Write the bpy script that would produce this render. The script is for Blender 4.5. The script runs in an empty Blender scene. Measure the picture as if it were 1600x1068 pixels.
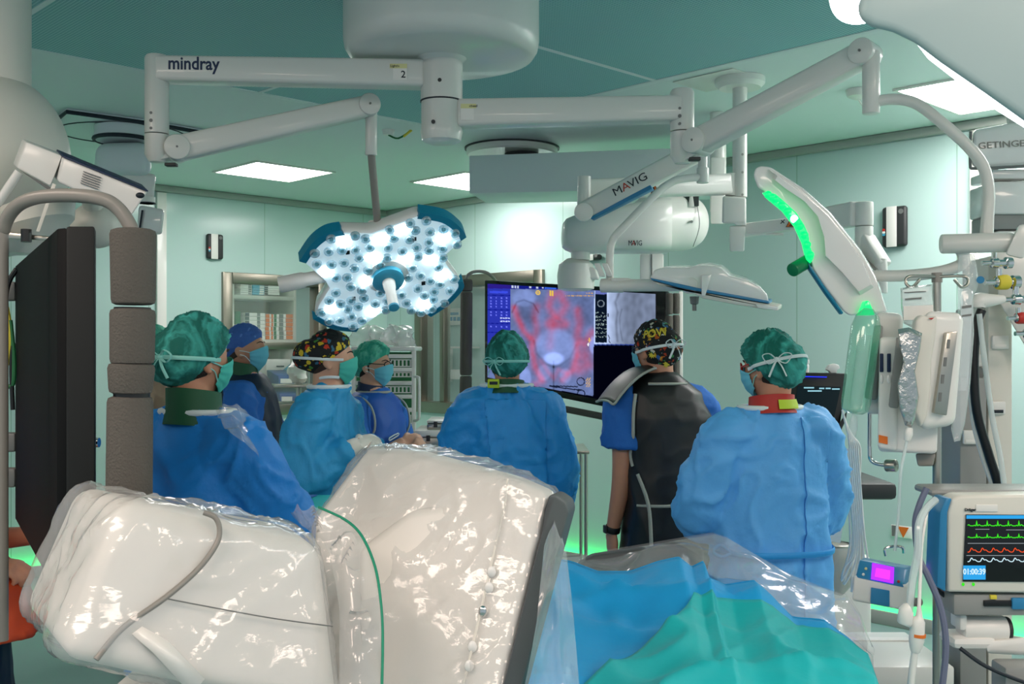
import bpy, bmesh, math, random
from mathutils import Vector, Matrix, noise, Euler
R = math.radians
random.seed(4)
F, CH, HY = 1634.0, 1.68, 545.0           # focal length in pixels, eye height, horizon row
COL = bpy.context.scene.collection
def V(px, py, d): return Vector(((px-800)/F*d, d, CH+(HY-py)/F*d))
def Vz(px, py, z): return V(px, py, (z-CH)*F/(HY-py))
def lin(h):
    h = h.lstrip('#'); o = []
    for i in (0, 2, 4):
        c = int(h[i:i+2], 16)/255
        o.append(c/12.92 if c <= .04045 else ((c+.055)/1.055)**2.4)
    return tuple(o)
# ------------------------------------------------------------------ materials
MT = {}
def mat(name, col, rough=.45, metal=0, emit=None, es=0, bump=0, bscale=40, spec=.5, alpha=1, var=0, vscale=6, trans=0, coat=0, sss=0, stretch=None, fold=0, fscale=5):
    m = bpy.data.materials.new(name); m.use_nodes = True; MT[name] = m
    nt = m.node_tree; p = nt.nodes['Principled BSDF']
    c = lin(col) if isinstance(col, str) else col
    p.inputs['Base Color'].default_value = (*c, 1)
    p.inputs['Roughness'].default_value = rough; p.inputs['Metallic'].default_value = metal
    p.inputs['Specular IOR Level'].default_value = spec
    p.inputs['Alpha'].default_value = alpha
    p.inputs['Transmission Weight'].default_value = trans
    p.inputs['Coat Weight'].default_value = coat
    if sss: p.inputs['Subsurface Weight'].default_value = sss; p.inputs['Subsurface Radius'].default_value = (.01, .004, .002)
    if emit: p.inputs['Emission Color'].default_value = (*lin(emit), 1); p.inputs['Emission Strength'].default_value = es
    if bump or var or fold:
        tc = nt.nodes.new('ShaderNodeTexCoord'); src = tc.outputs['Object']
        if stretch:
            mp = nt.nodes.new('ShaderNodeMapping'); mp.inputs['Scale'].default_value = stretch
            nt.links.new(src, mp.inputs['Vector']); src = mp.outputs['Vector']
    if bump:
        n = nt.nodes.new('ShaderNodeTexNoise'); n.inputs['Scale'].default_value = bscale; n.inputs['Detail'].default_value = 4
        b = nt.nodes.new('ShaderNodeBump'); b.inputs['Strength'].default_value = bump; b.inputs['Distance'].default_value = .01
        nt.links.new(src, n.inputs['Vector']); nt.links.new(n.outputs['Fac'], b.inputs['Height']); nt.links.new(b.outputs['Normal'], p.inputs['Normal'])
    if fold:
        n = nt.nodes.new('ShaderNodeTexNoise'); n.noise_type = 'RIDGED_MULTIFRACTAL'; n.inputs['Scale'].default_value = fscale; n.inputs['Detail'].default_value = 2; n.inputs['Distortion'].default_value = .4
        b2 = nt.nodes.new('ShaderNodeBump'); b2.inputs['Strength'].default_value = fold; b2.inputs['Distance'].default_value = .02
        nt.links.new(src, n.inputs['Vector']); nt.links.new(n.outputs['Fac'], b2.inputs['Height'])
        if bump: nt.links.new(b2.outputs['Normal'], b.inputs['Normal'])
        else: nt.links.new(b2.outputs['Normal'], p.inputs['Normal'])
    if var:
        n = nt.nodes.new('ShaderNodeTexNoise'); n.inputs['Scale'].default_value = vscale; n.inputs['Detail'].default_value = 3
        mx = nt.nodes.new('ShaderNodeMix'); mx.data_type = 'RGBA'
        mx.inputs['A'].default_value = (*[x*(1-var) for x in c], 1); mx.inputs['B'].default_value = (*[min(1, x*(1+var)) for x in c], 1)
        nt.links.new(src, n.inputs['Vector']); nt.links.new(n.outputs['Fac'], mx.inputs['Factor']); nt.links.new(mx.outputs['Result'], p.inputs['Base Color'])
    return m
def film(name, fac, col='#ffffff', rough=.15, bump=0, bscale=30, fold=0, fscale=6, stretch=None):
    """clear sheet: part light passes straight through, part shines off it"""
    m = mat(name, col, rough, bump=bump, bscale=bscale, spec=.9, fold=fold, fscale=fscale, stretch=stretch); nt = m.node_tree
    p = nt.nodes['Principled BSDF']; p.inputs['Specular IOR Level'].default_value = 0; p.inputs['Roughness'].default_value = .9
    nl = p.inputs['Normal'].links; nrm = nl[0].from_socket if nl else None
    N = lambda k, **a: nt.nodes.new(k)
    t = N('ShaderNodeBsdfTransparent'); mx = N('ShaderNodeMixShader'); mx.inputs[0].default_value = fac
    nt.links.new(t.outputs[0], mx.inputs[1]); nt.links.new(p.outputs[0], mx.inputs[2])
    g = N('ShaderNodeBsdfGlossy'); g.inputs['Roughness'].default_value = rough; ge = N('ShaderNodeNewGeometry')
    dt = N('ShaderNodeVectorMath'); dt.operation = 'DOT_PRODUCT'; nt.links.new(ge.outputs['Incoming'], dt.inputs[0]); nt.links.new(nrm or ge.outputs['Normal'], dt.inputs[1])
    if nrm: nt.links.new(nrm, g.inputs['Normal'])
    prev = dt.outputs['Value']
    for op, v, sw in (('ABSOLUTE', 0, 0), ('SUBTRACT', 1, 1), ('POWER', 4, 0), ('MULTIPLY_ADD', .55, 0)):   # thin sheet: about 6% straight on, more at a slant
        q = N('ShaderNodeMath'); q.operation = op; q.use_clamp = op != 'ABSOLUTE'
        if sw: q.inputs[0].default_value = v; nt.links.new(prev, q.inputs[1])
        else:
            nt.links.new(prev, q.inputs[0])
            if v: q.inputs[1].default_value = v
        if op == 'MULTIPLY_ADD': q.inputs[2].default_value = .065
        prev = q.outputs[0]
    m2 = N('ShaderNodeMixShader'); nt.links.new(prev, m2.inputs[0]); nt.links.new(mx.outputs[0], m2.inputs[1]); nt.links.new(g.outputs[0], m2.inputs[2])
    nt.links.new(m2.outputs[0], nt.nodes['Material Output'].inputs[0]); return m
def cap_cloth(name, dark, light, scale=11):
    """thin cap cloth: paler in soft streaks of stretched noise"""
    m = mat(name, dark, .85, bump=.3, bscale=40, fold=.6, fscale=scale*.8); nt = m.node_tree; p = nt.nodes['Principled BSDF']
    tc = nt.nodes.new('ShaderNodeTexCoord'); mp = nt.nodes.new('ShaderNodeMapping'); mp.inputs['Scale'].default_value = (1, 1, .45); n = nt.nodes.new('ShaderNodeTexNoise'); n.inputs['Scale'].default_value = scale; n.inputs['Detail'].default_value = 3; n.inputs['Distortion'].default_value = 1.6
    r = nt.nodes.new('ShaderNodeValToRGB'); r.color_ramp.elements[0].position = .46; r.color_ramp.elements[1].position = .68; r.color_ramp.elements[0].color = (*lin(dark), 1); r.color_ramp.elements[1].color = (*lin(light), 1)
    nt.links.new(tc.outputs['Object'], mp.inputs['Vector']); nt.links.new(mp.outputs[0], n.inputs['Vector']); nt.links.new(n.outputs['Fac'], r.inputs[0]); nt.links.new(r.outputs[0], p.inputs['Base Color']); return m
def emis(name, col, s):
    m = bpy.data.materials.new(name); m.use_nodes = True; MT[name] = m; nt = m.node_tree
    e = nt.nodes.new('ShaderNodeEmission'); e.inputs[0].default_value = (*(lin(col) if isinstance(col, str) else col), 1); e.inputs[1].default_value = s
    nt.links.new(e.outputs[0], nt.nodes['Material Output'].inputs[0]); return m
def attr_emis(name, s):
    m = emis(name, '#ffffff', s); nt = m.node_tree; a = nt.nodes.new('ShaderNodeAttribute'); a.attribute_name = 'Col'
    e = [n for n in nt.nodes if n.type == 'EMISSION'][0]; nt.links.new(a.outputs['Color'], e.inputs[0]); return m
def print_cloth(name, base, cols, scale, thr=.35, rough=.8):
    """cloth printed with scattered coloured blobs"""
    m = mat(name, base, rough); nt = m.node_tree; p = nt.nodes['Principled BSDF']
    tc = nt.nodes.new('ShaderNodeTexCoord'); nz = nt.nodes.new('ShaderNodeTexNoise'); nz.inputs['Scale'].default_value = scale*1.1
    ad = nt.nodes.new('ShaderNodeVectorMath'); ad.operation = 'MULTIPLY_ADD'; ad.inputs[1].default_value = (.035,)*3
    nt.links.new(tc.outputs['Object'], nz.inputs['Vector']); nt.links.new(nz.outputs['Color'], ad.inputs[0]); nt.links.new(tc.outputs['Object'], ad.inputs[2])
    v = nt.nodes.new('ShaderNodeTexVoronoi'); v.inputs['Scale'].default_value = scale; nt.links.new(ad.outputs[0], v.inputs['Vector'])
    sp = nt.nodes.new('ShaderNodeSeparateColor'); nt.links.new(v.outputs['Color'], sp.inputs[0])
    r = nt.nodes.new('ShaderNodeValToRGB'); r.color_ramp.interpolation = 'CONSTANT'
    while len(r.color_ramp.elements) < len(cols): r.color_ramp.elements.new(.5)
    for i, c in enumerate(cols):
        r.color_ramp.elements[i].position = i/len(cols); r.color_ramp.elements[i].color = (*lin(c), 1)
    nt.links.new(sp.outputs[0], r.inputs[0])
    lt = nt.nodes.new('ShaderNodeMath'); lt.operation = 'LESS_THAN'; lt.inputs[1].default_value = thr; nt.links.new(v.outputs['Distance'], lt.inputs[0])
    mx = nt.nodes.new('ShaderNodeMix'); mx.data_type = 'RGBA'; mx.inputs['A'].default_value = (*lin(base), 1)
    nt.links.new(lt.outputs[0], mx.inputs['Factor']); nt.links.new(r.outputs[0], mx.inputs['B']); nt.links.new(mx.outputs['Result'], p.inputs['Base Color'])
    return m
# ------------------------------------------------------------------ objects
WM = {}
def tag(o, label=None, cat=None, group=None, kind=None):
    if label: o['label'] = label
    if cat: o['category'] = cat
    if group: o['group'] = group
    if kind: o['kind'] = kind
    return o
def root(name, label, cat, loc=(0, 0, 0), rz=0, group=None):
    o = bpy.data.objects.new(name, None); COL.objects.link(o); o.empty_display_size = .1
    o.location = loc; o.rotation_euler = (0, 0, rz)
    WM[o] = Matrix.Translation(Vector(loc)) @ Matrix.Rotation(rz, 4, 'Z')
    return tag(o, label, cat, group)
def crv(pts, n):
    """Catmull-Rom through pts, n steps a span"""
    pts = [Vector(p) for p in pts]
    if n <= 1 or len(pts) < 3: return pts
    o = []
    for i in range(len(pts)-1):
        p0 = pts[max(i-1, 0)]; p1 = pts[i]; p2 = pts[i+1]; p3 = pts[min(i+2, len(pts)-1)]
        for k in range(n):
            t = k/n
            o.append(.5*((2*p1)+(p2-p0)*t+(2*p0-5*p1+4*p2-p3)*t*t+(3*p1-p0-3*p2+p3)*t**3))
    o.append(pts[-1]); return o
def frame(axis):
    a = Vector(axis).normalized(); u = a.cross(Vector((0, 0, 1)))
    if u.length < 1e-3: u = Vector((1, 0, 0))
    u.normalize(); return u, a.cross(u).normalized()*-1, a
class MB:
    def __init__(s): s.v = []; s.f = []; s.mi = []; s.m = 0
    def add(s, vs, fs, bev=0, seg=2):
        if bev > 0:
            b = bmesh.new(); bv = [b.verts.new(x) for x in vs]
            for f in fs:
                try: b.faces.new([bv[i] for i in f])
                except ValueError: pass
            bmesh.ops.recalc_face_normals(b, faces=b.faces)
            es = [e for e in b.edges if len(e.link_faces) == 2 and e.calc_face_angle(0) > .35]
            bmesh.ops.bevel(b, geom=es, offset=bev, segments=seg, profile=.5, affect='EDGES', clamp_overlap=True)
            b.verts.index_update(); vs = [v.co.copy() for v in b.verts]; fs = [[v.index for v in f.verts] for f in b.faces]; b.free()
        n = len(s.v); s.v += [Vector(x) for x in vs]; s.f += [[i+n for i in f] for f in fs]; s.mi += [s.m]*len(fs); return s
    def hexa(s, p, bev=0, seg=2):
        return s.add(p, [(0, 1, 2, 3), (7, 6, 5, 4), (0, 4, 5, 1), (1, 5, 6, 2), (2, 6, 7, 3), (3, 7, 4, 0)], bev, seg)
    def box(s, c, d, bev=0, rot=None, seg=2):
        c = Vector(c); x, y, z = d[0]/2, d[1]/2, d[2]/2
        q = [(-x, -y, -z), (x, -y, -z), (x, -y, z), (-x, -y, z), (-x, y, -z), (x, y, -z), (x, y, z), (-x, y, z)]
        M = rot if rot is not None else Matrix.Identity(3)
        return s.hexa([c+M @ Vector(k) for k in q], bev, seg)
    def prism(s, poly, ext, bev=0, seg=2):
        n = len(poly); a = [Vector(p) for p in poly]; e = Vector(ext) if not isinstance(ext, list) else None
        b = [p+e for p in a] if e is not None else [Vector(p) for p in ext]
        fs = [list(range(n)), list(range(2*n-1, n-1, -1))]+[(i, i+n, (i+1) % n+n, (i+1) % n) for i in range(n)]
        return s.add(a+b, fs, bev, seg)
    def rings(s, rs, cap=True, close=False):
        n = len(rs[0]); k = len(s.v); fs = []
        vs = [p for r in rs for p in r]
        m = len(rs)
        for i in range(m if close else m-1):
            j = (i+1) % m
            for q in range(n): fs.append((i*n+q, i*n+(q+1) % n, j*n+(q+1) % n, j*n+q))
        if cap and not close: fs.append(list(range(n-1, -1, -1))); fs.append([(m-1)*n+q for q in range(n)])
        return s.add(vs, fs)
    def tube(s, pts, r, n=12, sm=4, cap=True, close=False, flat=1, up=None):
        if close: pts = list(pts)+[pts[0]]
        P = crv(pts, sm)
        if close: P = P[:-1]
        rr = r if isinstance(r, (list, tuple)) else [r]*len(pts)
        k = len(pts)-1; rs = []; u = None
        for i, p in enumerate(P):
            if close: t = (P[(i+1) % len(P)]-P[i-1])
            else: t = P[min(i+1, len(P)-1)]-P[max(i-1, 0)]
            if t.length < 1e-9: t = Vector((0, 0, 1))
            t.normalize()
            if u is None:
                u = Vector(up) if up is not None else frame(t)[0]
            u = (u-t*u.dot(t))
            if u.length < 1e-6: u = frame(t)[0]
            u.normalize(); w = t.cross(u)
            x = i/max(1, len(P)-1)*k; a = min(int(x), k-1) if k > 0 else 0
            q = rr[a]+(rr[min(a+1, len(rr)-1)]-rr[a])*(x-a)
            rs.append([p+u*math.cos(h)*q+w*math.sin(h)*q*flat for h in [2*math.pi*z/n for z in range(n)]])
        return s.rings(rs, cap, close)
    def cyl(s, a, b, r, r2=None, n=28, bev=0):
        a = Vector(a); b = Vector(b); r2 = r if r2 is None else r2; u, w, t = frame(b-a)
        if bev:
            L = (b-a).length; return s.lathe([(r-bev, 0), (r-bev*.3, bev*.3), (r, bev), (r2, L-bev), (r2-bev*.3, L-bev*.3), (r2-bev, L)], a, b-a, n)
        return s.rings([[c+u*math.cos(h)*q+w*math.sin(h)*q for h in [2*math.pi*z/n for z in range(n)]] for c, q in ((a, r), (b, r2))])
    def lathe(s, prof, o, axis, n=32):
        o = Vector(o); u, w, t = frame(axis)
        return s.rings([[o+t*h+u*math.cos(g)*q+w*math.sin(g)*q for g in [2*math.pi*z/n for z in range(n)]] for q, h in prof])
    def ell(s, c, r, n=20, m=12, rot=None):
        c = Vector(c); M = rot if rot is not None else Matrix.Identity(3); rs = []
        for j in range(m+1):
            e = -math.pi/2+math.pi*j/m; e = max(min(e, 1.55), -1.55)
            rs.append([c+M @ Vector((r[0]*math.cos(e)*math.cos(h), r[1]*math.cos(e)*math.sin(h), r[2]*math.sin(e))) for h in [2*math.pi*z/n for z in range(n)]])
        return s.rings(rs)
    def grid(s, fn, nu, nv, closeu=False):
        vs = [Vector(fn(i/nu, j/nv)) for j in range(nv+1) for i in range(nu+1)]
        return s.add(vs, [(j*(nu+1)+i, j*(nu+1)+i+1, (j+1)*(nu+1)+i+1, (j+1)*(nu+1)+i) for j in range(nv) for i in range(nu)])
    def mesh(s, M=None, recalc=True):
        me = bpy.data.meshes.new('m'); vs = [M @ v for v in s.v] if M is not None else s.v
        me.from_pydata([tuple(v) for v in vs], [], s.f)
        me.polygons.foreach_set('material_index', s.mi)
        if recalc:
            b = bmesh.new(); b.from_mesh(me); bmesh.ops.recalc_face_normals(b, faces=b.faces); b.to_mesh(me); b.free()
        me.update(); return me
    def build(s, name, mats, parent=None, local=False, ang=38, solid=0, **tg):
        M = None
        if parent is not None and not local: M = WM[parent].inverted()
        return link(name, s.mesh(M), mats, parent, ang, solid, **tg)
def link(name, me, mats, parent=None, ang=38, solid=0, **tg):
    me.name = name
    for m in (mats if isinstance(mats, (list, tuple)) else [mats]): me.materials.append(MT[m] if isinstance(m, str) else m)
    me.shade_smooth()
    if ang < 180: me.set_sharp_from_angle(angle=R(ang))
    o = bpy.data.objects.new(name, me); COL.objects.link(o)
    if parent is not None: o.parent = parent; WM[o] = WM[parent]
    else: WM[o] = Matrix.Identity(4)
    if solid:
        k = o.modifiers.new('thick', 'SOLIDIFY'); k.thickness = solid; k.offset = 0
    tag(o, **tg); return o
def base_origin(o):
    """put a single-mesh thing's origin at its base"""
    me = o.data; xs = [v.co for v in me.vertices]
    c = Vector((sum(v.x for v in xs)/len(xs), sum(v.y for v in xs)/len(xs), min(v.z for v in xs)))
    me.transform(Matrix.Translation(-c)); o.location = c; WM[o] = Matrix.Translation(c); return o
def thing(mb, name, mats, label, cat, group=None, **k):
    return tag(base_origin(mb.build(name, mats, **k)), label, cat, group)
def dup(r, loc, rz=None, label=None):
    c = r.copy(); COL.objects.link(c); c.location = loc; WM[c] = Matrix.Translation(Vector(loc))
    if rz is not None: c.rotation_euler = (0, 0, rz)
    if label: c['label'] = label
    for ch in r.children:
        d = ch.copy(); COL.objects.link(d); d.parent = c
        for g in ch.children:
            e = g.copy(); COL.objects.link(e); e.parent = d
    return c
def text_mesh(s, size, ext=.001, bold=0):
    cu = bpy.data.curves.new('t', 'FONT'); cu.body = s; cu.size = size; cu.extrude = ext; cu.align_x = 'CENTER'; cu.align_y = 'CENTER'; cu.offset = bold
    cu.resolution_u = 3
    o = bpy.data.objects.new('t', cu); COL.objects.link(o)
    dg = bpy.context.evaluated_depsgraph_get(); me = bpy.data.meshes.new_from_object(o.evaluated_get(dg), depsgraph=dg)
    bpy.data.objects.remove(o); return me
def text(name, s, size, c, right, up, m, parent, ext=.001, bold=0, sx=1):
    me = text_mesh(s, size, ext, bold); x = Vector(right).normalized(); y = Vector(up); y = (y-x*y.dot(x)).normalized(); z = x.cross(y); c = Vector(c)
    M = Matrix(((x.x*sx, y.x, z.x, c.x), (x.y*sx, y.y, z.y, c.y), (x.z*sx, y.z, z.z, c.z), (0, 0, 0, 1)))
    if parent is not None: M = WM[parent].inverted() @ M
    me.transform(M); me.materials.clear(); return link(name, me, m, parent)
def remesh(mb, vox, smooth=3, recalc=True):
    me = mb.mesh(); o = bpy.data.objects.new('tmp', me); COL.objects.link(o)
    k = o.modifiers.new('r', 'REMESH'); k.mode = 'VOXEL'; k.voxel_size = vox
    if smooth: q = o.modifiers.new('s', 'SMOOTH'); q.factor = .5; q.iterations = smooth
    dg = bpy.context.evaluated_depsgraph_get(); r = bpy.data.meshes.new_from_object(o.evaluated_get(dg), depsgraph=dg)
    bpy.data.objects.remove(o); return r
def ridge(p, off=0):
    n = noise.noise(p+Vector((off, off*1.7, -off))); return max(0, 1-abs(n)*2.6)**2
def crumple(me, fn):
    """push each vertex along its normal by fn(co)"""
    me.update(); ns = [v.normal.copy() for v in me.vertices]
    for v, n in zip(me.vertices, ns): v.co += n*fn(v.co)
    me.update()
def lerp(a, b, t): return a+(b-a)*t
def plane_hit(px, py, o, n):
    d = Vector(((px-800)/F, 1, (HY-py)/F)); e = Vector((0, 0, CH)); t = (Vector(o)-e).dot(n)/d.dot(n); return e+d*t
# ------------------------------------------------------------------ palette
mat('white_plastic', '#e6e4de', .35, coat=.2); mat('white_gloss', '#e9e8e4', .22, coat=.5); mat('cream_plastic', '#d9d6cb', .4)
mat('grey_plastic', '#8f918e', .45); mat('mid_grey', '#6f716f', .5); mat('dark_grey', '#2b2d2e', .5); mat('black', '#0c0e10', .4); mat('gloss_black', '#08090c', .12)
mat('foam', '#5d5953', .9, bump=.5, bscale=220); mat('tube_grey', '#8b8780', .4)
mat('steel', '#b5b2a8', .3, 1, bump=.04, bscale=300); mat('chrome', '#d8d8d6', .12, 1); mat('door_steel', '#8f8a7e', .34, 1, bump=.05, bscale=200)
mat('teal_rim', '#0f7fa0', .35); mat('blue_rim', '#2a7fae', .35); mat('sky_blue', '#3fa3c4', .35)
mat('ink', '#14202a', .6); mat('red_ink', '#c23a26', .6); mat('paper', '#e8e6e0', .7); mat('yellow', '#d9c93e', .6); mat('pale_yellow', '#d8d49a', .6); mat('orange', '#e0701c', .55)
mat('floor_vinyl', '#7d9a98', .3, var=.06, vscale=2)
mat('red', '#b8261c', .5); mat('lime', '#b8d12c', .6); mat('green_paint', '#1d6b3d', .6); mat('navy', '#14284a', .6)
mat('glass', '#e6fff6', .02, trans=1, spec=.5)
film('pane_glass', .07, '#cfeee2', .03)
emis('lamp_white', '#fffaf8', 19); emis('lamp_soft', '#ffe9da', 11.5); emis('led_green', '#04ff74', 13)

# ------------------------------------------------------------------ room axes
C0 = Vector((-1.197, 10.03, 0)); E1 = Vector((-.697, .717, 0)).normalized(); E2 = Vector((.717, .697, 0)).normalized()
CZ = 3.0
def wb(px):      # distance along the back-right wall at a photo column
    k = (px-800)/F; return (k*C0.y-C0.x)/(-E1.x+k*E1.y)
def wl(px):
    k = (px-800)/F; return (C0.x-k*C0.y)/(E2.x-k*E2.y)
def PB(s, z, off=0): return C0-E1*s+Vector((0, 0, z))-E2*off          # off>0 : into the room
def PL(s, z, off=0): return C0-E2*s+Vector((0, 0, z))-E1*off*-1*-1
IN_L = -E1                                                            # into the room from the left wall
IN_B = -E2
def wallbox(mb, P, inn, s0, s1, z0, z1, o0=0, o1=-.12, bev=0):
    a = [P(s0, z0)+inn*o0, P(s1, z0)+inn*o0, P(s1, z1)+inn*o0, P(s0, z1)+inn*o0]
    b = [P(s0, z0)+inn*o1, P(s1, z0)+inn*o1, P(s1, z1)+inn*o1, P(s0, z1)+inn*o1]
    return mb.hexa(a+b, bev)
def PLn(s, z): return C0-E2*s+Vector((0, 0, z))
def PBn(s, z): return C0-E1*s+Vector((0, 0, z))
# wall glass panels: mint with faint seams, smooth sheen
def wall_mat(name, axis, o):
    m = mat(name, '#b8d3cd', .16, spec=.35); nt = m.node_tree; p = nt.nodes['Principled BSDF']
    g = nt.nodes.new('ShaderNodeNewGeometry'); d = nt.nodes.new('ShaderNodeVectorMath'); d.operation = 'DOT_PRODUCT'; d.inputs[1].default_value = axis
    nt.links.new(g.outputs['Position'], d.inputs[0])
    a = nt.nodes.new('ShaderNodeMath'); a.operation = 'ADD'; a.inputs[1].default_value = 40-o; nt.links.new(d.outputs['Value'], a.inputs[0])
    f = nt.nodes.new('ShaderNodeMath'); f.operation = 'MODULO'; f.inputs[1].default_value = 1.05; nt.links.new(a.outputs[0], f.inputs[0])
    l = nt.nodes.new('ShaderNodeMath'); l.operation = 'LESS_THAN'; l.inputs[1].default_value = .006; nt.links.new(f.outputs[0], l.inputs[0])
    mx = nt.nodes.new('ShaderNodeMix'); mx.data_type = 'RGBA'; mx.inputs['A'].default_value = (*lin('#b8d3cd'), 1); mx.inputs['B'].default_value = (*lin('#8fb3a2'), 1)
    nt.links.new(l.outputs[0], mx.inputs['Factor']); nt.links.new(mx.outputs['Result'], p.inputs['Base Color']); return m
wall_mat('wall_glass_b', tuple(-E1), (C0-E1*.3).dot(-E1)); wall_mat('wall_glass_l', tuple(-E2), (C0-E2*.38).dot(-E2))
mat('ceiling_white', '#d8dfe0', .5); mat('cornice', '#9fa39c', .5)
# floor, ceiling
def room_quad(z0, z1, a0, a1, b0, b1): 
    q = [C0-E1*a-E2*b for a, b in ((a0, b0), (a1, b0), (a1, b1), (a0, b1))]
    return [p+Vector((0, 0, z0)) for p in q]+[p+Vector((0, 0, z1)) for p in q]
MB().hexa(room_quad(-.1, 0, -2.6, 10.5, -2.6, 9.5)).build('floor', 'floor_vinyl', kind='structure')
MB().hexa(room_quad(CZ, CZ+.1, -2.6, 10.5, -2.6, 9.5)).build('ceiling', 'ceiling_white', kind='structure')
# windows: left wall (storage seen through), back wall (corridor)
L0, L1 = wl(508), wl(346); B0, B1 = wb(651), wb(851); ZS, ZT = 1.1, 2.33
m = MB()
wallbox(m, PLn, IN_L, 0, L0, 0, CZ); wallbox(m, PLn, IN_L, L1, 9.5, 0, CZ); wallbox(m, PLn, IN_L, L0, L1, 0, ZS); wallbox(m, PLn, IN_L, L0, L1, ZT, CZ)
m.build('wall_left', 'wall_glass_l', kind='structure')
m = MB()
wallbox(m, PBn, IN_B, -.12, B0, 0, CZ); wallbox(m, PBn, IN_B, B1, 10.5, 0, CZ); wallbox(m, PBn, IN_B, B0, B1, 0, ZS); wallbox(m, PBn, IN_B, B0, B1, ZT, CZ)
m.build('wall_back', 'wall_glass_b', kind='structure')
# outer shell of the two rooms beyond
m = MB(); wallbox(m, PLn, IN_L, -2.5, 9.5, 0, CZ, -2.2, -2.3); m.build('wall_storage', 'wall_glass_l', kind='structure')
m = MB(); wallbox(m, PBn, IN_B, -2.3, 10.5, 0, CZ, -2.2, -2.3); m.build('wall_corridor', 'wall_glass_b', kind='structure')
for nm, P, inn, s1 in (('trim_left', PLn, IN_L, 9.4), ('trim_back', PBn, IN_B, 10.4)):
    m = MB(); wallbox(m, P, inn, .001, s1, CZ-.055, CZ-.001, .045, .001, .01); m.build(nm, 'cornice', kind='structure')
for nm, P, inn, s1 in (('baseboard_left', PLn, IN_L, 9.4), ('baseboard_back', PBn, IN_B, 10.4)):
    m = MB(); wallbox(m, P, inn, .08, s1, .001, .085, .075, .06, .003); m.build(nm, 'cornice', kind='structure')
# white pilaster on the left wall
m = MB(); wallbox(m, PLn, IN_L, wl(258), wl(243), 0, CZ-.06, .03, .001, .004); m.build('trim_1', 'white_plastic', kind='structure')
m = MB(); wallbox(m, PBn, IN_B, wb(1518), wb(1530), .1, CZ-.06, .03, .001, .004); m.build('trim_2', 'cream_plastic', kind='structure')
def window(nm, P, inn, s0, s1, mull, fw=.09):
    m = MB()
    for a, b, c, d in ((s0, s0+fw, ZS, ZT), (s1-fw, s1, ZS, ZT), (s0+fw, s1-fw, ZT-fw, ZT), (s0+fw, s1-fw, ZS, ZS+fw)):
        wallbox(m, P, inn, a, b, c, d, .03, -.12, .006)
    for k in mull: wallbox(m, P, inn, k-.03, k+.03, ZS+fw, ZT-fw, .0, -.08, .004)
    w = m.build(nm, 'door_steel', kind='structure')
    m = MB(); wallbox(m, P, inn, s0+fw, s1-fw, ZS+fw, ZT-fw, -.045, -.05); m.build('pane', 'pane_glass', w)
    return w
window('window_1', PLn, IN_L, L0, L1, [])
window('window_2', PBn, IN_B, B0, B1, [wb(690)], .1)
m = MB(); wallbox(m, PLn, IN_L, L0+.09, L1-.09, 1.68, 1.74, -.02, -.07, .004); m.build('trim_3', 'door_steel', kind='structure')
# green light strip at the foot of the walls
for nm, P, inn, a, b in (('green_light_strip', PBn, IN_B, .3, 9.6), ('green_light_strip', PLn, IN_L, 2.5, 6.5)):
    m = MB(); wallbox(m, P, inn, a, b, .03, .045, .05, .01, .002)
    tag(m.build(nm, 'led_green'), 'glowing green light strip along the foot of the '+('wall behind the display' if P is PBn else 'wall by the storage window'), 'light strip')
# laminar flow ceiling: fine perforated sheet
lm = mat('perforated_sheet', '#7fb3a8', .55); nt = lm.node_tree; p = nt.nodes['Principled BSDF']
g = nt.nodes.new('ShaderNodeNewGeometry'); mp = nt.nodes.new('ShaderNodeMapping'); mp.vector_type = 'POINT'; mp.inputs['Rotation'].default_value = (0, 0, math.atan2(E1.y, -E1.x)+0.0)
nt.links.new(g.outputs['Position'], mp.inputs['Vector']); ck = nt.nodes.new('ShaderNodeTexVoronoi'); ck.voronoi_dimensions = '2D'; ck.inputs['Scale'].default_value = 72; ck.inputs['Randomness'].default_value = 0
nt.links.new(mp.outputs[0], ck.inputs['Vector']); lt = nt.nodes.new('ShaderNodeMath'); lt.operation = 'LESS_THAN'; lt.inputs[1].default_value = .36
nt.links.new(ck.outputs['Distance'], lt.inputs[0]); mx = nt.nodes.new('ShaderNodeMix'); mx.data_type = 'RGBA'
mx.inputs['A'].default_value = (*lin('#9ac8ca'), 1); mx.inputs['B'].default_value = (*lin('#5f9ea2'), 1)
nt.links.new(lt.outputs[0], mx.inputs['Factor']); nt.links.new(mx.outputs['Result'], p.inputs['Base Color'])
LC = Vz(699, 201, CZ)
def lamq(a0, a1, b0, b1, z0, z1):
    q = [LC-E1*a-E2*b for a, b in ((a0, b0), (a1, b0), (a1, b1), (a0, b1))]
    return [Vector((p.x, p.y, z0)) for p in q]+[Vector((p.x, p.y, z1)) for p in q]
rt = root('laminar_air_ceiling', 'teal perforated air outlet panel set in the ceiling above the table', 'air outlet', (LC.x, LC.y, CZ))
MB().hexa(lamq(.05, 4.75, .05, 3.95, CZ-.012, CZ-.001)).build('perforated_sheet', 'perforated_sheet', rt)
m = MB()
for q in ((0, 4.8, 0, .05), (0, 4.8, 3.95, 4.0), (0, .05, .05, 3.95), (4.75, 4.8, .05, 3.95)): m.hexa(lamq(*q, CZ-.016, CZ-.001), .003)
for a in (1.6, 3.2): m.hexa(lamq(a-.012, a+.012, .05, 3.95, CZ-.015, CZ-.0125))
for b in (1.3, 2.6): m.hexa(lamq(.05, 4.75, b-.012, b+.012, CZ-.015, CZ-.0125))
m.build('panel_frame', 'ceiling_white', rt)
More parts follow.
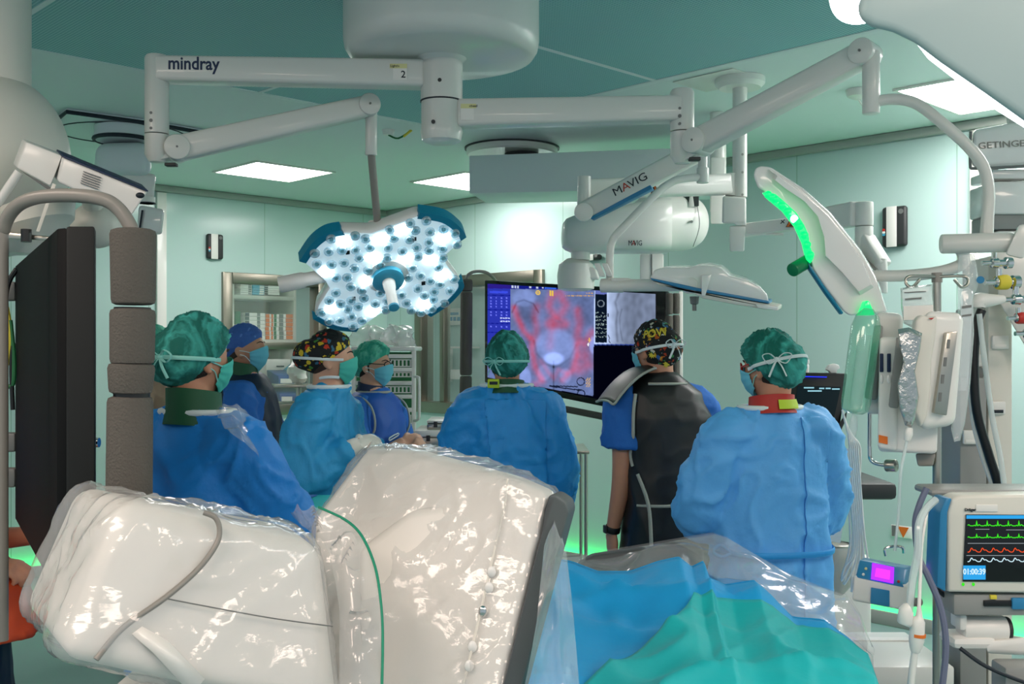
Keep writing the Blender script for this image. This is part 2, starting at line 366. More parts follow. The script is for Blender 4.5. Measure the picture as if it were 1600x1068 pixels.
# ceiling lights
def ceil_light(c, a, b, label, em='lamp_white'):
    """c: corner on the ceiling, spans E1*a and E2*b"""
    c = Vector((c.x, c.y, 0)); q = lambda u0, u1, v0, v1, z0, z1: [c+E1*u+E2*v+Vector((0, 0, z)) for z in (z0, z1) for u, v in ((u0, v0), (u1, v0), (u1, v1), (u0, v1))]
    ctr = c+E1*a/2+E2*b/2
    r = root('ceiling_light', label, 'ceiling light', (ctr.x, ctr.y, CZ), group='square ceiling light panels')
    f = .02*(1 if a > 0 else -1); g = .02*(1 if b > 0 else -1)
    m = MB()
    for k in ((0, a, 0, g), (0, a, b-g, b), (0, f, g, b-g), (a-f, a, g, b-g)): m.hexa(q(*k, CZ-.012, CZ-.001), .002)
    m.build('frame', 'white_plastic', r); MB().hexa(q(f, a-f, g, b-g, CZ-.008, CZ-.001)).build('diffuser', em, r)
ceil_light(Vz(400, 250, CZ), .63, .67, 'lit square ceiling light panel left of the lit lamp head')
ceil_light(Vz(640, 283, CZ), -.66, .66, 'lit ceiling light panel half hidden behind the white ceiling box')
ceil_light(Vz(1394, 139, CZ), -1.25, .8, 'large lit ceiling light panel beside the curved tube at upper right')
ceil_light(Vz(1394, 139, CZ)-E1*2.0, -1.25, .8, 'lit ceiling light panel along the right wall beyond the frame')
for b in (1.2, 3.0): ceil_light(LC-E1*5.1-E2*b, -1.25, -.8, 'lit ceiling light panel at the near side of the air outlet', 'lamp_soft')
ceil_light(LC-E1*1.4-E2*4.4, -1.25, -.8, 'lit ceiling light panel left of the air outlet', 'lamp_soft')
ceil_light(LC-E1*3.4-E2*4.4, -1.25, -.8, 'lit ceiling light panel behind the camera on the left', 'lamp_soft')
ceil_light(PLn((L0+L1)/2-.4, CZ)-IN_L*.9, -.5, -.9, 'lit ceiling panel in the storage room behind the left window')
ceil_light(PBn((B0+B1)/2-.4, CZ)-IN_B*.9, -.9, .5, 'lit ceiling panel in the corridor behind the right window')
# small ceiling hatches and plates
m = MB(); c = Vz(1060, 123, CZ); m.hexa([c-E1*u+E2*v+Vector((0, 0, z)) for z in (-.006, -.001) for u, v in ((-.05, .02), (.3, .02), (.3, .3), (-.05, .3))], .002)
tag(m.build('ceiling_hatch', 'white_plastic'), 'small square white hatch in the ceiling at the corner of the air outlet', 'hatch')
def ceil_plate(px, py, rx, label, name='ceiling_plate', ry=None):
    c = Vz(px, py, CZ); r = root(name, label, 'ceiling plate', (c.x, c.y, CZ))
    MB().lathe([(rx*.97, -.05), (rx, -.04), (rx, -.001)], (c.x, c.y, CZ), (0, 0, 1), 48).build('plate', 'white_plastic', r)
    m = MB(); m.lathe([(rx+.012, -.01), (rx+.012, -.001)], (c.x, c.y, CZ), (0, 0, 1), 48); m.build('seam_ring', 'dark_grey', r)
    return c, r
ceil_plate(800, 231, .30, 'round white ceiling plate above the flat pendant arm')
# flat white pendant arm under the round plate
r = root('ceiling_pendant', 'flat pale box arm hanging under the round ceiling plate above the big display', 'pendant arm', (V(820, 0, 6.6).x, 6.6, CZ))
q = [V(733, 302, 6.5), V(1120, 294, 6.0), V(1120, 229, 6.0), V(733, 243, 6.5)]; m = MB(); m.hexa(q+[k+Vector((.1, .45, 0)) for k in q], .006); m.build('box_arm', 'ceiling_white', r)
m = MB(); zt = V(0, 241, 6.5).z; m.cyl((V(815, 0, 6.8).x, 6.8, zt-.02), (V(815, 0, 6.8).x, 6.8, CZ-.03), .11, n=32); m.build('neck', 'dark_grey', r)
m = MB(); c = Vz(1340, 140, CZ); m.lathe([(.02, -.05), (.05, -.035), (.06, -.001)], c, (0, 0, 1)); m.tube([c+Vector((0, 0, -.04)), c+Vector((.04, 0, -.09)), c+Vector((.1, -.02, -.03))], .004, 6)
tag(base_origin(m.build('smoke_detector', 'white_plastic')), 'small white sprinkler fitting on the ceiling by the raised lamp arm', 'ceiling fitting')
c = Vz(607, 203, CZ); m = MB(); m.lathe([(.03, -.03), (.04, -.001)], c, (0, 0, 1)); m.m = 1; m.tube([c+Vector((0, 0, -.03)), c+Vector((.06, 0, -.05)), c+Vector((.14, 0, .0))], .006, 6)
m.m = 2; m.tube([c+Vector((.09, 0, -.04)), c+Vector((.14, 0, 0))], .008, 6)
tag(base_origin(m.build('loose_cable', ['white_plastic', 'green_paint', 'yellow'])), 'short green and yellow cable hanging from the ceiling behind the left arm', 'cable')
# ------------------------------------------------------------------ twin surgical light
mat('lens_clear', '#cfeaf2', .06, spec=.9, trans=.55); mat('lens_teal', '#86c4d4', .1, spec=.8); mat('lamp_face', '#cfe6ee', .15, emit='#d8f2ff', es=.35)
emis('lens_lit', '#f2fbff', 14); mat('lens_green', '#0aa860', .15, emit='#08f57e', es=.9); emis('lens_green_hot', '#9dffd0', 4); mat('green_handle', '#0b7a4c', .35)
mat('arm_white', '#d5d6d0', .33, coat=.2)
D0 = 3.7; SP = V(690, 545, D0); SX, SY = SP.x, SP.y
sl = root('surgical_light', 'twin-headed white surgical light hanging from a big round cover in the middle of the ceiling', 'surgical light', (SX, SY, CZ))
zb = V(0, 92, D0).z
MB().lathe([(.30, zb), (.325, zb+.008), (.34, zb+.03), (.345, zb+.06), (.345, CZ-.001)], (SX, SY, 0), (0, 0, 1), 64).build('ceiling_cover', 'arm_white', sl)
m = MB(); m.lathe([(.074, V(0, 158, D0).z), (.074, V(0, 98, D0).z), (.09, zb+.002)], (SX, SY, 0), (0, 0, 1), 40)
m.lathe([(.05, V(0, 224, D0).z), (.068, V(0, 220, D0).z), (.075, V(0, 207, D0).z), (.072, V(0, 200, D0).z), (.072, V(0, 160, D0).z)], (SX, SY, 0), (0, 0, 1), 40)
sp_ = m.build('spindle', 'arm_white', sl)
m = MB()
for px, py in ((687, 125), (677, 190)):
    c = V(px, py, D0-.071); m = MB(); m.cyl(c+Vector((0, .01, 0)), c+Vector((0, -.003, 0)), .007, n=14); m.build('screw', 'dark_grey', sp_)
MB().lathe([(.0755, V(0, 160, D0).z), (.0755, V(0, 158, D0).z)], (SX, SY, 0), (0, 0, 1), 40).build('seam_ring', 'ink', sp_)
def arm_beam(mb, a, b, h0, h1, w, bev=.012):
    a = Vector(a); b = Vector(b); t = (b-a).normalized(); s = Vector((-t.y, t.x, 0)).normalized(); u = t.cross(s)*-1
    if u.z < 0: u = -u
    return mb.hexa([a-s*w-u*h0, b-s*w-u*h1, b-s*w+u*h1, a-s*w+u*h0, a+s*w-u*h0, b+s*w-u*h1, b+s*w+u*h1, a+s*w+u*h0], bev, 3)
DA, DB = 3.63, 3.62
for (y0, y1, px, d, hook, nm) in ((117.5, 110, 245, DA, 2, 'left'), (179, 168.5, 1066, DB, 1, 'right')):
    z = V(0, y0, D0).z; e = V(px, y1, d); e.z = z
    a = Vector((SX, SY, z)); t = (e-a).normalized(); m = MB()
    arm_beam(m, a+t*.06, e, .048, .043, .042); ar = m.build('extension_arm', 'arm_white', sl)
    m = MB(); r = .041
    top = V(0, 86 if hook == 2 else 139, d).z; mid = V(0, 211 if hook == 2 else 207, d).z
    m.lathe([(r, mid+.004), (r, top-.012), (r-.006, top-.002), (r-.02, top)], (e.x, e.y, 0), (0, 0, 1), 32)
    j = m.build('elbow', 'arm_white', sl)
    m = MB()
    for q, rr in ((-24, .005), (-12, .0062), (0, .005)):
        c = V(px-(9 if hook == 2 else 4), (200 if hook == 2 else 193)+q, d-.04); m = MB(); m.cyl(c+Vector((0, .02, 0)), c+Vector((0, -.002, 0)), rr, n=12); m.build('screw', 'mid_grey', j)
    s = Vector((t.y, -t.x, 0)); s = s if s.y < 0 else -s
    c = a+t*(.115 if hook == 2 else .11)*(1.35 if hook == 2 else 1)+s*.0425; c.z = z
    right = Vector((-s.y, s.x, 0))
    m = MB(); m.box(c+Vector((0, 0, -.004)), (.07, .001, .052)); st = m.build('sticker', 'paper', sl, label='small white sticker with a number on the arm')
    MB().box(c+Vector((0, -.0008, .018)), (.07, .001, .016)).build('yellow_strip', 'pale_yellow', st)
    text('lettering', 'Lighthead', .012, c+Vector((0, -.0016, .018)), right, (0, 0, 1), 'ink', st, .0003)
    text('number', str(hook), .034, c+Vector((.022, -.0012, -.012)), right, (0, 0, 1), 'ink', st, .0003, .0004)
    if hook == 2:
        c = e+(a-e).normalized()*.135+s*.0425; c.z = z+.012
        text('logo', 'mindray', .062, c, right, (0, 0, 1), 'navy', ar, .0006, .0012, .86)
    # elbow block under the joint
    m = MB(); zl = V(0, 255 if hook == 2 else 257, d).z
    m.lathe([(.026, zl+.004), (.041, zl+.03), (.041, mid)], (e.x, e.y, 0), (0, 0, 1), 32)
    MB_e = m.build('elbow_block', 'arm_white', sl)
    m = MB(); b0 = Vector((e.x, e.y, V(0, 240 if hook == 2 else 236, d).z)); 
    tip = V(575, 166, 3.85) if hook == 2 else V(1352, 84, 3.22)
    q = (tip-b0).normalized(); side = Vector((-q.y, q.x, 0)).normalized(); 
    if side.y > 0: side = -side
    b1 = b0+q*.07
    m.cyl(b1+side*.052, b1-side*.05, .044, n=32, bev=.006)
    m.cyl(tip+side*.048, tip-side*.046, .04, n=32, bev=.006)
    m.hexa([e+Vector((0, 0, V(0, 245, d).z-z))+k for k in (Vector((0, -.03, -.02)), q*.06+Vector((0, -.03, -.02)), q*.06+Vector((0, -.03, .02)), Vector((0, -.03, .03)), Vector((0, .03, -.02)), q*.06+Vector((0, .03, -.02)), q*.06+Vector((0, .03, .02)), Vector((0, .03, .03)))], .006)
    arm_beam(m, b1, tip, .043, .037, .04, .014)
    sa = m.build('spring_arm', 'arm_white', sl)
    m = MB()
    for k in (b1, tip): m = MB(); m.cyl(k+side*.0535, k+side*.0475, .004, n=10); m.build('pivot_pin', 'mid_grey', sa)
    m = MB(); m.box(b1-q*.02+Vector((0, 0, -.05)), (.04, .03, .012), .003); m.build('stop_block', 'dark_grey', sa)
    if hook == 2:
        dn = V(580, 244, 3.87); m = MB(); top = Vector((dn.x, dn.y, tip.z-.01))
        m.cyl(top, Vector((dn.x, dn.y, V(0, 243, 3.87).z)), .022, n=24, bev=.004)
        m.build('drop_sleeve', 'arm_white', sl)
        MB().cyl(Vector((dn.x, dn.y, V(0, 240, 3.87).z)), Vector((dn.x+.005, dn.y+.17, V(0, 355, 3.87).z)), .0145, n=20).build('drop_tube', 'tube_grey', sl)
    else:
        m = MB(); e2 = V(1361, 170, 3.2); m.cyl(Vector((e2.x, e2.y, tip.z+.0)), Vector((e2.x, e2.y, V(0, 178, 3.2).z)), .026, n=24, bev=.004)
        m.build('drop_sleeve', 'arm_white', sl)
        m = MB(); m.tube([V(1362, 160, 3.2), V(1395, 155, 3.18), V(1430, 161, 3.15), V(1465, 186, 3.12), V(1512, 228, 3.1), V(1537, 262, 3.1), V(1545, 300, 3.1), V(1543, 340, 3.1), V(1541, 378, 3.1)], [.017]*7+[.018, .02], 18, 5)
        m.build('curved_tube', 'arm_white', sl)
        m = MB(); m.cyl(V(1469, 381, 3.1), V(1585, 378, 3.06), .029, n=28, bev=.008)
        hb = m.build('yoke_hub', 'arm_white', sl)
        m = MB(); m.cyl(V(1499, 380.5, 3.095), V(1501, 380.5, 3.095), .0295, n=28); m.build('seam_ring', 'ink', hb)
        m = MB(); m.hexa([V(1592, 350, 3.02), V(1612, 350, 3.02), V(1600, 405, 3.02), V(1570, 398, 3.02), V(1592, 350, 3.1), V(1612, 350, 3.1), V(1600, 405, 3.1), V(1570, 398, 3.1)], .01); m.build('yoke_bracket', 'arm_white', sl)
        m = MB(); m.tube([V(1500, 388, 3.1), V(1506, 402, 3.12), V(1500, 414, 3.14), V(1470, 424, 3.16), V(1420, 430, 3.2), V(1360, 431, 3.25)], .018, 16, 5); m.build('lower_tube', 'arm_white', sl)
# lit head
HC = V(605, 430, 4.15); HN = Vector((.22, -.66, -.72)).normalized()
HU = Vector((1, 0, 0)); HU = (HU-HN*HU.dot(HN)).normalized(); HV = HN.cross(HU)*-1
def hp(px, py, off=0): return plane_hit(px, py, HC, HN)+HN*off
out = [(469, 407), (488, 380), (510, 364), (533, 359), (579, 360), (655, 332), (695, 339), (720, 357), (727, 370), (698, 397), (701, 410), (722, 438), (722, 450), (700, 474), (672, 493), (617, 478), (590, 493), (557, 516), (522, 512), (490, 496), (492, 480), (511, 450), (503, 437)]
O = [hp(*p) for p in out]
m = MB(); m.prism(O, [p-HN*.075+(HC-p)*.06 for p in O], .02, 3)
m.lathe([(.14, 0), (.12, .05), (.05, .085)], HC-HN*.07, -HN, 32)
hd = m.build('lit_lamp_head', 'white_gloss', sl)
m = MB(); m.prism([p+(HC-p)*.05+HN*.001 for p in O], HN*.006, .002); m.build('face_plate', 'lamp_face', hd)
for idx in ((0, 1, 2, 3), (5, 6, 7, 8), (11, 12, 13, 14), (17, 18, 19)):
    m = MB(); P = [O[i] for i in idx]; P = crv(P, 5); n = len(P)
    rs = []
    for p in P:
        o = (p-HC).normalized(); i = p-o*.022; rs.append([p+o*.004+HN*.004-HN*.05, p+o*.004+HN*.006, i+HN*.011, i-HN*.002])
    m.rings(rs); m.build('rim', 'teal_rim', hd, label='teal edge strip')
def inside(p, poly):
    r = False; j = len(poly)-1
    for i in range(len(poly)):
        if (poly[i][1] > p[1]) != (poly[j][1] > p[1]) and p[0] < (poly[j][0]-poly[i][0])*(p[1]-poly[i][1])/(poly[j][1]-poly[i][1])+poly[i][0]: r = not r
        j = i
    return r
lit = [(545, 295), (905, 220), (775, 280), (730, 400), (1175, 275), (935, 405), (1090, 415), (430, 490), (685, 545), (1170, 505), (895, 560), (470, 720), (725, 740), (1050, 690)]
lit = [(400+x/4, 300+y/4) for x, y in lit]
L2 = [(p.dot(HU)-HC.dot(HU), p.dot(HV)-HC.dot(HV)) for p in [lerp(p, HC, .07) for p in O]]
pos = []
for x, y in lit:
    q = hp(x, y)-HC; pos.append((q.dot(HU), q.dot(HV), 1))
rr = random.Random(3)
for k in range(14000):
    u, v = rr.uniform(-.4, .4), rr.uniform(-.45, .45)
    if math.hypot(u, v) < .075 or not inside((u, v), L2): continue
    if all(math.hypot(u-a, v-b) > .043 for a, b, _ in pos): pos.append((u, v, 0))
    if len(pos) >= 88: break
for u, v, l in pos:
    c = HC+HU*u+HV*v+HN*.007; m = MB()
    if l: m.lathe([(.019, 0), (.021, .006), (.018, .013), (.01, .017), (.002, .018)], c, HN, 14); m.build('lens', 'lens_lit', hd, label='glowing lens')
    else:
        m.lathe([(.0195, 0), (.0205, .004), (.019, .011), (.0165, .0135), (.0155, .008), (.009, .006)], c, HN, 14)
        m.m = 1; m.lathe([(.009, .006), (.008, .011), (.002, .0115)], c, HN, 10); m.build('lens', ['lens_clear', 'lens_teal'], hd)
m = MB()
for px, py in ((647, 371), (543, 392), (661, 440), (552, 464)): m = MB(); m.hexa([hp(px-3, py-2, .007), hp(px+3, py-3, .007), hp(px+3, py+2, .007), hp(px-3, py+3, .007)]+[hp(px-3, py-2, .011), hp(px+3, py-3, .011), hp(px+3, py+2, .011), hp(px-3, py+3, .011)]); m.build('sensor', 'black', hd)
m = MB(); m.lathe([(.085, .004), (.085, .012), (.06, .014)], HC, HN, 36); m.build('hub_ring', 'white_plastic', hd)
m = MB(); m.lathe([(.063, .014), (.063, .034), (.05, .042), (.02, .043)], HC, HN, 36); m.build('hub', 'sky_blue', hd)
m = MB(); m.lathe([(.026, .04), (.024, .075), (.021, .08), (.021, .18)], HC, HN, 24); m.m = 1; m.lathe([(.0212, .178), (.0205, .186), (.012, .188)], HC, HN, 24); m.build('handle', ['white_plastic', 'sky_blue'], hd)
m = MB(); a, b = hp(437, 453, -.03), hp(520, 436, -.03); m.tube([a, lerp(a, b, .05), lerp(a, b, .45), lerp(a, b, .5), b], [.031, .033, .032, .027, .027], 20, 1); m.build('side_handle', 'white_plastic', hd)
m = MB(); m.tube([V(580.5, 350, 4.02), HC-HN*.13, HC-HN*.06], [.018, .03, .04], 16, 5); m.build('neck', 'white_plastic', hd)
# edge-on head with green lamps
def sil(pts, d): return [V(x, y, d) for x, y in pts]
gsil = [(1177, 273), (1180, 263), (1188, 259), (1204, 261), (1253, 293), (1296, 332), (1343, 390), (1368, 432), (1386, 488), (1350, 490), (1328, 493), (1318, 487), (1291, 452), (1270, 420), (1264, 400), (1257, 378), (1246, 356), (1217, 320), (1192, 298), (1184, 294)]
m = MB(); f = sil(gsil, 3.16); b = sil([(x+(1262-x)*.02+4, y+(390-y)*.02) for x, y in gsil], 3.42); m.prism(f, [p for p in b], .012, 3)
gh = m.build('green_lamp_head', 'white_gloss', sl)
m = MB(); q = [(1200, 263), (1210, 270), (1206, 277), (1222, 290), (1255, 312), (1277, 337), (1288, 372), (1290, 402), (1318, 430), (1345, 462), (1366, 450), (1352, 415), (1330, 380), (1294, 336), (1252, 298)]
m.prism([V(x, y, 3.165) for x, y in q], [V(x+(1290-x)*.06, y+(350-y)*.06, 3.135) for x, y in q], .008, 3); m.build('shell_panel', 'white_gloss', gh)
m = MB(); q = [(1191, 301), (1202, 300), (1212, 303), (1228, 317), (1244, 332), (1256, 350), (1263, 366), (1266, 385), (1272, 402), (1266, 412), (1259, 405), (1253, 380), (1241, 354), (1222, 330), (1199, 311)]
m.prism(sil(q, 3.14), sil([(x-1, y) for x, y in q], 3.36), .004); m.build('lens_band', 'lens_green', gh)
for i, (x, y) in enumerate(((1200, 304), (1211, 311), (1221, 321), (1231, 330), (1241, 342), (1250, 353), (1257, 367), (1261, 382), (1266, 398), (1206, 308), (1246, 347))):
    m = MB(); m.ell(V(x, y, 3.137), (.012, .014, .012), 12, 8); m.build('lens', 'lens_green_hot' if i in (4,) else 'lens_green', gh)
m = MB(); m.cyl(V(1270, 403, 3.2), V(1238, 422, 3.14), .021, n=20, bev=.003); m.build('handle', 'green_handle', gh, label='dark green handle')
m = MB(); m.prism(sil([(1344, 492), (1353, 470), (1358, 469), (1368, 492)], 3.13), (0, .05, 0), .004); m.build('lens_corner', 'lens_green', gh)
m = MB(); m.prism(sil([(1318, 488), (1268, 417), (1262, 408), (1266, 420), (1290, 456), (1316, 491)], 3.15), (0, .03, 0), .002); m.build('rim', 'teal_rim', gh)
# ------------------------------------------------------------------ examination lamp on its ceiling column
DX = 5.1
cc = V(1156, 545, DX)
ex = root('examination_lamp', 'white examination lamp with blue stripe, on a ceiling column with a second folded arm', 'examination lamp', (cc.x, cc.y, CZ))
m = MB(); m.cyl((cc.x, cc.y, CZ-.001), (cc.x, cc.y, V(0, 308, DX).z), .035, n=28); cl = m.build('column', 'white_plastic', ex)
m = MB(); m.lathe([(.1, -.05), (.12, -.03), (.12, -.001)], (cc.x, cc.y, CZ), (0, 0, 1), 36); m.build('ceiling_flange', 'white_plastic', ex)
m = MB()
for y in (241, 269, 304): m = MB(); m.cyl(V(1160, y, DX-.03), V(1160, y, DX-.037), .006, n=12); m.build('screw', 'steel', cl)
m = MB(); c = V(1147, 350, DX); m.hexa([V(1128, 349, DX-.06), V(1166, 349, DX-.06), V(1166, 308, DX-.06), V(1129, 306, DX-.06), V(1128, 349, DX+.06), V(1166, 349, DX+.06), V(1166, 308, DX+.06), V(1129, 306, DX+.06)], .012, 3)
m.hexa([V(1150, 352, DX-.055), V(1166, 352, DX-.055), V(1166, 330, DX-.055), V(1128, 330, DX-.055), V(1150, 352, DX+.055), V(1166, 352, DX+.055), V(1166, 330, DX+.055), V(1128, 330, DX+.055)], .006)
m.build('swivel_block', 'white_plastic', ex)
m = MB(); m.cyl(V(1142, 306, DX), V(1142, 271, DX), .027, n=24, bev=.003); m.build('pivot', 'white_plastic', ex)
m = MB(); a, b = V(1138, 288, DX), V(912, 296, 4.75); arm_beam(m, a, b, .05, .044, .04, .015); am = m.build('swing_arm', 'white_plastic', ex)
# MAVIG spring arm
a, b = V(912, 331, 4.7), V(1098, 232, 4.55)
m = MB(); m.cyl(V(912, 331, 4.63), V(912, 331, 4.78), .042, n=28, bev=.006); m.cyl(V(912, 331, 4.72), V(913, 276, 4.72), .03, n=20); m.build('elbow', 'white_plastic', ex)
m = MB(); arm_beam(m, a, b, .042, .046, .032, .014); ms = m.build('spring_arm', 'white_plastic', ex)
t = (b-a).normalized(); s = Vector((t.y, -t.x, 0)).normalized(); u = s.cross(t)*-1; u = u if u.z > 0 else -u
mid = V(990, 289, 4.6)
c = lerp(a, b, .4)+s*.0335+u*.004
for k, (ch, mm) in enumerate((('M', 'ink'), ('A', 'red_ink'), ('VIG', 'ink'))):
    text('logo', ch, .05, c+t*(-.055, -.015, .045)[k], t, u, mm, ms, .0004, 0, 1.15)
m = MB(); arm_beam(m, a-u*.046+t*.02, a+t*.32-u*.046, .006, .012, .028, .003); m.build('cover_strip', 'blue_rim', ms)
m = MB(); m.cyl(V(1098, 262, 4.5), V(1098, 286, 4.5), .026, n=24, bev=.003); m.cyl(V(1098, 240, 4.52), V(1098, 266, 4.5), .02, n=20)
m.build('arm_tip', 'white_plastic', ex)
m = MB(); m.tube([V(1097, 276, 4.5), V(1062, 280, 4.47), V(1045, 287, 4.46), V(1025, 303, 4.44), V(972, 357, 4.4), V(958, 374, 4.4), V(953, 395, 4.4), V(953, 440, 4.4)], .0165, 18, 5); m.build('bent_tube', 'white_plastic', ex)
m = MB(); m.cyl(V(938, 446, 4.4), V(1065, 445, 4.32), .026, n=24, bev=.004); m.cyl(V(938, 446, 4.4), V(975, 446, 4.38), .029, n=24, bev=.006); m.cyl(V(1078, 446, 4.22), V(1078, 446, 4.4), .034, n=28, bev=.006)
m.hexa([V(955, 440, 4.36), V(985, 440, 4.36), V(985, 434, 4.36), V(955, 434, 4.36), V(955, 440, 4.44), V(985, 440, 4.44), V(985, 434, 4.44), V(955, 434, 4.44)], .005)
m.build('yoke', 'white_plastic', ex)
for dx in (0, 12):
    m = MB(); m.hexa([V(937+dx, 432, 4.36), V(946+dx, 432, 4.36), V(937+dx, 411, 4.36), V(928+dx, 411, 4.36), V(937+dx, 432, 4.4), V(946+dx, 432, 4.4), V(937+dx, 411, 4.4), V(928+dx, 411, 4.4)], .004); m.build('grip', 'white_plastic', ex)
top = [(1016, 434), (1022, 422), (1034, 418), (1062, 418), (1076, 419), (1086, 415), (1104, 414), (1124, 417), (1135, 425), (1140, 431), (1165, 436), (1188, 448), (1199, 460), (1201, 471), (1160, 466), (1090, 452), (1060, 446), (1020, 437)]
m = MB(); m.prism(sil(top, 4.22), sil([(x+(1110-x)*.1+6, y-4) for x, y in top], 4.62), .02, 3); eh = m.build('lamp_head', 'white_gloss', ex)
bl = [(1016, 434), (1060, 443), (1092, 450), (1201, 470), (1202, 474), (1092, 455), (1060, 449), (1018, 437)]
m = MB(); m.prism(sil(bl, 4.205), sil([(x+5, y-3) for x, y in bl], 4.6), .002); m.build('stripe', 'blue_rim', eh, label='blue stripe along the edge')
un = [(1018, 438), (1060, 450), (1092, 456), (1202, 475), (1217, 478), (1216, 485), (1200, 484), (1150, 476), (1098, 466), (1080, 456), (1030, 446)]
m = MB(); m.prism(sil(un, 4.21), sil([(x+5, y-3) for x, y in un], 4.58), .006, 2); m.build('diffuser', 'cream_plastic', eh)
m = MB(); m.hexa([V(1180, 474, 4.2), V(1216, 479, 4.2), V(1215, 485, 4.2), V(1184, 481, 4.2), V(1180, 474, 4.3), V(1216, 479, 4.3), V(1215, 485, 4.3), V(1184, 481, 4.3)], .003); m.build('end_grip', 'white_gloss', eh)
m = MB(); m.lathe([(.02, 0), (.017, .03), (.009, .034), (.009, .06)], V(1085, 463, 4.4), (0, 0, -1), 20); m.build('handle', 'tube_grey', eh)
m = MB(); m.hexa([V(1102, 462, 4.2), V(1096, 462, 4.2), V(1096, 430, 4.2), V(1112, 428, 4.2), V(1102, 462, 4.23), V(1096, 462, 4.23), V(1096, 430, 4.25), V(1112, 428, 4.25)], .003); m.build('bracket', 'white_gloss', eh)
# warning triangle sticker on the swing arm
t = (V(912, 296, 4.75)-V(1138, 288, DX)).normalized(); s = Vector((t.y, -t.x, 0)); s = s if s.y < 0 else -s
def sticker(px, py, d, par, off=-.045, k=1):
    c = V(px, py, d)
    mm = MB(); h = .032*k; mm.prism([c+Vector((-h, 0, -h*.8)), c+Vector((h, 0, -h*.8)), c+Vector((0, 0, h))], (0, .002, 0)); st = mm.build('warning_sticker', 'ink', par, label='orange warning triangle sticker')
    mm = MB(); mm.prism([c+Vector((-h*.82, -.001, -h*.7)), c+Vector((h*.82, -.001, -h*.7)), c+Vector((0, -.001, h*.8))], (0, .001, 0)); mm.build('triangle', 'orange', st)
    mm = MB(); mm.box(c+Vector((0, -.0015, -h*.1)), (h*.25, .001, h*.7)); mm.box(c+Vector((0, -.0015, -h*.5)), (h*.7, .001, h*.18)); mm.build('mark', 'ink', st)
    for dx in (-.05, .05):
        mm = MB(); q = c+Vector((dx*k, 0, .005)); mm.tube([q+Vector((-.012*k, 0, -.01*k)), q+Vector((0, 0, 0)), q+Vector((.012*k, 0, .014*k))], .003*k, 6, 2); mm.tube([q+Vector((-.008*k, 0, .01*k)), q+Vector((.01*k, 0, -.008*k))], .003*k, 6, 1); mm.build('mark', 'ink', st)
sticker(1021, 295, 4.86, ex)
# ------------------------------------------------------------------ radiation shield support arm on the same column
sh = ex
m = MB(); m.hexa([V(1140, 393, DX-.05), V(1163, 393, DX-.05), V(1165, 352.5, DX-.05), V(1140, 352.5, DX-.05), V(1140, 393, DX+.05), V(1163, 393, DX+.05), V(1165, 352.5, DX+.05), V(1140, 352.5, DX+.05)], .01); m.build('hanger_block', 'white_plastic', sh)
m = MB(); a, b = V(1160, 360, DX), V(1270, 346, 5.0); arm_beam(m, a, b, .032, .03, .035, .01); a2 = V(1352, 333, 4.6); arm_beam(m, V(1262, 347, 5.0), V(1340, 334, 4.6), .05, .055, .035, .01); m.build('first_arm', 'white_plastic', sh)
m = MB(); m.tube([V(1162, 366, DX-.04), V(1195, 365, DX-.05), V(1224, 366, DX-.06)], .007, 8, 3); m.build('lock_lever', 'white_plastic', sh)
m = MB(); m.cyl(V(1350, 316, 4.6), V(1350, 353, 4.6), .04, n=28, bev=.004); m.cyl(V(1350, 354, 4.6), V(1350, 386, 4.6), .039, n=28, bev=.004); m.build('elbow', 'white_plastic', sh)
m = MB(); arm_beam(m, V(1350, 375, 4.6), V(1378, 418, 4.5), .04, .035, .035, .01); m.m = 1; arm_beam(m, V(1336, 395, 4.55), V(1370, 424, 4.5), .012, .012, .03, .004); m.build('second_arm', ['white_plastic', 'tube_grey'], sh)
m = MB(); m.cyl(V(1377, 404, 4.5), V(1377, 458, 4.5), .026, n=24, bev=.004); m.build('socket', 'white_plastic', sh)
sticker(1236, 348, 4.95, sh, k=.8)
# ------------------------------------------------------------------ display boom
DM = 5.75
c = V(1060, 350, DM); bo = root('display_boom', 'large white cylindrical ceiling boom holding the wide display', 'boom', (c.x, c.y, CZ))
m = MB(); ax = (V(1115, 347, DM+.12)-V(1000, 350, DM-.2)).normalized(); o = V(1010, 349, DM-.15)
m.lathe([(.12, -.03), (.145, 0), (.155, .04), (.156, .25), (.15, .30), (.135, .335), (.09, .36), (.02, .365)], o, ax, 48); m.build('drum', 'white_plastic', bo)
def osec(px, y0, y1, d, dd, k=4):
    a, b = V(px, y0, d), V(px, y1, d); h = (a.z-b.z)/2; c = (a+b)/2; n = 28; r = []
    for i in range(n):
        g = 2*math.pi*i/n; cx, sx = math.cos(g), math.sin(g)
        r.append(c+Vector((0, dd*abs(cx)**(2/k)*(1 if cx > 0 else -1), h*abs(sx)**(2/k)*(1 if sx > 0 else -1))))
    return r
m = MB(); m.rings([osec(877.5, 362, 378, 5.5, .06, 3), osec(879, 350, 386, 5.5, .11, 3), osec(884, 343, 390, 5.5, .14, 3), osec(895, 339, 394, 5.5, .155), osec(940, 331, 395, 5.52, .16), osec(990, 319, 395, 5.55, .165), osec(1030, 311, 395, 5.58, .16), osec(1044, 312, 394, 5.6, .14)])
hs = m.build('boom_housing', 'white_plastic', bo)
for k, (ch, mm) in enumerate((('M', 'ink'), ('A', 'red_ink'), ('VIG', 'ink'))):
    text('logo', ch, .038, V((984.6, 989.7, 996.8)[k], 380, 5.37)+Vector((0, -.005, 0)), (1, .03, 0), (0, 0, 1), mm, hs, .003, 0, .72)
m = MB(); m.tube([V(1086, 306, DM-.1), V(1093, 350, DM-.18), V(1083, 385, DM-.13)], .002, 6, 6); m.build('seam', 'mid_grey', bo)
m = MB(); m.cyl(V(1081, 346, DM-.17), V(1081, 346, DM-.2), .007, n=12); m.build('screw', 'steel', bo)
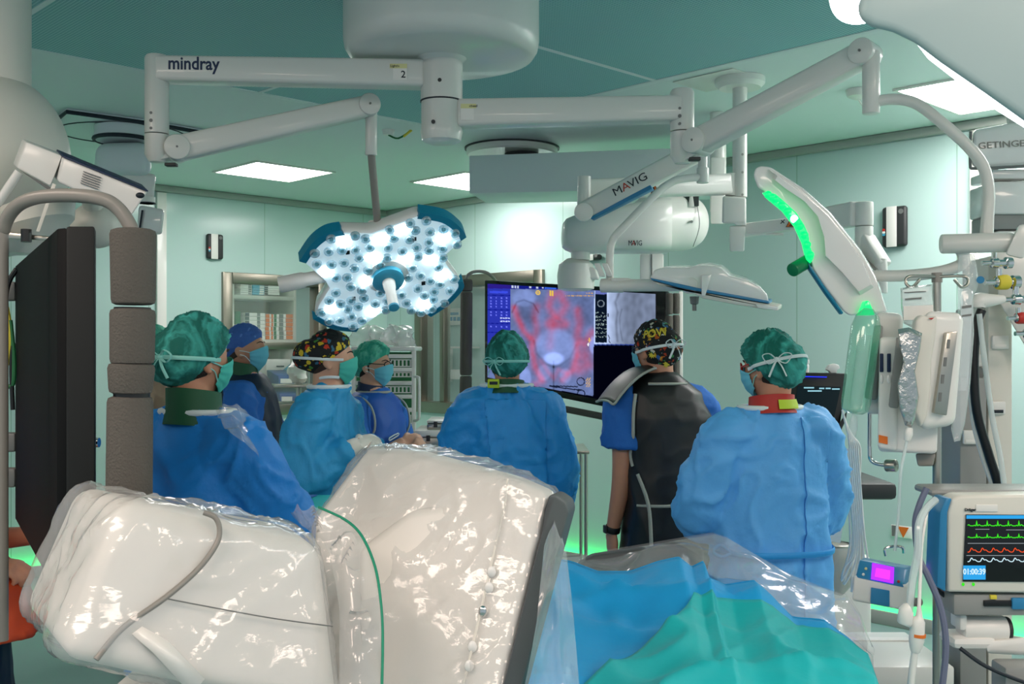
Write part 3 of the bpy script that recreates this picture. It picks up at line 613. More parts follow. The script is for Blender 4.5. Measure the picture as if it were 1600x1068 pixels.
m = MB(); m.hexa([V(1058, 322, DM-.16), V(1092, 322, DM-.16), V(1092, 305, DM-.1), V(1056, 305, DM-.1), V(1058, 322, DM-.1), V(1092, 322, DM-.1), V(1092, 304, DM), V(1056, 304, DM)], .004); m.build('cable_port', 'dark_grey', bo)
m = MB(); m.hexa([V(1075, 323, DM-.17), V(1085, 323, DM-.17), V(1082, 302, DM-.11), V(1078, 302, DM-.11), V(1075, 323, DM-.14), V(1085, 323, DM-.14), V(1082, 302, DM-.04), V(1078, 302, DM-.04)], .003); m.build('port_rib', 'white_plastic', bo)
m = MB(); m.cyl(V(1122, 330, DM+.1), Vector((V(1122, 330, DM+.1).x, DM+.1, CZ-.001)), .045, n=28)
m.hexa([V(1110, 350, DM+.05), V(1134, 350, DM+.05), V(1134, 246, DM+.05), V(1110, 246, DM+.05), V(1110, 350, DM+.15), V(1134, 350, DM+.15), V(1134, 246, DM+.15), V(1110, 246, DM+.15)], .01)
m.build('ceiling_column', 'white_plastic', bo)
m = MB(); m.cyl(V(907, 392, 5.5), V(907, 406, 5.5), .05, n=28); m.lathe([(.05, 0), (.09, -.03), (.1, -.09), (.095, -.16), (.06, -.17)], V(900, 404, 5.52), (0, 0, 1), 32)
m.hexa([V(893, 437, 5.45), V(938, 437, 5.45), V(932, 420, 5.45), V(895, 406, 5.45), V(893, 437, 5.7), V(938, 437, 5.7), V(932, 420, 5.7), V(895, 406, 5.7)], .015, 3)
m.build('swivel', 'white_plastic', bo)
m = MB(); m.hexa([V(1000, 440, 6.0), V(1037, 440, 6.0), V(1037, 396, 6.0), V(1000, 396, 6.0), V(1000, 440, 6.1), V(1037, 440, 6.1), V(1037, 396, 6.1), V(1000, 396, 6.1)], .01); m.m = 1; m.hexa([V(1017.5, 440, 5.995), V(1019, 440, 5.995), V(1019, 397, 5.995), V(1017.5, 397, 5.995), V(1017.5, 440, 6), V(1019, 440, 6), V(1019, 397, 6), V(1017.5, 397, 6)]); m.build('rear_post', ['white_plastic', 'mid_grey'], bo)
# ------------------------------------------------------------------ near lamp head, top right corner
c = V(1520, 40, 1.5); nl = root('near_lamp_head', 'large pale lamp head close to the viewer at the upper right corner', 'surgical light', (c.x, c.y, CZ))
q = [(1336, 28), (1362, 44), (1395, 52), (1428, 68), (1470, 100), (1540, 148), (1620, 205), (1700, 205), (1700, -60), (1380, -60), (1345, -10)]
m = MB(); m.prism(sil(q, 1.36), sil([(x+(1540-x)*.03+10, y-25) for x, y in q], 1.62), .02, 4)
mat('shaded_shell_plastic', '#a3b9b9', .4); nb = m.build('shell', 'shaded_shell_plastic', nl)  # shade and teal reflection from the drapes are put into the shell colour
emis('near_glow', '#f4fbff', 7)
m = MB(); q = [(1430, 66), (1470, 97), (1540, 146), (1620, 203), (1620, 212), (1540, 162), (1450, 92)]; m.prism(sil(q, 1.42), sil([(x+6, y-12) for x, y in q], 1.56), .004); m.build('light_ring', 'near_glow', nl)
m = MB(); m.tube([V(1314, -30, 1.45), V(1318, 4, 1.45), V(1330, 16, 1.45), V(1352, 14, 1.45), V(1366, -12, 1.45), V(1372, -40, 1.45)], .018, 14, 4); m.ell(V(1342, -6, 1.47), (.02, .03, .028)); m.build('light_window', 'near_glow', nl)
m = MB(); m.cyl(V(1560, -40, 1.5), Vector((c.x+.04, 1.5, CZ-.001)), .03, n=20); m.build('drop_tube', 'white_plastic', nl)
# ------------------------------------------------------------------ left: ceiling pendants
DP = 6.1
c = Vz(195, 196, CZ); pd = root('ceiling_pendant', 'white ceiling pendant on a black edged mounting plate at far left', 'pendant', (c.x, c.y, CZ))
P = [Vz(x, y, CZ) for x, y in ((88, 182), (104, 169), (226, 186), (328, 204), (318, 212), (215, 232), (92, 222))]
m = MB(); m.prism(P, (0, 0, -.02), .003); m.build('mount_plate', 'ceiling_white', pd)
m = MB()
m.tube([p+Vector((0, 0, -.02)) for p in P[:4]], .012, 6, 1); m.build('edge_gap', 'ink', pd)
m = MB(); q = Vz(190, 203, CZ)+Vector((0, 0, -.022)); m.tube([q+Vector((math.cos(g)*.37, math.sin(g)*.33, 0)) for g in [math.pi*2*i/32 for i in range(32)]], .004, 6, 1, close=True); m.build('seam_ring', 'ink', pd)
k = Vector((c.x, c.y, 0)); m = MB(); m.lathe([(.155, V(0, 221, DP).z), (.16, V(0, 214, DP).z), (.16, CZ-.03)], V(193, 545, DP)*1-Vector((0, 0, CH)), (0, 0, 1), 40); m.build('neck', 'ceiling_white', pd)
m = MB(); o = V(193, 545, DP)-Vector((0, 0, CH)); m.tube([o+Vector((math.cos(g)*.162, math.sin(g)*.162, V(0, 219, DP).z)) for g in [math.pi*2*i/32 for i in range(32)]], .012, 8, 1, close=True); m.build('black_ring', 'ink', pd)
m = MB(); m.hexa([V(147, 272, DP-.15), V(238, 276, DP-.15), V(233, 222, DP-.15), V(150, 224, DP-.15), V(147, 272, DP+.3), V(238, 276, DP+.3), V(233, 222, DP+.3), V(150, 224, DP+.3)], .06, 4); m.build('shoulder', 'ceiling_white', pd)
m = MB(); m.hexa([V(196, 312, DP-.1), V(240, 312, DP-.1), V(244, 272, DP-.1), V(190, 268, DP-.1), V(196, 312, DP+.1), V(240, 312, DP+.1), V(244, 272, DP+.1), V(190, 268, DP+.1)], .02, 3); m.build('arm', 'white_plastic', pd)
m = MB(); m.cyl(V(230, 308, DP-.1), V(230, 318, DP-.1), .045, n=24); m.m = 1; m.cyl(V(230, 316.5, DP-.1), V(230, 318, DP-.1), .047, n=24); m.build('swivel', ['white_plastic', 'ink'], pd)
m = MB(); m.hexa([V(214, 362, DP-.2), V(253, 367, DP-.2), V(257, 327, DP-.2), V(217, 320, DP-.2), V(214, 362, DP+.05), V(253, 367, DP+.05), V(257, 327, DP+.05), V(217, 320, DP+.05)], .02, 3); bx = m.build('monitor_box', 'white_gloss', pd)
m = MB(); m.hexa([V(216, 362, DP-.21), V(219, 362, DP-.21), V(224, 328, DP-.21), V(221, 328, DP-.21), V(216, 362, DP-.19), V(219, 362, DP-.19), V(224, 328, DP-.19), V(221, 328, DP-.19)]); m.build('box_gap', 'ink', bx)
# near left dome and equipment box
c = V(20, 230, 3.4); dm = root('equipment_pendant', 'big pale rounded ceiling pendant at the upper left edge with a tilted vent box', 'pendant', (c.x, c.y, CZ))
m = MB(); m.ell(V(2, 245, 3.4), (.205, .24, .26), 40, 24); m.build('dome', 'cream_plastic', dm)
m = MB(); m.cyl(V(2, 190, 3.4), Vector((V(2, 0, 3.4).x, 3.4, CZ-.001)), .09, n=28); m.build('ceiling_tube', 'cream_plastic', dm)
def slab(q, d0, d1, dx=0, dy=0, bev=.004, seg=2):
    return MB().hexa([V(x, y, d0) for x, y in q]+[V(x+dx, y+dy, d1) for x, y in q], bev, seg)
slab([(26, 262), (79, 291), (98, 243), (41, 221)], 2.9, 3.1, -6, -5, .006).build('junction_box', 'white_plastic', dm)
vb = slab([(90, 284), (205, 338), (231, 299), (99, 245)], 2.85, 3.15, -10, -10, .008, 3).build('vent_box', 'white_plastic', dm)
slab([(98, 245.5), (231, 299.5), (232, 298), (99, 243)], 2.845, 3.1, -10, -10, .001).build('edge_gap', 'navy', vb)
for i in range(6):
    t = i*3.6; slab([(130-t*.25, 267+t+1.1), (158-t*.25, 277+t+1.1), (158-t*.25, 275.8+t+1), (130-t*.25, 265.8+t+1)], 2.843, 2.86, 0, 0, 0).build('vent_slat', 'mid_grey', vb)
m = MB(); m.ell(V(219, 305, 2.85), (.012, .008, .008)); m.build('port', 'ink', vb)
slab([(30, 265), (80, 293), (76, 297), (34, 268)], 2.92, 3.1, 0, 0, .002).build('under_plate', 'mid_grey', dm)
m = MB(); m.tube([V(-20, 340, 2.9), V(3, 308, 2.9), V(30, 268, 2.9)], .012, 12, 1); m.build('tie_rod', 'white_plastic', dm)
slab([(82, 286), (88, 288), (62, 362), (56, 362)], 2.86, 2.9, 0, 0, .002).build('bracket', 'cream_plastic', dm)
slab([(4, 372), (78, 376), (78, 369), (4, 362)], 2.9, 2.95, 0, 0, .003).build('cross_bar', 'steel', dm)
m = MB(); m.cyl(V(41, 358, 2.88), V(41, 378, 2.88), .014, n=16); m.build('clamp', 'black', dm)
m = MB(); m.rings([[V(20, 396, 3.05)+Vector((math.cos(g)*.06, math.sin(g)*.06, 0)) for g in [i*math.pi/12 for i in range(24)]]]+[[V(x, y, 3.05)+Vector((math.cos(g)*r, math.sin(g)*r, math.cos(g)*r*.35)) for g in [i*math.pi/12 for i in range(24)]] for x, y, r in ((30, 385, .1), (42, 360, .13), (46, 335, .125), (45, 322, .1))]); m.build('bowl', 'cream_plastic', dm)
m = MB(); m.ell(V(150, 352, 3.3), (.077, .08, .072), 28, 18); m.cyl(V(150, 340, 3.3), V(140, 300, 3.2), .03); m.build('ball_cover', 'cream_plastic', dm)
mat('matt_black', '#08090a', .7, spec=.15); mat('matt_dark', '#1e2020', .65, spec=.25)
# ------------------------------------------------------------------ near display seen edge-on with padded guard rail
nd = root('edge_on_display', 'dark display seen edge on at far left beside a grey padded rail', 'display', (V(85, 0, 1.95).x, 1.95, V(0, 880, 1.9).z))
zt, zb2 = V(0, 357, 1.9).z, V(0, 930, 1.9).z
def at(px, d, z): p = V(px, 545, d); p.z = z; return p
def vprism(mb, pts, z0, z1, bev=0): return mb.prism([at(px, d, z0) for px, d in pts], [at(px, d, z1) for px, d in pts], bev)
m = MB(); vprism(m, [(89, 1.9), (104, 1.885), (104, 2.1), (27, 2.78), (24, 2.75)], zb2, zt, .003); m.build('rear_cover', 'matt_black', nd)
m = MB(); vprism(m, [(104, 1.88), (148, 1.88), (150, 1.93), (109, 2.6), (80, 2.6)], zb2, zt+.002, .004); m.build('bezel', 'matt_dark', nd)
m = MB()
for y in (455, 690, 745): m = MB(); m.box(at(14, 2.75, V(0, y, 2.75).z), (.05, .04, .05), .008); m.build('wall_bracket', 'mid_grey', nd)
for k, (pts, mm, r) in enumerate(([[(26, 420), (14, 440), (8, 470), (6, 520)], 'black', .007], [[(10, 480), (16, 520), (12, 560), (6, 580)], 'yellow', .007], [[(16, 500), (22, 560), (20, 600), (8, 602)], 'green_paint', .006], [[(20, 540), (18, 580), (20, 640)], 'black', .006])):
    m = MB(); m.tube([V(x, y, 2.7) for x, y in pts], r, 8, 4); m.build('cable', mm, nd)
gr = root('padded_guard_rail', 'grey foam padded upright with bent metal tube on top at left', 'guard rail', (V(207, 0, 1.9).x, 1.9, V(0, 900, 1.9).z))
m = MB(); m.tube([V(208, 372, 1.9), V(203, 352, 1.9), V(185, 326, 1.9), V(160, 311, 1.9), V(110, 305, 1.92), V(55, 309, 1.95), V(22, 326, 1.98), V(5, 360, 2.0), V(2, 420, 2.0), V(2, 1000, 2.0)], .0128, 18, 6); m.build('tube', 'tube_grey', gr)
def pad(x0, x1, y0, y1, xb0, xb1, d=1.9):
    a, b = V((x0+x1)/2, y0, d), V((xb0+xb1)/2, y1, d); r0, r1 = (x1-x0)/2/F*d, (xb1-xb0)/2/F*d
    L = (b-a).length; return MB().lathe([(r0*.78, 0), (r0*.95, .003), (r0, .01), (r1, L-.01), (r1*.95, L-.003), (r1*.78, L)], a, b-a, 28)
for q in ((173, 243, 358, 476, 175, 242), (173, 242, 482, 569, 173, 240), (170, 241, 567, 615, 171, 237), (169, 238, 619, 900, 165, 236)): pad(*q).build('foam_pad', 'foam', gr)
m = MB(); m.cyl(V(207, 480, 1.9), V(203, 1000, 1.9), .032, n=20); m.build('post', 'black', gr)
m = MB(); m.cyl(V(143, 691, 3.0), V(155, 691, 3.0), .014, n=16); m.build('knob', 'chrome', nd)
# ------------------------------------------------------------------ people
mat('skin', '#c98f72', .5, sss=.08, var=.08, vscale=25); mat('skin_pale', '#d8a58a', .5, sss=.08, var=.08, vscale=25)
mat('hair_dark', '#1d1410', .7, bump=.5, bscale=200); mat('hair_brown', '#3a241a', .7, bump=.5, bscale=200)
mat('gown_blue', fold=.5, fscale=5.5, col='#2296e2', rough=.55, bump=.35, bscale=26, var=.07, vscale=5); mat('gown_light', fold=.5, fscale=5.5, col='#5cb0f4', rough=.55, bump=.35, bscale=24, var=.07, vscale=5)
mat('gown_teal', fold=.5, fscale=5.5, col='#1f93c8', rough=.6, bump=.35, bscale=26, var=.07, vscale=5); mat('gown_deep', fold=.5, fscale=5.5, col='#1284dc', rough=.55, bump=.3, bscale=26, var=.06, vscale=5)
mat('scrub_blue', fold=.4, fscale=6, col='#2068bc', rough=.8, bump=.3, bscale=30, var=.06); mat('apron_black', '#16191a', .42, bump=.12, bscale=12); mat('apron_blue', '#1456b0', .6, bump=.15, bscale=14); mat('vest_dark', '#0d2138', .55, bump=.15, bscale=14)
mat('piping', '#a9aca2', .6); cap_cloth('cap_green', '#106a60', '#48b8ae'); cap_cloth('cap_mint', '#2f9c84', '#78d4ba'); mat('cap_blue', '#3f6bb4', .8, bump=.2, var=.1)
print_cloth('cap_blue_print', '#3c66b0', ['#3c66b0', '#3c66b0', '#b63a55', '#3c66b0', '#5b86cc', '#3c66b0'], 38, .3)
print_cloth('cap_duck_print', '#15181a', ['#d9b92a', '#15181a', '#c43a20', '#e0c232', '#4f8f3a', '#15181a', '#d9b92a', '#3b6f8a'], 36, .42)
print_cloth('cap_comic_print', '#0e1214', ['#c8c8b8', '#b03a1c', '#14181a', '#2a5f9a', '#14181a', '#c79c28', '#14181a', '#3f8a4c', '#bfc6c6', '#b85c1a', '#5fa4af'], 46, .44)
mat('mask_blue', '#6fc3d8', .8, bump=.15, bscale=60); mat('mask_mint', '#49bfae', .8); mat('tie_white', '#dfe9ea', .7); mat('tie_mint', '#8fd6cc', .7)
mat('glove', '#e4dccf', .45, bump=.1, bscale=60); mat('collar_green', '#0f5234', .6); mat('eye_white', '#e8e4de', .2); mat('iris', '#2a1a10', .2); mat('beige_cloth', '#a88a72', .8, bump=.2, bscale=30); mat('orange_apron', '#c8481a', .5, bump=.2, bscale=14)
def crease(p, off=0):
    n = noise.noise(p+Vector((off, off*1.7, -off))); return max(0, 1-abs(n)*5)**1.3
def HB(d, det=1):
    d = Vector(d).normalized(); q = d/math.sqrt((d.x/.074)**2+(d.y/.097)**2+(d.z/.118)**2)
    t = max(0, min(1, -q.z/.118)); x, y, z = q
    x *= 1-.28*t**1.5
    y *= (1-.42*t) if y < 0 else (1-.1*t)
    if det and y > 0:
        g = math.exp(-(x/.012)**2); h = max(0, min(1, (.022-z)/.05)) if z > -.03 else max(0, 1-(-.03-z)/.01)
        y += .024*g*h
        y -= .010*math.exp(-((abs(x)-.031)/.014)**2-((z-.006)/.011)**2)
        y += .004*math.exp(-((z-.026)/.009)**2)*math.exp(-(x/.05)**2)
        y += .005*math.exp(-((z+.066)/.012)**2)*math.exp(-(x/.022)**2)+.007*math.exp(-((z+.1)/.014)**2)*math.exp(-(x/.02)**2)
    return Vector((x, y, z))
def AE(az, el): return Vector((math.sin(az)*math.cos(el), math.cos(az)*math.cos(el), math.sin(el)))   # azimuth 0 = face, + = right
def hand(mb, w, fd, nr, thumb, curl=.5, k=1, grow=0):
    fd = Vector(fd).normalized(); nr = Vector(nr); nr = (nr-fd*nr.dot(fd)).normalized(); lt = fd.cross(nr)*thumb
    mb.tube([w-fd*.02, w+fd*.015*k, w+fd*.05*k, w+fd*.09*k], [.026+grow, .033+grow, .043+grow, .04+grow], 16, 3, flat=.42, up=lt)
    for i, (L, r) in enumerate(((.072, .0092), (.08, .0096), (.074, .0092), (.058, .008))):
        p = w+fd*(.084-.004*abs(i-1))*k+lt*(.029-.0195*i)*k; a = 0; P = [p-fd*.012, p]
        for j in range(3):
            a += curl*(.8+.12*i)*(1 if j else .7); p = p+(fd*math.cos(a)-nr*math.sin(a))*L*k*(.42, .33, .25)[j]; P.append(p)
        mb.tube(P, [r+grow, r*1.03+grow, r+grow, r*.92+grow, r*.72+grow], 10, 3)
    p = w+fd*.022*k+lt*.026*k; d1 = (fd*.62+lt*.72-nr*.3).normalized(); d2 = (fd*.85+lt*.2-nr*.45*(1+curl)).normalized()
    mb.tube([p-d1*.01, p+d1*.04*k, p+d1*.04*k+d2*.032*k, p+d1*.04*k+d2*.058*k], [.015+grow, .0125+grow, .011+grow, .0085+grow], 10, 3)
class Person:
    def __init__(s, label, tpx, d, rz, hpx, hpy, hyaw, hd=0, pitch=0, roll=0, wide=1, arms=None, skin='skin', group=None, up=1.2):
        s.up = up
        loc = V(tpx, HY, d); loc.z = 0; s.rz = R(rz)
        s.r = root('person', label, 'person', loc, s.rz, group)
        hw = V(hpx, hpy, d+hd); s.s = hw.z/1.635; k = s.s
        h = (Matrix.Rotation(-s.rz, 3, 'Z') @ (hw-loc))/k; s.h = h; s.w = wide; s.skin = skin
        s.HM = Matrix.Translation(h) @ Matrix.Rotation(R(hyaw)-s.rz, 4, 'Z') @ Matrix.Rotation(R(pitch), 4, 'X') @ Matrix.Rotation(R(roll), 4, 'Y')
        s.hoff = Vector((h.x, h.y, 0)); s.arms = arms or {}
    def zu(s, z): return z if z < 1.3 else 1.3+(z-1.3)*s.up
    def sh(s, z):                      # the spine leans towards the head
        t = max(0, min(1, (z-.9)/.62)); return s.hoff*t*t*.9
    def b(s, x, name, m, parent=None, ang=60, **tg):
        me = x.mesh() if isinstance(x, MB) else x
        me.transform(Matrix.Scale(s.s, 4)); return link(name, me, m, parent or s.r, ang, **tg)
    def H(s, d, off=0, det=0): d = Vector(d).normalized(); return s.HM @ (HB(d, det)+d*off)
    def trunk(s, mb, rows, n=36, k=2.4):
        rs = []
        for z, rx, ry, *y in rows:
            z = s.zu(z)
            o = s.sh(z)+Vector((y[1] if len(y) > 1 else 0, y[0] if y else 0, z)); q = []
            for i in range(n):
                g = 2*math.pi*i/n; c, e = math.cos(g), math.sin(g)
                q.append(o+Vector((rx*s.w*math.copysign(abs(c)**(2/k), c), ry*math.copysign(abs(e)**(2/k), e), 0)))
            rs.append(q)
        return mb.rings(rs)
    def arm(s, mb, side, r, end=1, r0=0):
        e, w = s.arms[side]; x = -1 if side == 'L' else 1; o = s.sh(1.42)
        P = [Vector((x*.08*s.w, 0, s.zu(1.405)))+o, Vector((x*.158*s.w, 0, s.zu(1.372)))+o, Vector(e), Vector(w)]
        if end < 1: P[3] = lerp(P[2], P[3], end)
        elif end == 1.5: pass
        return mb.tube(P, r, 16, 6)
    def body(s, hands=True, vox=.0075, curl=.5, hk=None):
        m = MB(); s.trunk(m, [(.84, .15, .11), (.95, .165, .12), (1.08, .145, .105), (1.2, .145, .105), (1.33, .165, .112), (1.41, .16, .095), (1.46, .085, .07), (1.5, .056, .056)])
        n0 = Vector((0, -.01, 1.43))+s.sh(1.43); n1 = s.HM @ Vector((0, -.022, -.055)); m.tube([n0, (n0+n1)/2+Vector((0, -.004, 0)), n1], [.062, .054, .056], 18, 3)
        g = MB(); 
        m.rings([[s.HM @ HB(AE(2*math.pi*i/48, -1.54+3.08*j/34)) for i in range(48)] for j in range(35)])
        for x in (-1, 1):
            rot = s.HM.to_3x3() @ Matrix.Rotation(x*.25, 3, 'Z'); m.ell(s.HM @ Vector((x*.077, -.01, -.004)), (.011, .02, .032), 14, 10, rot); m.ell(s.HM @ Vector((x*.079, -.004, -.03)), (.009, .01, .012), 10, 8, rot)
            m.tube([(x*.085, 0, .93), (x*.1, 0, .7), (x*.1, .01, .49), (x*.1, -.01, .28), (x*.1, -.03, .08)], [.085, .078, .055, .052, .04], 16, 4)
            m.tube([(x*.1, -.06, .045), (x*.105, .02, .05), (x*.115, .13, .03), (x*.118, .19, .025)], [.035, .042, .036, .02], 12, 3)
        for sd in s.arms:
            s.arm(m, sd, [.05, .052, .042, .027])
            e, w = s.arms[sd]; fd = (Vector(w)-Vector(e)).normalized(); q = (hk or {}).get(sd, {})
            if hands: hand(m, Vector(w), q.get('fd', fd), q.get('nr', (0, 0, 1)), q.get('th', 1 if sd == 'L' else -1), q.get('curl', curl))
        s.body_o = s.b(remesh(m, vox, 2), 'body', s.skin, ang=180)
        for x in (-1, 1):
            dv = Vector((x*.031, .088, .007)); c = s.HM @ (HB(dv)-Vector((0, .016, 0))); m = MB(); m.ell(c, (.0125, .0125, .0115), 14, 10); m.m = 1; m.ell(s.HM @ (HB(dv)-Vector((0, .0064, 0))), (.0055, .003, .0055), 12, 8); s.b(m, 'eye', ['eye_white', 'iris'])
            m = MB(); m.tube([s.H((x*.014, .09, .024), .002, 1), s.H((x*.031, .088, .031), .003, 1), s.H((x*.05, .078, .026), .001, 1)], [.003, .004, .002], 8, 3, flat=.6); s.b(m, 'eyebrow', 'hair_dark')
        return s
    def shoes(s):
        for x in (-1, 1):
            m = MB(); m.tube([(x*.1, -.085, .05), (x*.103, 0, .058), (x*.113, .12, .045), (x*.118, .2, .034)], [.05, .056, .05, .032], 16, 4); s.b(m, 'shoe', 'white_plastic')
    def hair(s, m='hair_dark', e0=-48, e1=10, a=100, off=.006):
        q = MB(); q.grid(lambda u, v: s.H(AE(R(lerp(a, 360-a, u)), R(lerp(e0+14*abs(u-.5)*2, e1, v))), off if 0 < v else .0, 0), 32, 10); s.b(q, 'hair', m)
    def cap(s, m, ef=27, eb=-40, off=.014, puff=.02, seed=0, wr=.006, name='surgical_cap', crown=0, low=0):
        def co(az, eld):
            k = (1-math.cos(az))/2; e0 = lerp(ef, eb, k)
            if eld < e0: return .008
            v = ((eld-e0)/(89.5-e0))**(1/.85); return .003+(off+.5*wr+(puff*k*k*math.sin(min(1, v*1.6)*math.pi)**.8 if v < .62 else 0))*min(1, v*7)
        s.co = co
        def f(u, v):
            az = 2*math.pi*u; k = (1-math.cos(az))/2; e0 = lerp(ef, eb, k**1.0); el = R(lerp(e0, 89.5, v**.85)); d = AE(az, el)
            t = min(1, v*7); bp = puff*k*k*math.sin(min(1, v*1.6)*math.pi)**.8 if v < .62 else 0
            w = wr*(ridge(Vector((d.x*3, d.y*3, d.z*5))*1.9, seed)+.6*ridge(Vector((math.cos(az)*7, math.sin(az)*7, v*2.5)), seed+4)*(1-v))
            tk = .4*wr*math.sin(az*26+seed)*max(0, 1-v*5)
            return s.H(d, .003+(off+w+bp+tk)*t+crown*v)
        q = MB(); q.grid(f, 84, 34); me = q.mesh(recalc=False); return s.b(me, name, m, ang=180)
    def mask(s, m, ties='tie_white', el0=-64, el1=3, aw=60, loops=True):
        def f(u, v):
            az = R(lerp(-aw, aw, u)); mid = 1-abs(u-.5)*2; el = R(lerp(el0*(.72+.28*mid), el1-14*(1-mid)**1.5+1.5*mid, v)); d = AE(az, el)
            return s.H(d, .006+.020*mid**.6*(.35+.65*math.sin(v*2.6+.25))+.0012*math.sin(v*22))
        q = MB(); q.grid(f, 28, 18); mk = s.b(q, 'face_mask', m, ang=180)
        if loops:
            for x in (-1, 1):
                q = MB()
                for e in (-14, -44): q.tube([s.H(AE(R(x*aw), R(e*.9)), .008), s.H(AE(R(x*76), R(e*.55)), .006), s.H(AE(R(x*93), R(-3 if e > -20 else -16)), .014)], .0022, 6, 4)
                s.b(q, 'ear_loop', ties, mk)
        return mk
    def tie(s, m='tie_white', ea=-8, eb=8, a0=60, bow=True, off=.024, knot=180, w=.006, side=1, droop=1):
        E = lambda az: lerp(ea, eb, (1-math.cos(R(az)))/2); f = lambda az: s.H(AE(R(az), R(E(az))), s.co(R(az), E(az))+.005)
        q = MB(); q.tube([f(a0+(360-2*a0)*i/24) for i in range(25)], w, 8, 2, flat=.3, up=(0, 0, 1))
        if bow:
            c = f(knot)+(f(knot)-s.HM.translation).normalized()*.004; X = (s.HM.to_3x3() @ AE(R(knot+90), 0)); Z = s.HM.to_3x3() @ Vector((0, 0, 1)); Y = X.cross(Z)
            Y = (c-s.HM.translation).normalized()
            q.ell(c, (.009, .009, .009), 10, 8)
            for x in (-1, 1):
                q.tube([c, c+X*x*.025+Z*.018+Y*.012, c+X*x*.05+Z*.004*droop+Y*.012, c+X*x*.03-Z*.016+Y*.01, c], .0045, 8, 5, flat=.4)
                q.tube([c, c+X*x*.014-Z*.025+Y*.01, c+X*x*.03*side-Z*.06+Y*.004], .0045, 8, 4, flat=.4)
        return s.b(q, 'mask_tie', m)
    def gown(s, m, rows=None, rs=(.08, .088, .08, .05), amp=1, seed=0, collar='tie_white', end=.97, vox=.0125, name='surgical_gown', zc=1.47, neck=.08):
        q = MB(); rows = rows or [(.42, .235, .2), (.7, .215, .178), (.95, .198, .162), (1.1, .185, .15), (1.25, .178, .143), (1.35, .165, .13), (1.41, .14, .112), (1.455, .105, .092), (1.488, neck, .078)]
        s.trunk(q, rows)
        for sd in s.arms: s.arm(q, sd, list(rs), end)
        me = remesh(q, vox, 4); c0 = s.sh(1.2)
        def f(p):
            n = Vector((noise.noise(p*4+Vector((seed, 0, 0))), noise.noise(p*4+Vector((0, seed, 9))), noise.noise(p*4+Vector((5, 5, seed)))))*.22
            p2 = p+n; hang = max(0, min(1, (1.2-p.z)/.5)); a = math.atan2(p.y-c0.y, p.x-c0.x); core = 1 if math.hypot(p.x-c0.x, p.y-c0.y) < .5 else 0
            d = .012*ridge(Vector((p2.x*3.5+p2.z*1.5, p2.y*3.5, p2.z*3-p2.x*2)), seed)+.011*crease(Vector((p2.x*6+p2.z*4, p2.y*6, p2.z*5-p2.x*4)), seed+3)+.005*crease(p2*13, seed+7)
            d += hang*core*.014*math.sin(a*9+3*noise.noise(p*2.2)+seed)
            return (d-.006)*amp
        crumple(me, f); g = s.b(me, name, m, ang=180)
        if collar:
            o = s.sh(s.zu(1.48)); k = MB(); k.tube([o+Vector(((neck+.006)*s.w*math.cos(h), .083*math.sin(h), s.zu(1.484))) for h in [2*math.pi*i/24 for i in range(24)]], .0095, 8, 2, close=True); s.b(k, 'neck_binding', collar, g)
        return g
    def overlap(s, g, m, x0, x1, side=1, off=.007):
        b = bmesh.new(); b.from_mesh(g.data); k = s.s; n = Vector((1.3*k-.45*k, 0, -(x1-x0)*k)) if 0 else Vector((.85, 0, -(x1-x0))).normalized()
        geo = lambda: list(b.verts)+list(b.edges)+list(b.faces)
        bmesh.ops.bisect_plane(b, geom=geo(), plane_co=Vector((x0*k, 0, .6*k)), plane_no=n*side, clear_inner=True)
        bmesh.ops.bisect_plane(b, geom=geo(), plane_co=Vector((0, -.03*k, 0)), plane_no=(0, -1, 0), clear_inner=True)
        bmesh.ops.bisect_plane(b, geom=geo(), plane_co=Vector((0, 0, 1.46*k)), plane_no=(0, 0, -1), clear_inner=True)
        bmesh.ops.bisect_plane(b, geom=geo(), plane_co=Vector((side*.17*k, 0, 0)), plane_no=(-side, 0, 0), clear_inner=True)
        b.normal_update(); ns = {v: v.normal.copy() for v in b.verts}
        for v in b.verts: v.co += ns[v]*off
        me = bpy.data.meshes.new('m'); b.to_mesh(me); b.free(); me.materials.clear(); o = link('back_panel', me, m, g, 180); q = o.modifiers.new('t', 'SOLIDIFY'); q.thickness = .004; return o
    def collar(s, m, z0=1.45, z1=1.545, r=.078, name='thyroid_collar'):
        z0, z1 = s.zu(z0), s.zu(z1) if s.up < 1.1 else s.zu(z1)-.035; o0, o1 = s.sh(z0), s.sh(z1); k = MB(); n = 28; rs = []
        for z, q in ((z0, r*1.2), (lerp(z0, z1, .5), r*1.02), (z1, r), (z1, r*.86), (z0, r*1.0)):
            o = s.sh(z)*1.0+Vector((0, -.012, z)); rs.append([o+Vector((math.cos(h)*q, math.sin(h)*q*.98, .012*math.sin(h)*(-1))) for h in [2*math.pi*i/n for i in range(n)]])
        k.rings(rs, cap=False); return s.b(k, name, m)
    def glasses(s, m):
        q = MB(); P = lambda x, z, f=.012: s.HM @ (HB((x, .09, z), 0)*1+Vector((0, f+.004, 0)))
        for x in (-1, 1): q.tube([P(x*.033+.024*math.cos(h), .004+.019*math.sin(h)) for h in [2*math.pi*i/16 for i in range(16)]], .0024, 6, 1, close=True)
        q.tube([P(-.01, .008), P(.01, .008)], .0024, 6, 1)
        for x in (-1, 1): q.tube([P(x*.056, .008), s.HM @ Vector((x*.078, .05, .012)), s.HM @ Vector((x*.082, -.01, .02))], .0024, 6, 2)
        s.b(q, 'glasses', m)
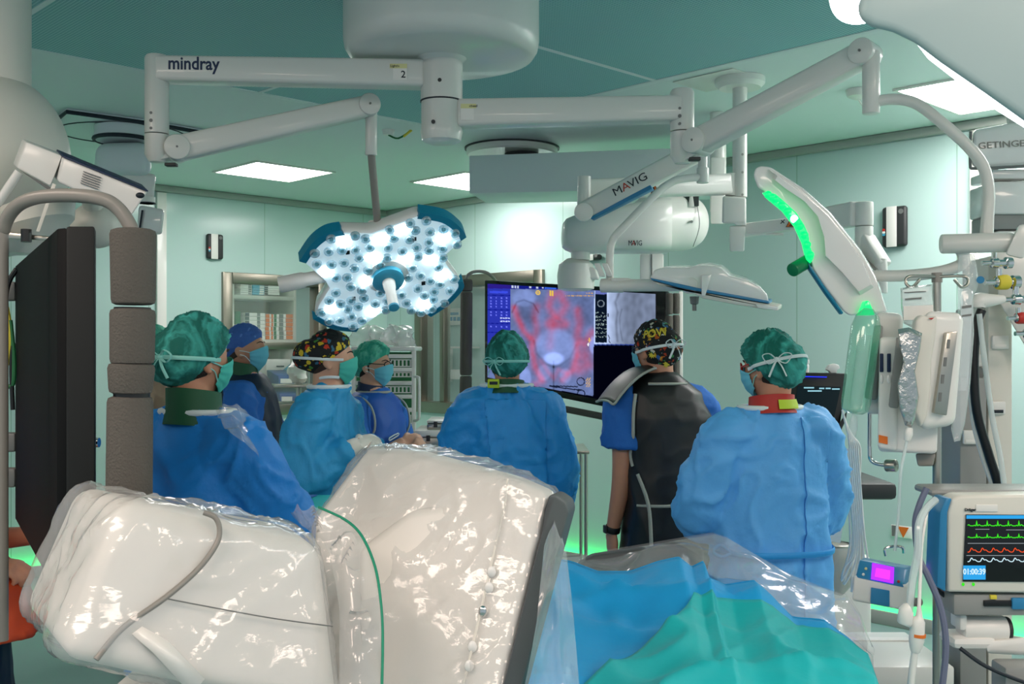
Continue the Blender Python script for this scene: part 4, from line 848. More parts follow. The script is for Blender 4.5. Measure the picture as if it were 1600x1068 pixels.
    def gloves(s, hk=None, curl=.5):
        for sd in s.arms:
            e, w = map(Vector, s.arms[sd]); fd = (w-e).normalized(); q = (hk or {}).get(sd, {}); m = MB()
            hand(m, w, q.get('fd', fd), q.get('nr', (0, 0, 1)), q.get('th', 1 if sd == 'L' else -1), q.get('curl', curl), grow=.0028)
            m.tube([w-fd*.075, w-fd*.03, w], [.043, .038, .031], 16, 3)
            me = remesh(m, .0052, 2); s.b(me, 'glove', 'glove', ang=180)
    def trousers(s, m):
        q = MB(); s.trunk(q, [(.78, .175, .13), (.9, .18, .135), (1.02, .165, .125)])
        for x in (-1, 1): q.tube([(x*.088, 0, .9), (x*.1, 0, .65), (x*.103, 0, .35), (x*.103, -.02, .09)], [.1, .1, .085, .08], 18, 4)
        s.b(remesh(q, .014, 4), 'scrub_trousers', m, ang=180)
    def scrub(s, m, k=.5, seed=0, r=(.075, .082, .085, .085), z0=.8):
        q = MB(); s.trunk(q, [(z0, .2, .145), (.95, .19, .14), (1.15, .175, .13), (1.33, .19, .13), (1.41, .165, .11), (1.455, .1, .085), (1.475, .075, .072)])
        for sd in s.arms:
            e, w = map(Vector, s.arms[sd]); x = -1 if sd == 'L' else 1; o = s.sh(1.42); a = Vector((x*.162*s.w, 0, s.zu(1.372)))+o
            q.tube([Vector((x*.08*s.w, 0, s.zu(1.4)))+o, a, lerp(a, e, k*.6), lerp(a, e, k)], list(r), 18, 4)
        me = remesh(q, .0115, 3); crumple(me, lambda p: .012*ridge(Vector((p.x*7, p.y*7, p.z*5)), seed)+.006*ridge(p*15, seed+2)-.004); return s.b(me, 'scrub_top', m, ang=180)
    def apron(s, m, rows, pipes=(), name='lead_apron', seed=0, sq=2.8, amp=1):
        q = MB(); s.trunk(q, rows, 48, sq); me = remesh(q, .0125, 3)
        crumple(me, lambda p: amp*(.010*ridge(Vector((p.x*3.5, p.y*3.5, p.z*1.6)), seed)+.004*ridge(p*9, seed+2)-.003)); a = s.b(me, name, m, ang=180)
        return a

# person 1: near left, seen from behind, turned to the right
p = Person('person in blue gown and dark green bouffant cap, nearest at left beside the padded rail', 318, 3.1, -28, 306, 562, -42, arms={'L': ((-.25, .05, 1.13), (-.2, .27, 1.02)), 'R': ((.23, .13, 1.12), (.1, .38, 1.06))}, wide=1.05, up=1.0)
p.body(); p.shoes(); p.hair(a=95); p.cap('cap_green', 30, -55, .016, .022, 1, .009); p.mask('mask_mint', ties='tie_mint'); p.tie('tie_mint', -2, 4, 70, knot=162); p.collar('collar_green', 1.44, 1.545, .08); p.gown('gown_deep', seed=1, neck=.11, rs=(.08, .095, .092, .06)); p.gloves()
# person 2: sliver behind the rail
p = Person('person in beige top and blue mask, half hidden behind the padded rail', 226, 6.0, -95, 241, 545, -100, arms={'L': ((-.24, .05, 1.12), (-.12, .26, 1.05)), 'R': ((.24, .05, 1.12), (.12, .26, 1.05))}, skin='skin_pale')
p.body(); p.shoes(); p.cap('cap_mint', 30, -40, .014, .02, 2); p.mask('mask_blue'); p.scrub('beige_cloth', .6, 2); p.trousers('beige_cloth')
# person 3: man with blue printed cap, profile to the right
p = Person('person in dark vest over blue scrubs with a blue printed cap, arms folded forward', 392, 5.4, -88, 383, 546, -92, pitch=6, arms={'R': ((.25, .02, 1.08), (.17, .27, 1.09)), 'L': ((-.2, .12, 1.08), (-.06, .3, 1.1))})
p.body(curl=.7); p.shoes(); p.hair('hair_brown', -36, 5, 95); p.cap('cap_blue_print', 31, -26, .013, .012, 3, .004); p.mask('mask_blue'); p.collar('collar_green', 1.46, 1.555, .076)
p.scrub('scrub_blue', .62, 3); p.trousers('scrub_blue')
a = p.apron('vest_dark', [(.78, .2, .16), (.95, .195, .16), (1.15, .165, .155), (1.3, .15, .15), (1.4, .145, .13), (1.46, .11, .1), (1.48, .08, .085)], name='lead_vest', seed=3)
# person 4: woman with patterned cap
hk4 = {'R': dict(fd=(-.75, .35, .1), nr=(.1, .5, .9), th=-1, curl=.55), 'L': dict(fd=(.7, .45, -.1), nr=(0, .7, .6), th=1, curl=.6)}
p = Person('person in blue gown and black cap with yellow print, gloved hands clasped', 503, 4.5, -106, 516, 562, -82, pitch=4, arms={'R': ((.25, .0, 1.14), (.07, .205, 1.285)), 'L': ((-.24, .04, 1.14), (-.06, .22, 1.28))}, skin='skin_pale', wide=1.0)
p.body(hk=hk4); p.shoes(); p.hair('hair_brown', -40, 5, 95); p.cap('cap_duck_print', 33, -34, .012, .045, 4, .004); p.mask('mask_mint', el0=-66, loops=False)
p.tie('tie_white', -4, 8, 52, bow=False, off=.03); p.tie('tie_white', -48, -42, 60, bow=False, off=.012)
p.gown('gown_teal', seed=4, neck=.1, rs=(.08, .092, .088, .062), end=.86); p.gloves(hk4)
# person 5: green bouffant, blue lead apron
hk5 = {'R': dict(fd=(-.8, .5, .15), nr=(.2, .6, .7), th=-1, curl=.8), 'L': dict(fd=(.7, .6, 0), nr=(0, .8, .6), th=1, curl=.8)}
p = Person('person in bright blue apron, mint bouffant cap and glasses beside the white cart', 586, 5.6, -118, 583, 572, -108, pitch=3, arms={'R': ((.25, .05, 1.13), (.07, .235, 1.235)), 'L': ((-.25, .04, 1.13), (-.06, .25, 1.23))}, skin='skin_pale', wide=.95)
p.body(hk=hk5); p.shoes(); p.hair('hair_dark', -40, 8, 80, .007); p.cap('cap_mint', 34, -38, .02, .03, 5, .008); p.mask('mask_blue'); p.glasses('hair_dark'); p.collar('navy', 1.46, 1.53, .076)
p.scrub('scrub_blue', .66, 5); p.trousers('scrub_blue')
a = p.apron('apron_blue', [(.6, .23, .17), (.8, .215, .165), (1.0, .2, .16), (1.2, .185, .155), (1.34, .178, .145), (1.43, .16, .115), (1.465, .1, .09)], name='lead_apron', seed=5)
for x in (-1, 1):
    m = MB(); m.tube([Vector((x*.178*p.w, .04, 1.2))+p.sh(1.2), Vector((x*.175*p.w, .12, 1.3))+p.sh(1.3), Vector((x*.172*p.w, .1, 1.42))+p.sh(1.4), Vector((x*.165*p.w, 0, 1.475))+p.sh(1.42), Vector((x*.175*p.w, -.1, 1.42))+p.sh(1.4)], .006, 8, 5); p.b(m, 'piping', 'piping', a)
m = MB(); o = p.sh(1.47); m.tube([o+Vector((.092*math.cos(h), .09*math.sin(h), p.zu(1.462))) for h in [2*math.pi*i/20 for i in range(20)]], .007, 8, 2, close=True); p.b(m, 'piping', 'piping', a)
m = MB(); m.tube([Vector((.1, .166, 1.24)), Vector((.03, .172, 1.262)), Vector((.03, .174, 1.275)), Vector((.1, .166, 1.255))], .004, 6, 2, close=True); p.b(m, 'pocket_edge', 'tie_white', a)
# person 6: middle, from behind
p = Person('person in blue gown seen from behind, facing the display, green cap tied at the back', 792, 4.7, 2, 792, 562, 4, arms={'L': ((-.225, .04, 1.15), (-.1, .24, 1.06)), 'R': ((.23, .04, 1.06), (.1, .28, 1.02))}, wide=1.08)
p.body(); p.shoes(); p.hair(e0=-56); p.cap('cap_green', 28, -60, .013, .014, 6, .008); p.mask('mask_blue', 'tie_mint'); p.tie('tie_mint', -6, -2, 70, knot=208); p.collar('collar_green', 1.45, 1.53, .078); g = p.gown('gown_blue', seed=6, neck=.1, rs=(.085, .098, .098, .075))
m = MB(); o = Vector((-.062, -.098, 1.532))+p.sh(1.51); m.box(o, (.052, .012, .04), .004); p.overlap(g, 'gown_blue', -.02, -.10); bd = p.b(m, 'badge', 'lime'); m = MB(); m.box(o+Vector((0, -.0066, .002)), (.036, .001, .014)); p.b(m, 'print', 'ink', bd)
m = MB(); m.grid(lambda u, v: Vector((lerp(-.06, .17, u)+.02*v, -(.148+.026*(1-v)*(1-abs(u-.5)))-.012*math.sin(v*3), lerp(.6, 1.44, v)))+p.sh(lerp(.6, 1.44, v)), 12, 20); p.b(m, 'back_flap', 'gown_blue', g, solid=.004) if 0 else None
p.gloves()
# person 7: comic cap, black lead apron
p = Person('person in black lead apron and colourful comic print cap, one bare arm hanging', 1052, 4.6, 14, 1024, 547, 40, pitch=-3, arms={'L': ((-.235, -.0, 1.09), (-.255, .06, .86)), 'R': ((.22, .1, 1.1), (.1, .3, 1.08))}, wide=1.06, up=1.28)
hk7 = {'L': dict(fd=(.04, .12, -1), nr=(-1, -.2, 0), th=1, curl=.35)}
p.body(hk=hk7); p.shoes(); p.hair(e0=-52); p.cap('cap_comic_print', 30, -54, .011, .016, 7, .004); p.mask('mask_blue', loops=False); p.tie('tie_white', -10, 8, 62, knot=192); p.tie('tie_white', -52, -44, 60, bow=False, off=.01); p.glasses('navy')
me = text_mesh('POW', .05, .0006, .0012)
for v in me.vertices:
    d = AE(R(228)-v.co.x*9.5, R(36)+v.co.y*8.5); v.co = p.H(d, .0255+v.co.z)
me.materials.clear(); me.update(); p.b(me, 'cap_lettering', 'yellow')
def star(n, r0, r1): return [(math.cos(math.pi*i/n)*(r0 if i % 2 else r1), math.sin(math.pi*i/n)*(r0 if i % 2 else r1)) for i in range(2*n)]
for az, el, sc, mm in ((207, 14, 1, 'orange'), (207, 14, .62, 'yellow'), (243, 8, .7, 'red'), (236, -12, .6, 'yellow'), (196, -30, .7, 'yellow')):
    m = MB(); L = [p.H(AE(R(az)+x*sc*.3, R(el)+y*sc*.28), .022+.001*(sc < .65)) for x, y in star(9, .5, 1)]; c = p.H(AE(R(az), R(el)), .024); m.add([c]+L, [(0, i+1, (i+1) % len(L)+1) for i in range(len(L))]); p.b(m, 'cap_starburst', mm)
s1 = p.scrub('scrub_blue', .56, 7, r=(.075, .085, .09, .098)); p.trousers('apron_black')
rows = [(.5, .235, .175), (.8, .215, .165), (.97, .205, .158), (1.0, .2, .155), (1.2, .19, .15), (1.34, .19, .145), (1.42, .165, .122), (1.462, .1, .095), (1.485, .078, .08)]
a = p.apron('apron_black', rows, seed=7)
def onback(x, z, off=.006):            # point on the back of the apron
    zz = p.zu(z)
    for i in range(len(rows)-1):
        if rows[i][0] <= z <= rows[i+1][0]:
            t = (z-rows[i][0])/(rows[i+1][0]-rows[i][0]); rx = lerp(rows[i][1], rows[i+1][1], t)*p.w; ry = lerp(rows[i][2], rows[i+1][2], t); break
    k = max(0, 1-(abs(x)/rx)**2.8)**(1/2.8); return p.sh(zz)+Vector((x, -ry*k-off, zz))
m = MB(); m.tube([onback(-.199, z, .012) for z in (1.15, 1.2)]+[onback(-.19, 1.27, .012), onback(-.175, 1.36, .012), onback(-.15, 1.42, .012)], .0075, 8, 4); p.b(m, 'piping', 'piping', a)
m = MB(); m.tube([onback(x, .99+.02*(x+.2)*1.2, .012) for x in (-.2, -.12, 0, .1, .17, .205)], .0065, 8, 4); p.b(m, 'piping', 'piping', a)
m = MB(); m.tube([onback(-.19, 1.12, .01), onback(-.165, 1.0, .012), onback(-.16, .85, .012), onback(-.155, .6, .012)], .008, 8, 4); p.b(m, 'piping', 'piping', a)
m = MB(); m.tube([onback(x, 1.452, .01) for x in (-.085, -.03, .03, .09)], .006, 8, 4); m.tube([onback(.17, 1.4, .012), onback(.198, 1.32, .01), onback(.2, 1.2, .008)], .006, 8, 4); p.b(m, 'piping', 'piping', a)
def flap(u, v):
    x = lerp(-.07, -.25, u); z = 1.562-.05*u-.10*u*u+.012*math.sin(v*math.pi); y = lerp(-.12, .13, v)*(1-.1*u); return p.sh(1.45)+Vector((x, y, z))
m = MB(); m.grid(flap, 14, 14); me = m.mesh(); fo = p.b(me, 'shoulder_flap', 'apron_black', a); md = fo.modifiers.new('t', 'SOLIDIFY'); md.thickness = .008
m = MB(); m.tube([flap(0, 0)]+[flap(k, 0) for k in (.3, .6, .85, 1)]+[flap(1, k) for k in (.3, .7, 1)], .0055, 8, 3); p.b(m, 'piping', 'piping', fo)
m = MB(); e, w = map(Vector, p.arms['L']); ax = (w-e).normalized(); c = w-ax*.01; m.cyl(c-ax*.014, c+ax*.014, .0335, n=24, bev=.004); wt = p.b(m, 'wristwatch', 'black'); m = MB(); m.box(c+Vector((-.034, 0, 0)), (.012, .034, .034), .004); p.b(m, 'watch_case', 'dark_grey', wt)
# person 8: right, light blue gown
p = Person('person in light blue gown and red collar at right, green cap with a white bow', 1204, 3.7, 12, 1203, 574, 42, pitch=-4, arms={'L': ((-.245, .06, 1.12), (-.1, .28, 1.08)), 'R': ((.225, .08, 1.1), (.1, .32, 1.06))}, wide=1.08, up=1.05)
p.body(); p.shoes(); p.hair(e0=-52); p.cap('cap_green', 28, -57, .016, .018, 8, .009); p.mask('mask_blue', 'tie_mint'); p.tie('tie_white', -8, 14, 66, knot=225, droop=3); p.glasses('red'); g = p.gown('gown_light', seed=8, neck=.1, rs=(.085, .098, .1, .07))
p.overlap(g, 'gown_light', .03, .07); cl = p.collar('red', 1.46, 1.522, .08)
m = MB(); m.grid(lambda u, v: p.sh(lerp(1.475, 1.535, v))+Vector((math.cos(R(lerp(-100, -30, u)))*(.095-.01*v), -.014+math.sin(R(lerp(-100, -30, u)))*(.095-.012*v), lerp(1.49, 1.522, v)+.003)), 10, 3); p.b(m, 'yellow_label', 'lime', cl)
m = MB(); m.tube([Vector((-.23, .0, 1.0))+p.sh(1), Vector((-.18, -.15, 1.0)), Vector((-.05, -.195, 1.0)), Vector((.1, -.19, 1.0)), Vector((.17, -.14, 1.0)), Vector((.2, -.06, 1.0))], .011, 8, 5, flat=.4, up=(0, 0, 1)); m.tube([(-.2, -.11, 1.0), (-.245, -.12, 1.03), (-.27, -.12, 1.01), (-.24, -.12, .99), (-.2, -.11, 1.0)], .006, 8, 4); p.b(m, 'waist_tie', 'gown_blue', g)
# person 9: orange apron at the left edge, mostly outside the frame
p = Person('person in orange apron at the left edge, mostly cut off by the frame', -112, 3.0, -60, -120, 560, -60, arms={'R': ((.27, .06, 1.1), (.08, .3, 1.1)), 'L': ((-.26, .05, 1.1), (-.05, .3, 1.1))})
w = V(-22, 886, 2.95); k = p.WMi = WM[p.r].inverted(); w = (k @ w)/p.s; p.arms['R'] = ((.26, .12, 1.06), tuple(w)); 
p.body(curl=.9, hk={'R': dict(fd=(.4, .6, 0), nr=(.3, 0, .9), th=-1, curl=.9)}); p.shoes(); p.hair(); p.cap('cap_green', 30, -40); p.mask('mask_blue'); p.scrub('scrub_blue', .5, 9); p.trousers('vest_dark')
p.apron('vest_dark', [(.3, .26, .22), (.6, .26, .22), (.88, .24, .2)], name='skirt', seed=10)
p.apron('orange_apron', [(.87, .33, .3), (1.0, .28, .25), (1.08, .21, .18), (1.2, .19, .16), (1.34, .18, .145), (1.43, .16, .115), (1.465, .1, .09)], seed=9)
# ------------------------------------------------------------------ wide display with X-ray picture
attr_emis('screen_picture', 1.0)
def bil(c, u, v):                       # c: TL, TR, BR, BL as (px,py,d)
    t = lerp(Vector(c[0]), Vector(c[1]), u); b = lerp(Vector(c[3]), Vector(c[2]), u); return lerp(t, b, v)
TVC = [V(757, 437, 6.9), V(1040, 453, 6.05), V(1040, 655, 6.05), V(757, 597, 6.9)]
def TVp(u, v, off=0): return bil(TVC, u, v)+TN*off
TN = Vector((0, 0, 0)); a, b, c = TVp(0, 0), TVp(1, 0), TVp(0, 1); TN = (b-a).cross(c-a).normalized(); TN = TN if TN.y < 0 else -TN
ctr = TVp(.5, 1); tv = root('wide_display', 'wide black wall display showing a red tinted pelvis X-ray', 'display', (ctr.x, ctr.y, ctr.z))
m = MB(); m.hexa([TVp(0, 1), TVp(1, 1), TVp(1, 0), TVp(0, 0)]+[TVp(*k, -.07) for k in ((.01, .99), (.99, .99), (.99, .01), (.01, .01))], .006); m.build('casing', 'gloss_black', tv)
def segd(p, a, b):
    ax, ay = b[0]-a[0], b[1]-a[1]; t = max(0, min(1, ((p[0]-a[0])*ax+(p[1]-a[1])*ay)/(ax*ax+ay*ay+1e-9))); return math.hypot(p[0]-a[0]-ax*t, p[1]-a[1]-ay*t)
def pl(p, L, w): 
    d = min(segd(p, L[i], L[i+1]) for i in range(len(L)-1)); return math.exp(-(d/w)**2)
def el(p, c, r, soft=.15): 
    k = math.hypot((p[0]-c[0])/r[0], (p[1]-c[1])/r[1]); return 1/(1+math.exp((k-1)/soft*2))
RED = [([(285, 270), (300, 330), (350, 430), (410, 500), (405, 560), (430, 690), (470, 760)], 20, .9), ([(545, 180), (525, 260), (560, 330), (520, 380)], 26, .75), ([(600, 170), (640, 250), (600, 340), (640, 385), (560, 390)], 28, .75),
       ([(440, 260), (425, 330), (440, 400), (430, 470)], 24, .55), ([(720, 290), (735, 380), (720, 470), (770, 520), (825, 440)], 26, .7), ([(720, 520), (715, 600), (690, 700), (620, 770)], 20, .75), ([(770, 600), (790, 660), (740, 690)], 42, .7),
       ([(640, 720), (590, 700), (560, 760), (520, 720), (470, 640)], 16, .45), ([(540, 430), (530, 540)], 26, .35), ([(430, 800), (480, 780)], 22, .5)]
def pic(x, y):
    q = (x, y); sk = y-.015*(x-105); bt = 800+(x-340)*.172
    c = (.003, .004, .014)
    if x < 255 and sk < 560:
        c = (.05, .07, .46)
        if sk < 135: c = (.05, .03, .30)
        elif any(abs(sk-l) < 2.5 for l in (182, 283, 378, 440)): c = (.01, .02, .3)
        elif int(x/9) % 4 == 1 and any(abs(sk-l) < 5 for l in (200, 222, 240, 262, 300, 320, 400)): c = (.22, .25, .85)
        elif x > 180 and any(abs(sk-l) < 4 for l in (340, 362)) and int(x/6) % 3: c = (.6, .65, .95)
        elif 112 < x < 240 and abs(sk-160) < 8: c = (.08, .12, .72)
    elif x < 845 and sk < 136:
        c = (.02, .03, .28)
        if 495 < x < 572 and 112 < sk < 132: c = (.08, .2, .75)
        elif 685 < x < 722 and 112 < sk < 132: c = (.45, .6, .9)
        elif x > 770 and 114 < sk < 130 and int(x/12) % 2: c = (.1, .2, .7)
        elif 112 < sk < 130 and any(abs(x-k) < 6 for k in (270, 291, 308, 394, 442, 480)): c = (.55, .6, .75)
    elif x < 840-.012*(y-140) and y < bt:
        b = .29+.06*noise.noise(Vector((x*.012, y*.012, 0)))+.03*noise.noise(Vector((x*.04, y*.04, 3)))
        b += .10*el(q, (350, 200), (80, 60))-.06*el(q, (370, 320), (70, 100))+.12*el(q, (570, 540), (140, 125), .1)-.05*el(q, (770, 300), (60, 110))
        b += .28*el(q, (558, 622), (68, 42), .2)+.10*el(q, (490, 720), (45, 55))+.1*el(q, (640, 740), (40, 50))+.2*el(q, (830, 530), (25, 60))+.18*el(q, (360, 760), (40, 70))
        b -= .10*pl(q, [(268, 300), (300, 230), (350, 215), (415, 240), (450, 300)], 7)+.08*pl(q, [(420, 500), (440, 590), (510, 660), (556, 680)], 10)+.08*pl(q, [(712, 530), (670, 620), (600, 670), (556, 680)], 10)
        b -= .12*math.exp(-((x-556)/5)**2)*(y > 640)
        r = min(.8, sum(k*.8*pl(q, L, w*1.2) for L, w, k in RED))*(.88+.25*noise.noise(Vector((x*.02, y*.02, 7))))
        c = (b*.66+r*.40, b*.84-r*.10, b*1.5-r*.20)
        if y > 745 and (abs(math.hypot(x-745, y-782)-26) < 3.5 or abs(math.hypot(x-748, y-868)-26) < 3.5 or segd(q, (530, 815), (722, 840)) < 4 or segd(q, (530, 812), (722, 818)) < 4 or segd(q, (722, 840), (745, 842)) < 6): c = (.02, .03, .07)
        if 540-12 < x < 556 and 150 < y < 188 and abs(x-541) > 3: c = (.75, .55, .12)
        if abs(math.hypot(x-448, y-164)-13) < 4 or (math.hypot(x-448, y-164) < 13 and (abs(x-448) < 2.5 or abs(y-164) < 2.5)): c = (.75, .55, .15)
        if 640 < x < 832 and abs(y-186) < 3 and int(x/7) % 4: c = (.6, .4, .2)
        if 778 < x < 832 and abs(y-168) < 3 and int(x/6) % 3: c = (.6, .4, .2)
        if (abs(x-805) < 2.5 and abs(y-495) < 16) or (abs(y-495) < 2.5 and abs(x-805) < 14) or (780 < x < 812 and 755 < y < 820 and int(x/5+y/7) % 3 == 0): c = (.75, .5, .15)
        if (abs(x-797) < 2.5 and abs(y-524) < 10) or (abs(y-524) < 2.5 and abs(x-797) < 9): c = (.85, .85, .9)
    elif x < 925 and sk < 500 and x > 845:
        c = (.01, .02, .04)
        if sk < 164: c = (.18, .22, .5)
        elif abs(math.hypot(x-885, y-240)-22) < 3: c = (.25, .3, .35)
        elif 300 < y < 480 and noise.noise(Vector((x*.13, y*.16, 1))) > .18 and int(y/14) % 2: c = (.4, .5, .5)
    elif x < 1276 and y < 522 and y > 148:
        t = (x-925)/350; b = lerp(.78, .30, max(0, min(1, t*2.4))**.6)+.1*max(0, t-.6)+.08*noise.noise(Vector((x*.03, y*.02, 2))); 
        b -= .16*pl(q, [(1010, 170), (985, 230), (1000, 300), (990, 380), (1000, 500)], 9)
        b -= .1*pl(q, [(1030, 280), (1015, 340), (1020, 420), (1035, 500)], 5); c = (b*.72, b*.85, b*1.15)
        if abs(x-937) < 4 and 310 < y < 332: c = (.02, .02, .05)
        if pl(q, [(935, 460), (945, 480), (940, 500), (950, 512)], 3) > .5: c = (.05, .05, .1)
    elif x < 1276 and 515 < y < 530: c = (.05, .09, .3)
    elif 1165 < x < 1190 and 730 < y < 800 and int(y/9) % 2: c = (.3, .32, .5)
    return [max(0, k)**1.3*1.05 for k in c]
m = MB(); NU, NV = 300, 190; u0, u1, v0, v1 = .02, .952, .035, .945
m.grid(lambda u, v: TVp(lerp(u0, u1, u), lerp(v0, v1, v), .002), NU, NV); me = m.mesh(WM[tv].inverted(), recalc=False)
ca = me.color_attributes.new('Col', 'FLOAT_COLOR', 'POINT')
for i, v in enumerate(m.v):
    px, py = 800+v.x/v.y*F, HY-(v.z-CH)/v.y*F; ca.data[i].color = (*pic((px-740)*4.45, (py-420)*4.45), 1)
sc = link('screen', me, 'screen_picture', tv)
def padrow(name, pts, r, par, mm='foam'):
    for a, b in pts:
        a, b = V(*a), V(*b); t = (b-a).normalized(); L = (b-a).length
        MB().lathe([(r*.75, 0), (r*.95, .006), (r, .02), (r, L-.02), (r*.95, L-.006), (r*.75, L)], a, b-a, 22).build(name, mm, par)
padrow('foam_pad', [((1046, 458, 6.0), (1046, 491, 6.0)), ((1046, 493, 6.0), (1046, 524, 6.0)), ((1046, 526, 6.0), (1046, 600, 6.0)), ((1056.5, 458, 6.02), (1056.5, 490, 6.02)), ((1056.5, 492, 6.02), (1056.5, 524, 6.02)), ((1056.5, 526, 6.02), (1056.5, 600, 6.02)),
                    ((790, 607, 6.7), (880, 638, 6.5)), ((882, 638.5, 6.5), (1030, 668, 6.1))], .021, tv)
m = MB(); m.hexa([V(1061, 640, 6.05), V(1067, 640, 6.05), V(1067, 455, 6.05), V(1061, 455, 6.05), V(1061, 640, 6.12), V(1067, 640, 6.12), V(1067, 455, 6.12), V(1061, 455, 6.12)], .004); m.build('side_rail', 'white_plastic', tv)
m = MB(); m.tube([V(729, 440, 6.85), V(731, 430, 6.85), V(742, 424, 6.87), V(758, 425, 6.9), V(770, 433, 6.95), V(775, 440, 7.0)], .011, 12, 5); m.build('handle_tube', 'tube_grey', tv)
padrow('foam_post', [((729, 436, 6.85), (729, 455, 6.85)), ((729, 456, 6.85), (728, 586, 6.85)), ((728, 587, 6.85), (727, 640, 6.85))], .04, tv)
# ------------------------------------------------------------------ wall units
def wallunit(px0, px1, py0, py1, P, inn, wf, label):
    s = wf((px0+px1)/2); d = P(s, 0).y; c = P(s, V(0, (py0+py1)/2, d).z); X = (P(s-.1, 0)-P(s+.1, 0)).normalized()
    if X.x < 0: X = -X
    w = abs(wf(px1)-wf(px0)); h = (py1-py0)/F*d; rot = Matrix((X, -inn, (0, 0, 1))).transposed(); r = root('wall_unit', label, 'wall unit', c-Vector((0, 0, h/2)))
    MB().box(c+inn*.022, (w, .04, h), .018, rot, 3).build('casing', 'dark_grey', r)
    MB().box(c+inn*.043-X*w*.08, (w*.42, .004, h), .001, rot).build('front_strip', 'white_plastic', r)
    for k, mm in ((-.12, 'red'), (-.22, 'paper'), (-.3, 'sky_blue')):
        q = c+inn*.043-X*w*.4+Vector((0, 0, h*k*.6)); MB().cyl(q-inn*.002, q+inn*.002, w*.06, n=14).build('symbol', mm, r)
    q = c+inn*.043+X*w*.3+Vector((0, 0, h*.36)); MB().cyl(q-inn*.002, q+inn*.002, w*.1, n=20).build('sensor', 'mid_grey', r)
wallunit(1382, 1420, 323, 386, PBn, IN_B, wb, 'black and white wall unit right of the green lit lamp head')
wallunit(321, 346, 366, 405, PLn, IN_L, wl, 'black and white wall unit on the wall left of the lit lamp head')
wallunit(917, 942, 398, 407, PBn, IN_B, wb, 'black and white wall unit just under the display boom housing')
def wall_sign(px, py, w):
    s = wb(px); d = PBn(s, 0).y; c = PBn(s, V(0, py, d).z); X = -E1; rot = Matrix((X, E2, (0, 0, 1))).transposed(); r = root('warning_sign', 'small white sign with an orange triangle low on the wall at right', 'sign', c-Vector((0, 0, .03)))
    MB().box(c+IN_B*.004, (w, .004, w*.55), .001, rot).build('plate', 'paper', r); q = c+IN_B*.0075+X*w*.1; MB().prism([q-X*.035+Vector((0, 0, .03)), q+X*.035+Vector((0, 0, .03)), q-Vector((0, 0, .035))], IN_B*.001).build('triangle', 'orange', r)
    MB().box(c+IN_B*.007-X*w*.35, (w*.22, .002, w*.5), 0, rot).build('print', 'mid_grey', r)
wall_sign(1409, 830, .13)
# ------------------------------------------------------------------ storage room seen through the left window
def wlo(px, o): k = (px-800)/F; c = C0-IN_L*o; return (c.x-k*c.y)/(E2.x-k*E2.y)
def SQ(px, py, o): s = wlo(px, o); p = PLn(s, 0)-IN_L*o; p.z = V(0, py, p.y).z; return p
def sbox(mb, x0, x1, y0, y1, o, dp, bev=.003):
    a, b, c, d = SQ(x0, y1, o), SQ(x1, y1, o), SQ(x1, y0, o), SQ(x0, y0, o); b.z = a.z; c.z = d.z; e = -IN_L*dp; return mb.hexa([a, b, c, d, a+e, b+e, c+e, d+e], bev)
OS = .35
c = SQ(415, 640, OS+.2); su = root('shelf_unit', 'white shelf unit full of boxes seen through the left window', 'shelf', (c.x, c.y, 0))
for y0, y1 in ((424, 428), (460, 466), (530, 536), (600, 606), (660, 666)): m = MB(); sbox(m, 366, 462, y0, y1, OS, .42); m.build('shelf_board', 'cream_plastic', su)
m = MB(); sbox(m, 459, 463, 418, 700, OS, .42); m.build('side_panel', 'cream_plastic', su); m = MB(); sbox(m, 362, 366, 418, 700, OS, .42); m.build('side_panel', 'cream_plastic', su)
m = MB(); sbox(m, 366, 459, 418, 900, OS+.42, .02); m.build('back_panel', 'beige_cloth', su)
k = 0
def stack(x0, x1, y0, y1, n, body, ends, label, group, o=OS+.02, jit=.5):
    h = (y1-y0)/n
    for i in range(n):
        j = random.uniform(-jit, jit); r_ = MB(); a0 = x0+j; a1 = x1+j; ya, yb = y0+h*i+.25, y0+h*(i+1)
        c = SQ((a0+a1)/2, yb, o+.1); rt = root('carton', label[i] if isinstance(label, list) else label, 'box', c, group=group)
        m = MB(); sbox(m, a0, a1, ya, yb, o, .2, .002); m.build('box_body', body, rt)
        m = MB()
        for e0, e1 in ends: m = MB(); sbox(m, lerp(a0, a1, e0), lerp(a0, a1, e1), ya+.3, yb-.3, o-.002, .003, 0); m.build('printed_label', ends[(e0, e1)], rt)
ordn = ['topmost', 'second from the top', 'third from the top', 'fourth from the top', 'fifth from the top', 'sixth from the top', 'seventh from the top']
lab = lambda what, n: [f'{what}, {ordn[i]}' for i in range(n)]
stack(376, 394, 443, 460, 5, 'paper', {(.7, .95): 'mid_grey'}, lab('flat white carton left of the blue cartons', 5), 'white cartons on the top shelf')
stack(394.5, 413, 443, 460, 5, 'sky_blue', {(.6, .95): 'paper'}, lab('flat blue carton on the top shelf', 5), 'blue cartons on the top shelf')
stack(414, 437, 444, 460, 5, 'paper', {(0, .22): 'ink'}, lab('black ended carton right of the blue ones', 5), 'black ended cartons on the top shelf')
stack(383, 414, 488, 530, 7, 'paper', {(0, .2): 'ink', (.6, .75): 'mid_grey'}, lab('white black-ended carton on the middle shelf', 7), 'white cartons on the middle shelf')
stack(415, 436, 490, 530, 6, 'paper', {(0, .28): 'orange', (.42, .55): 'orange', (.62, .8): 'green_paint'}, lab('orange carton in the inner orange pile', 6), 'orange cartons on the middle shelf')
stack(436.5, 457.5, 490, 530, 6, 'paper', {(0, .3): 'mid_grey', (.5, 1): 'orange'}, lab('orange carton in the pile at the shelf end', 6), 'orange cartons on the middle shelf')
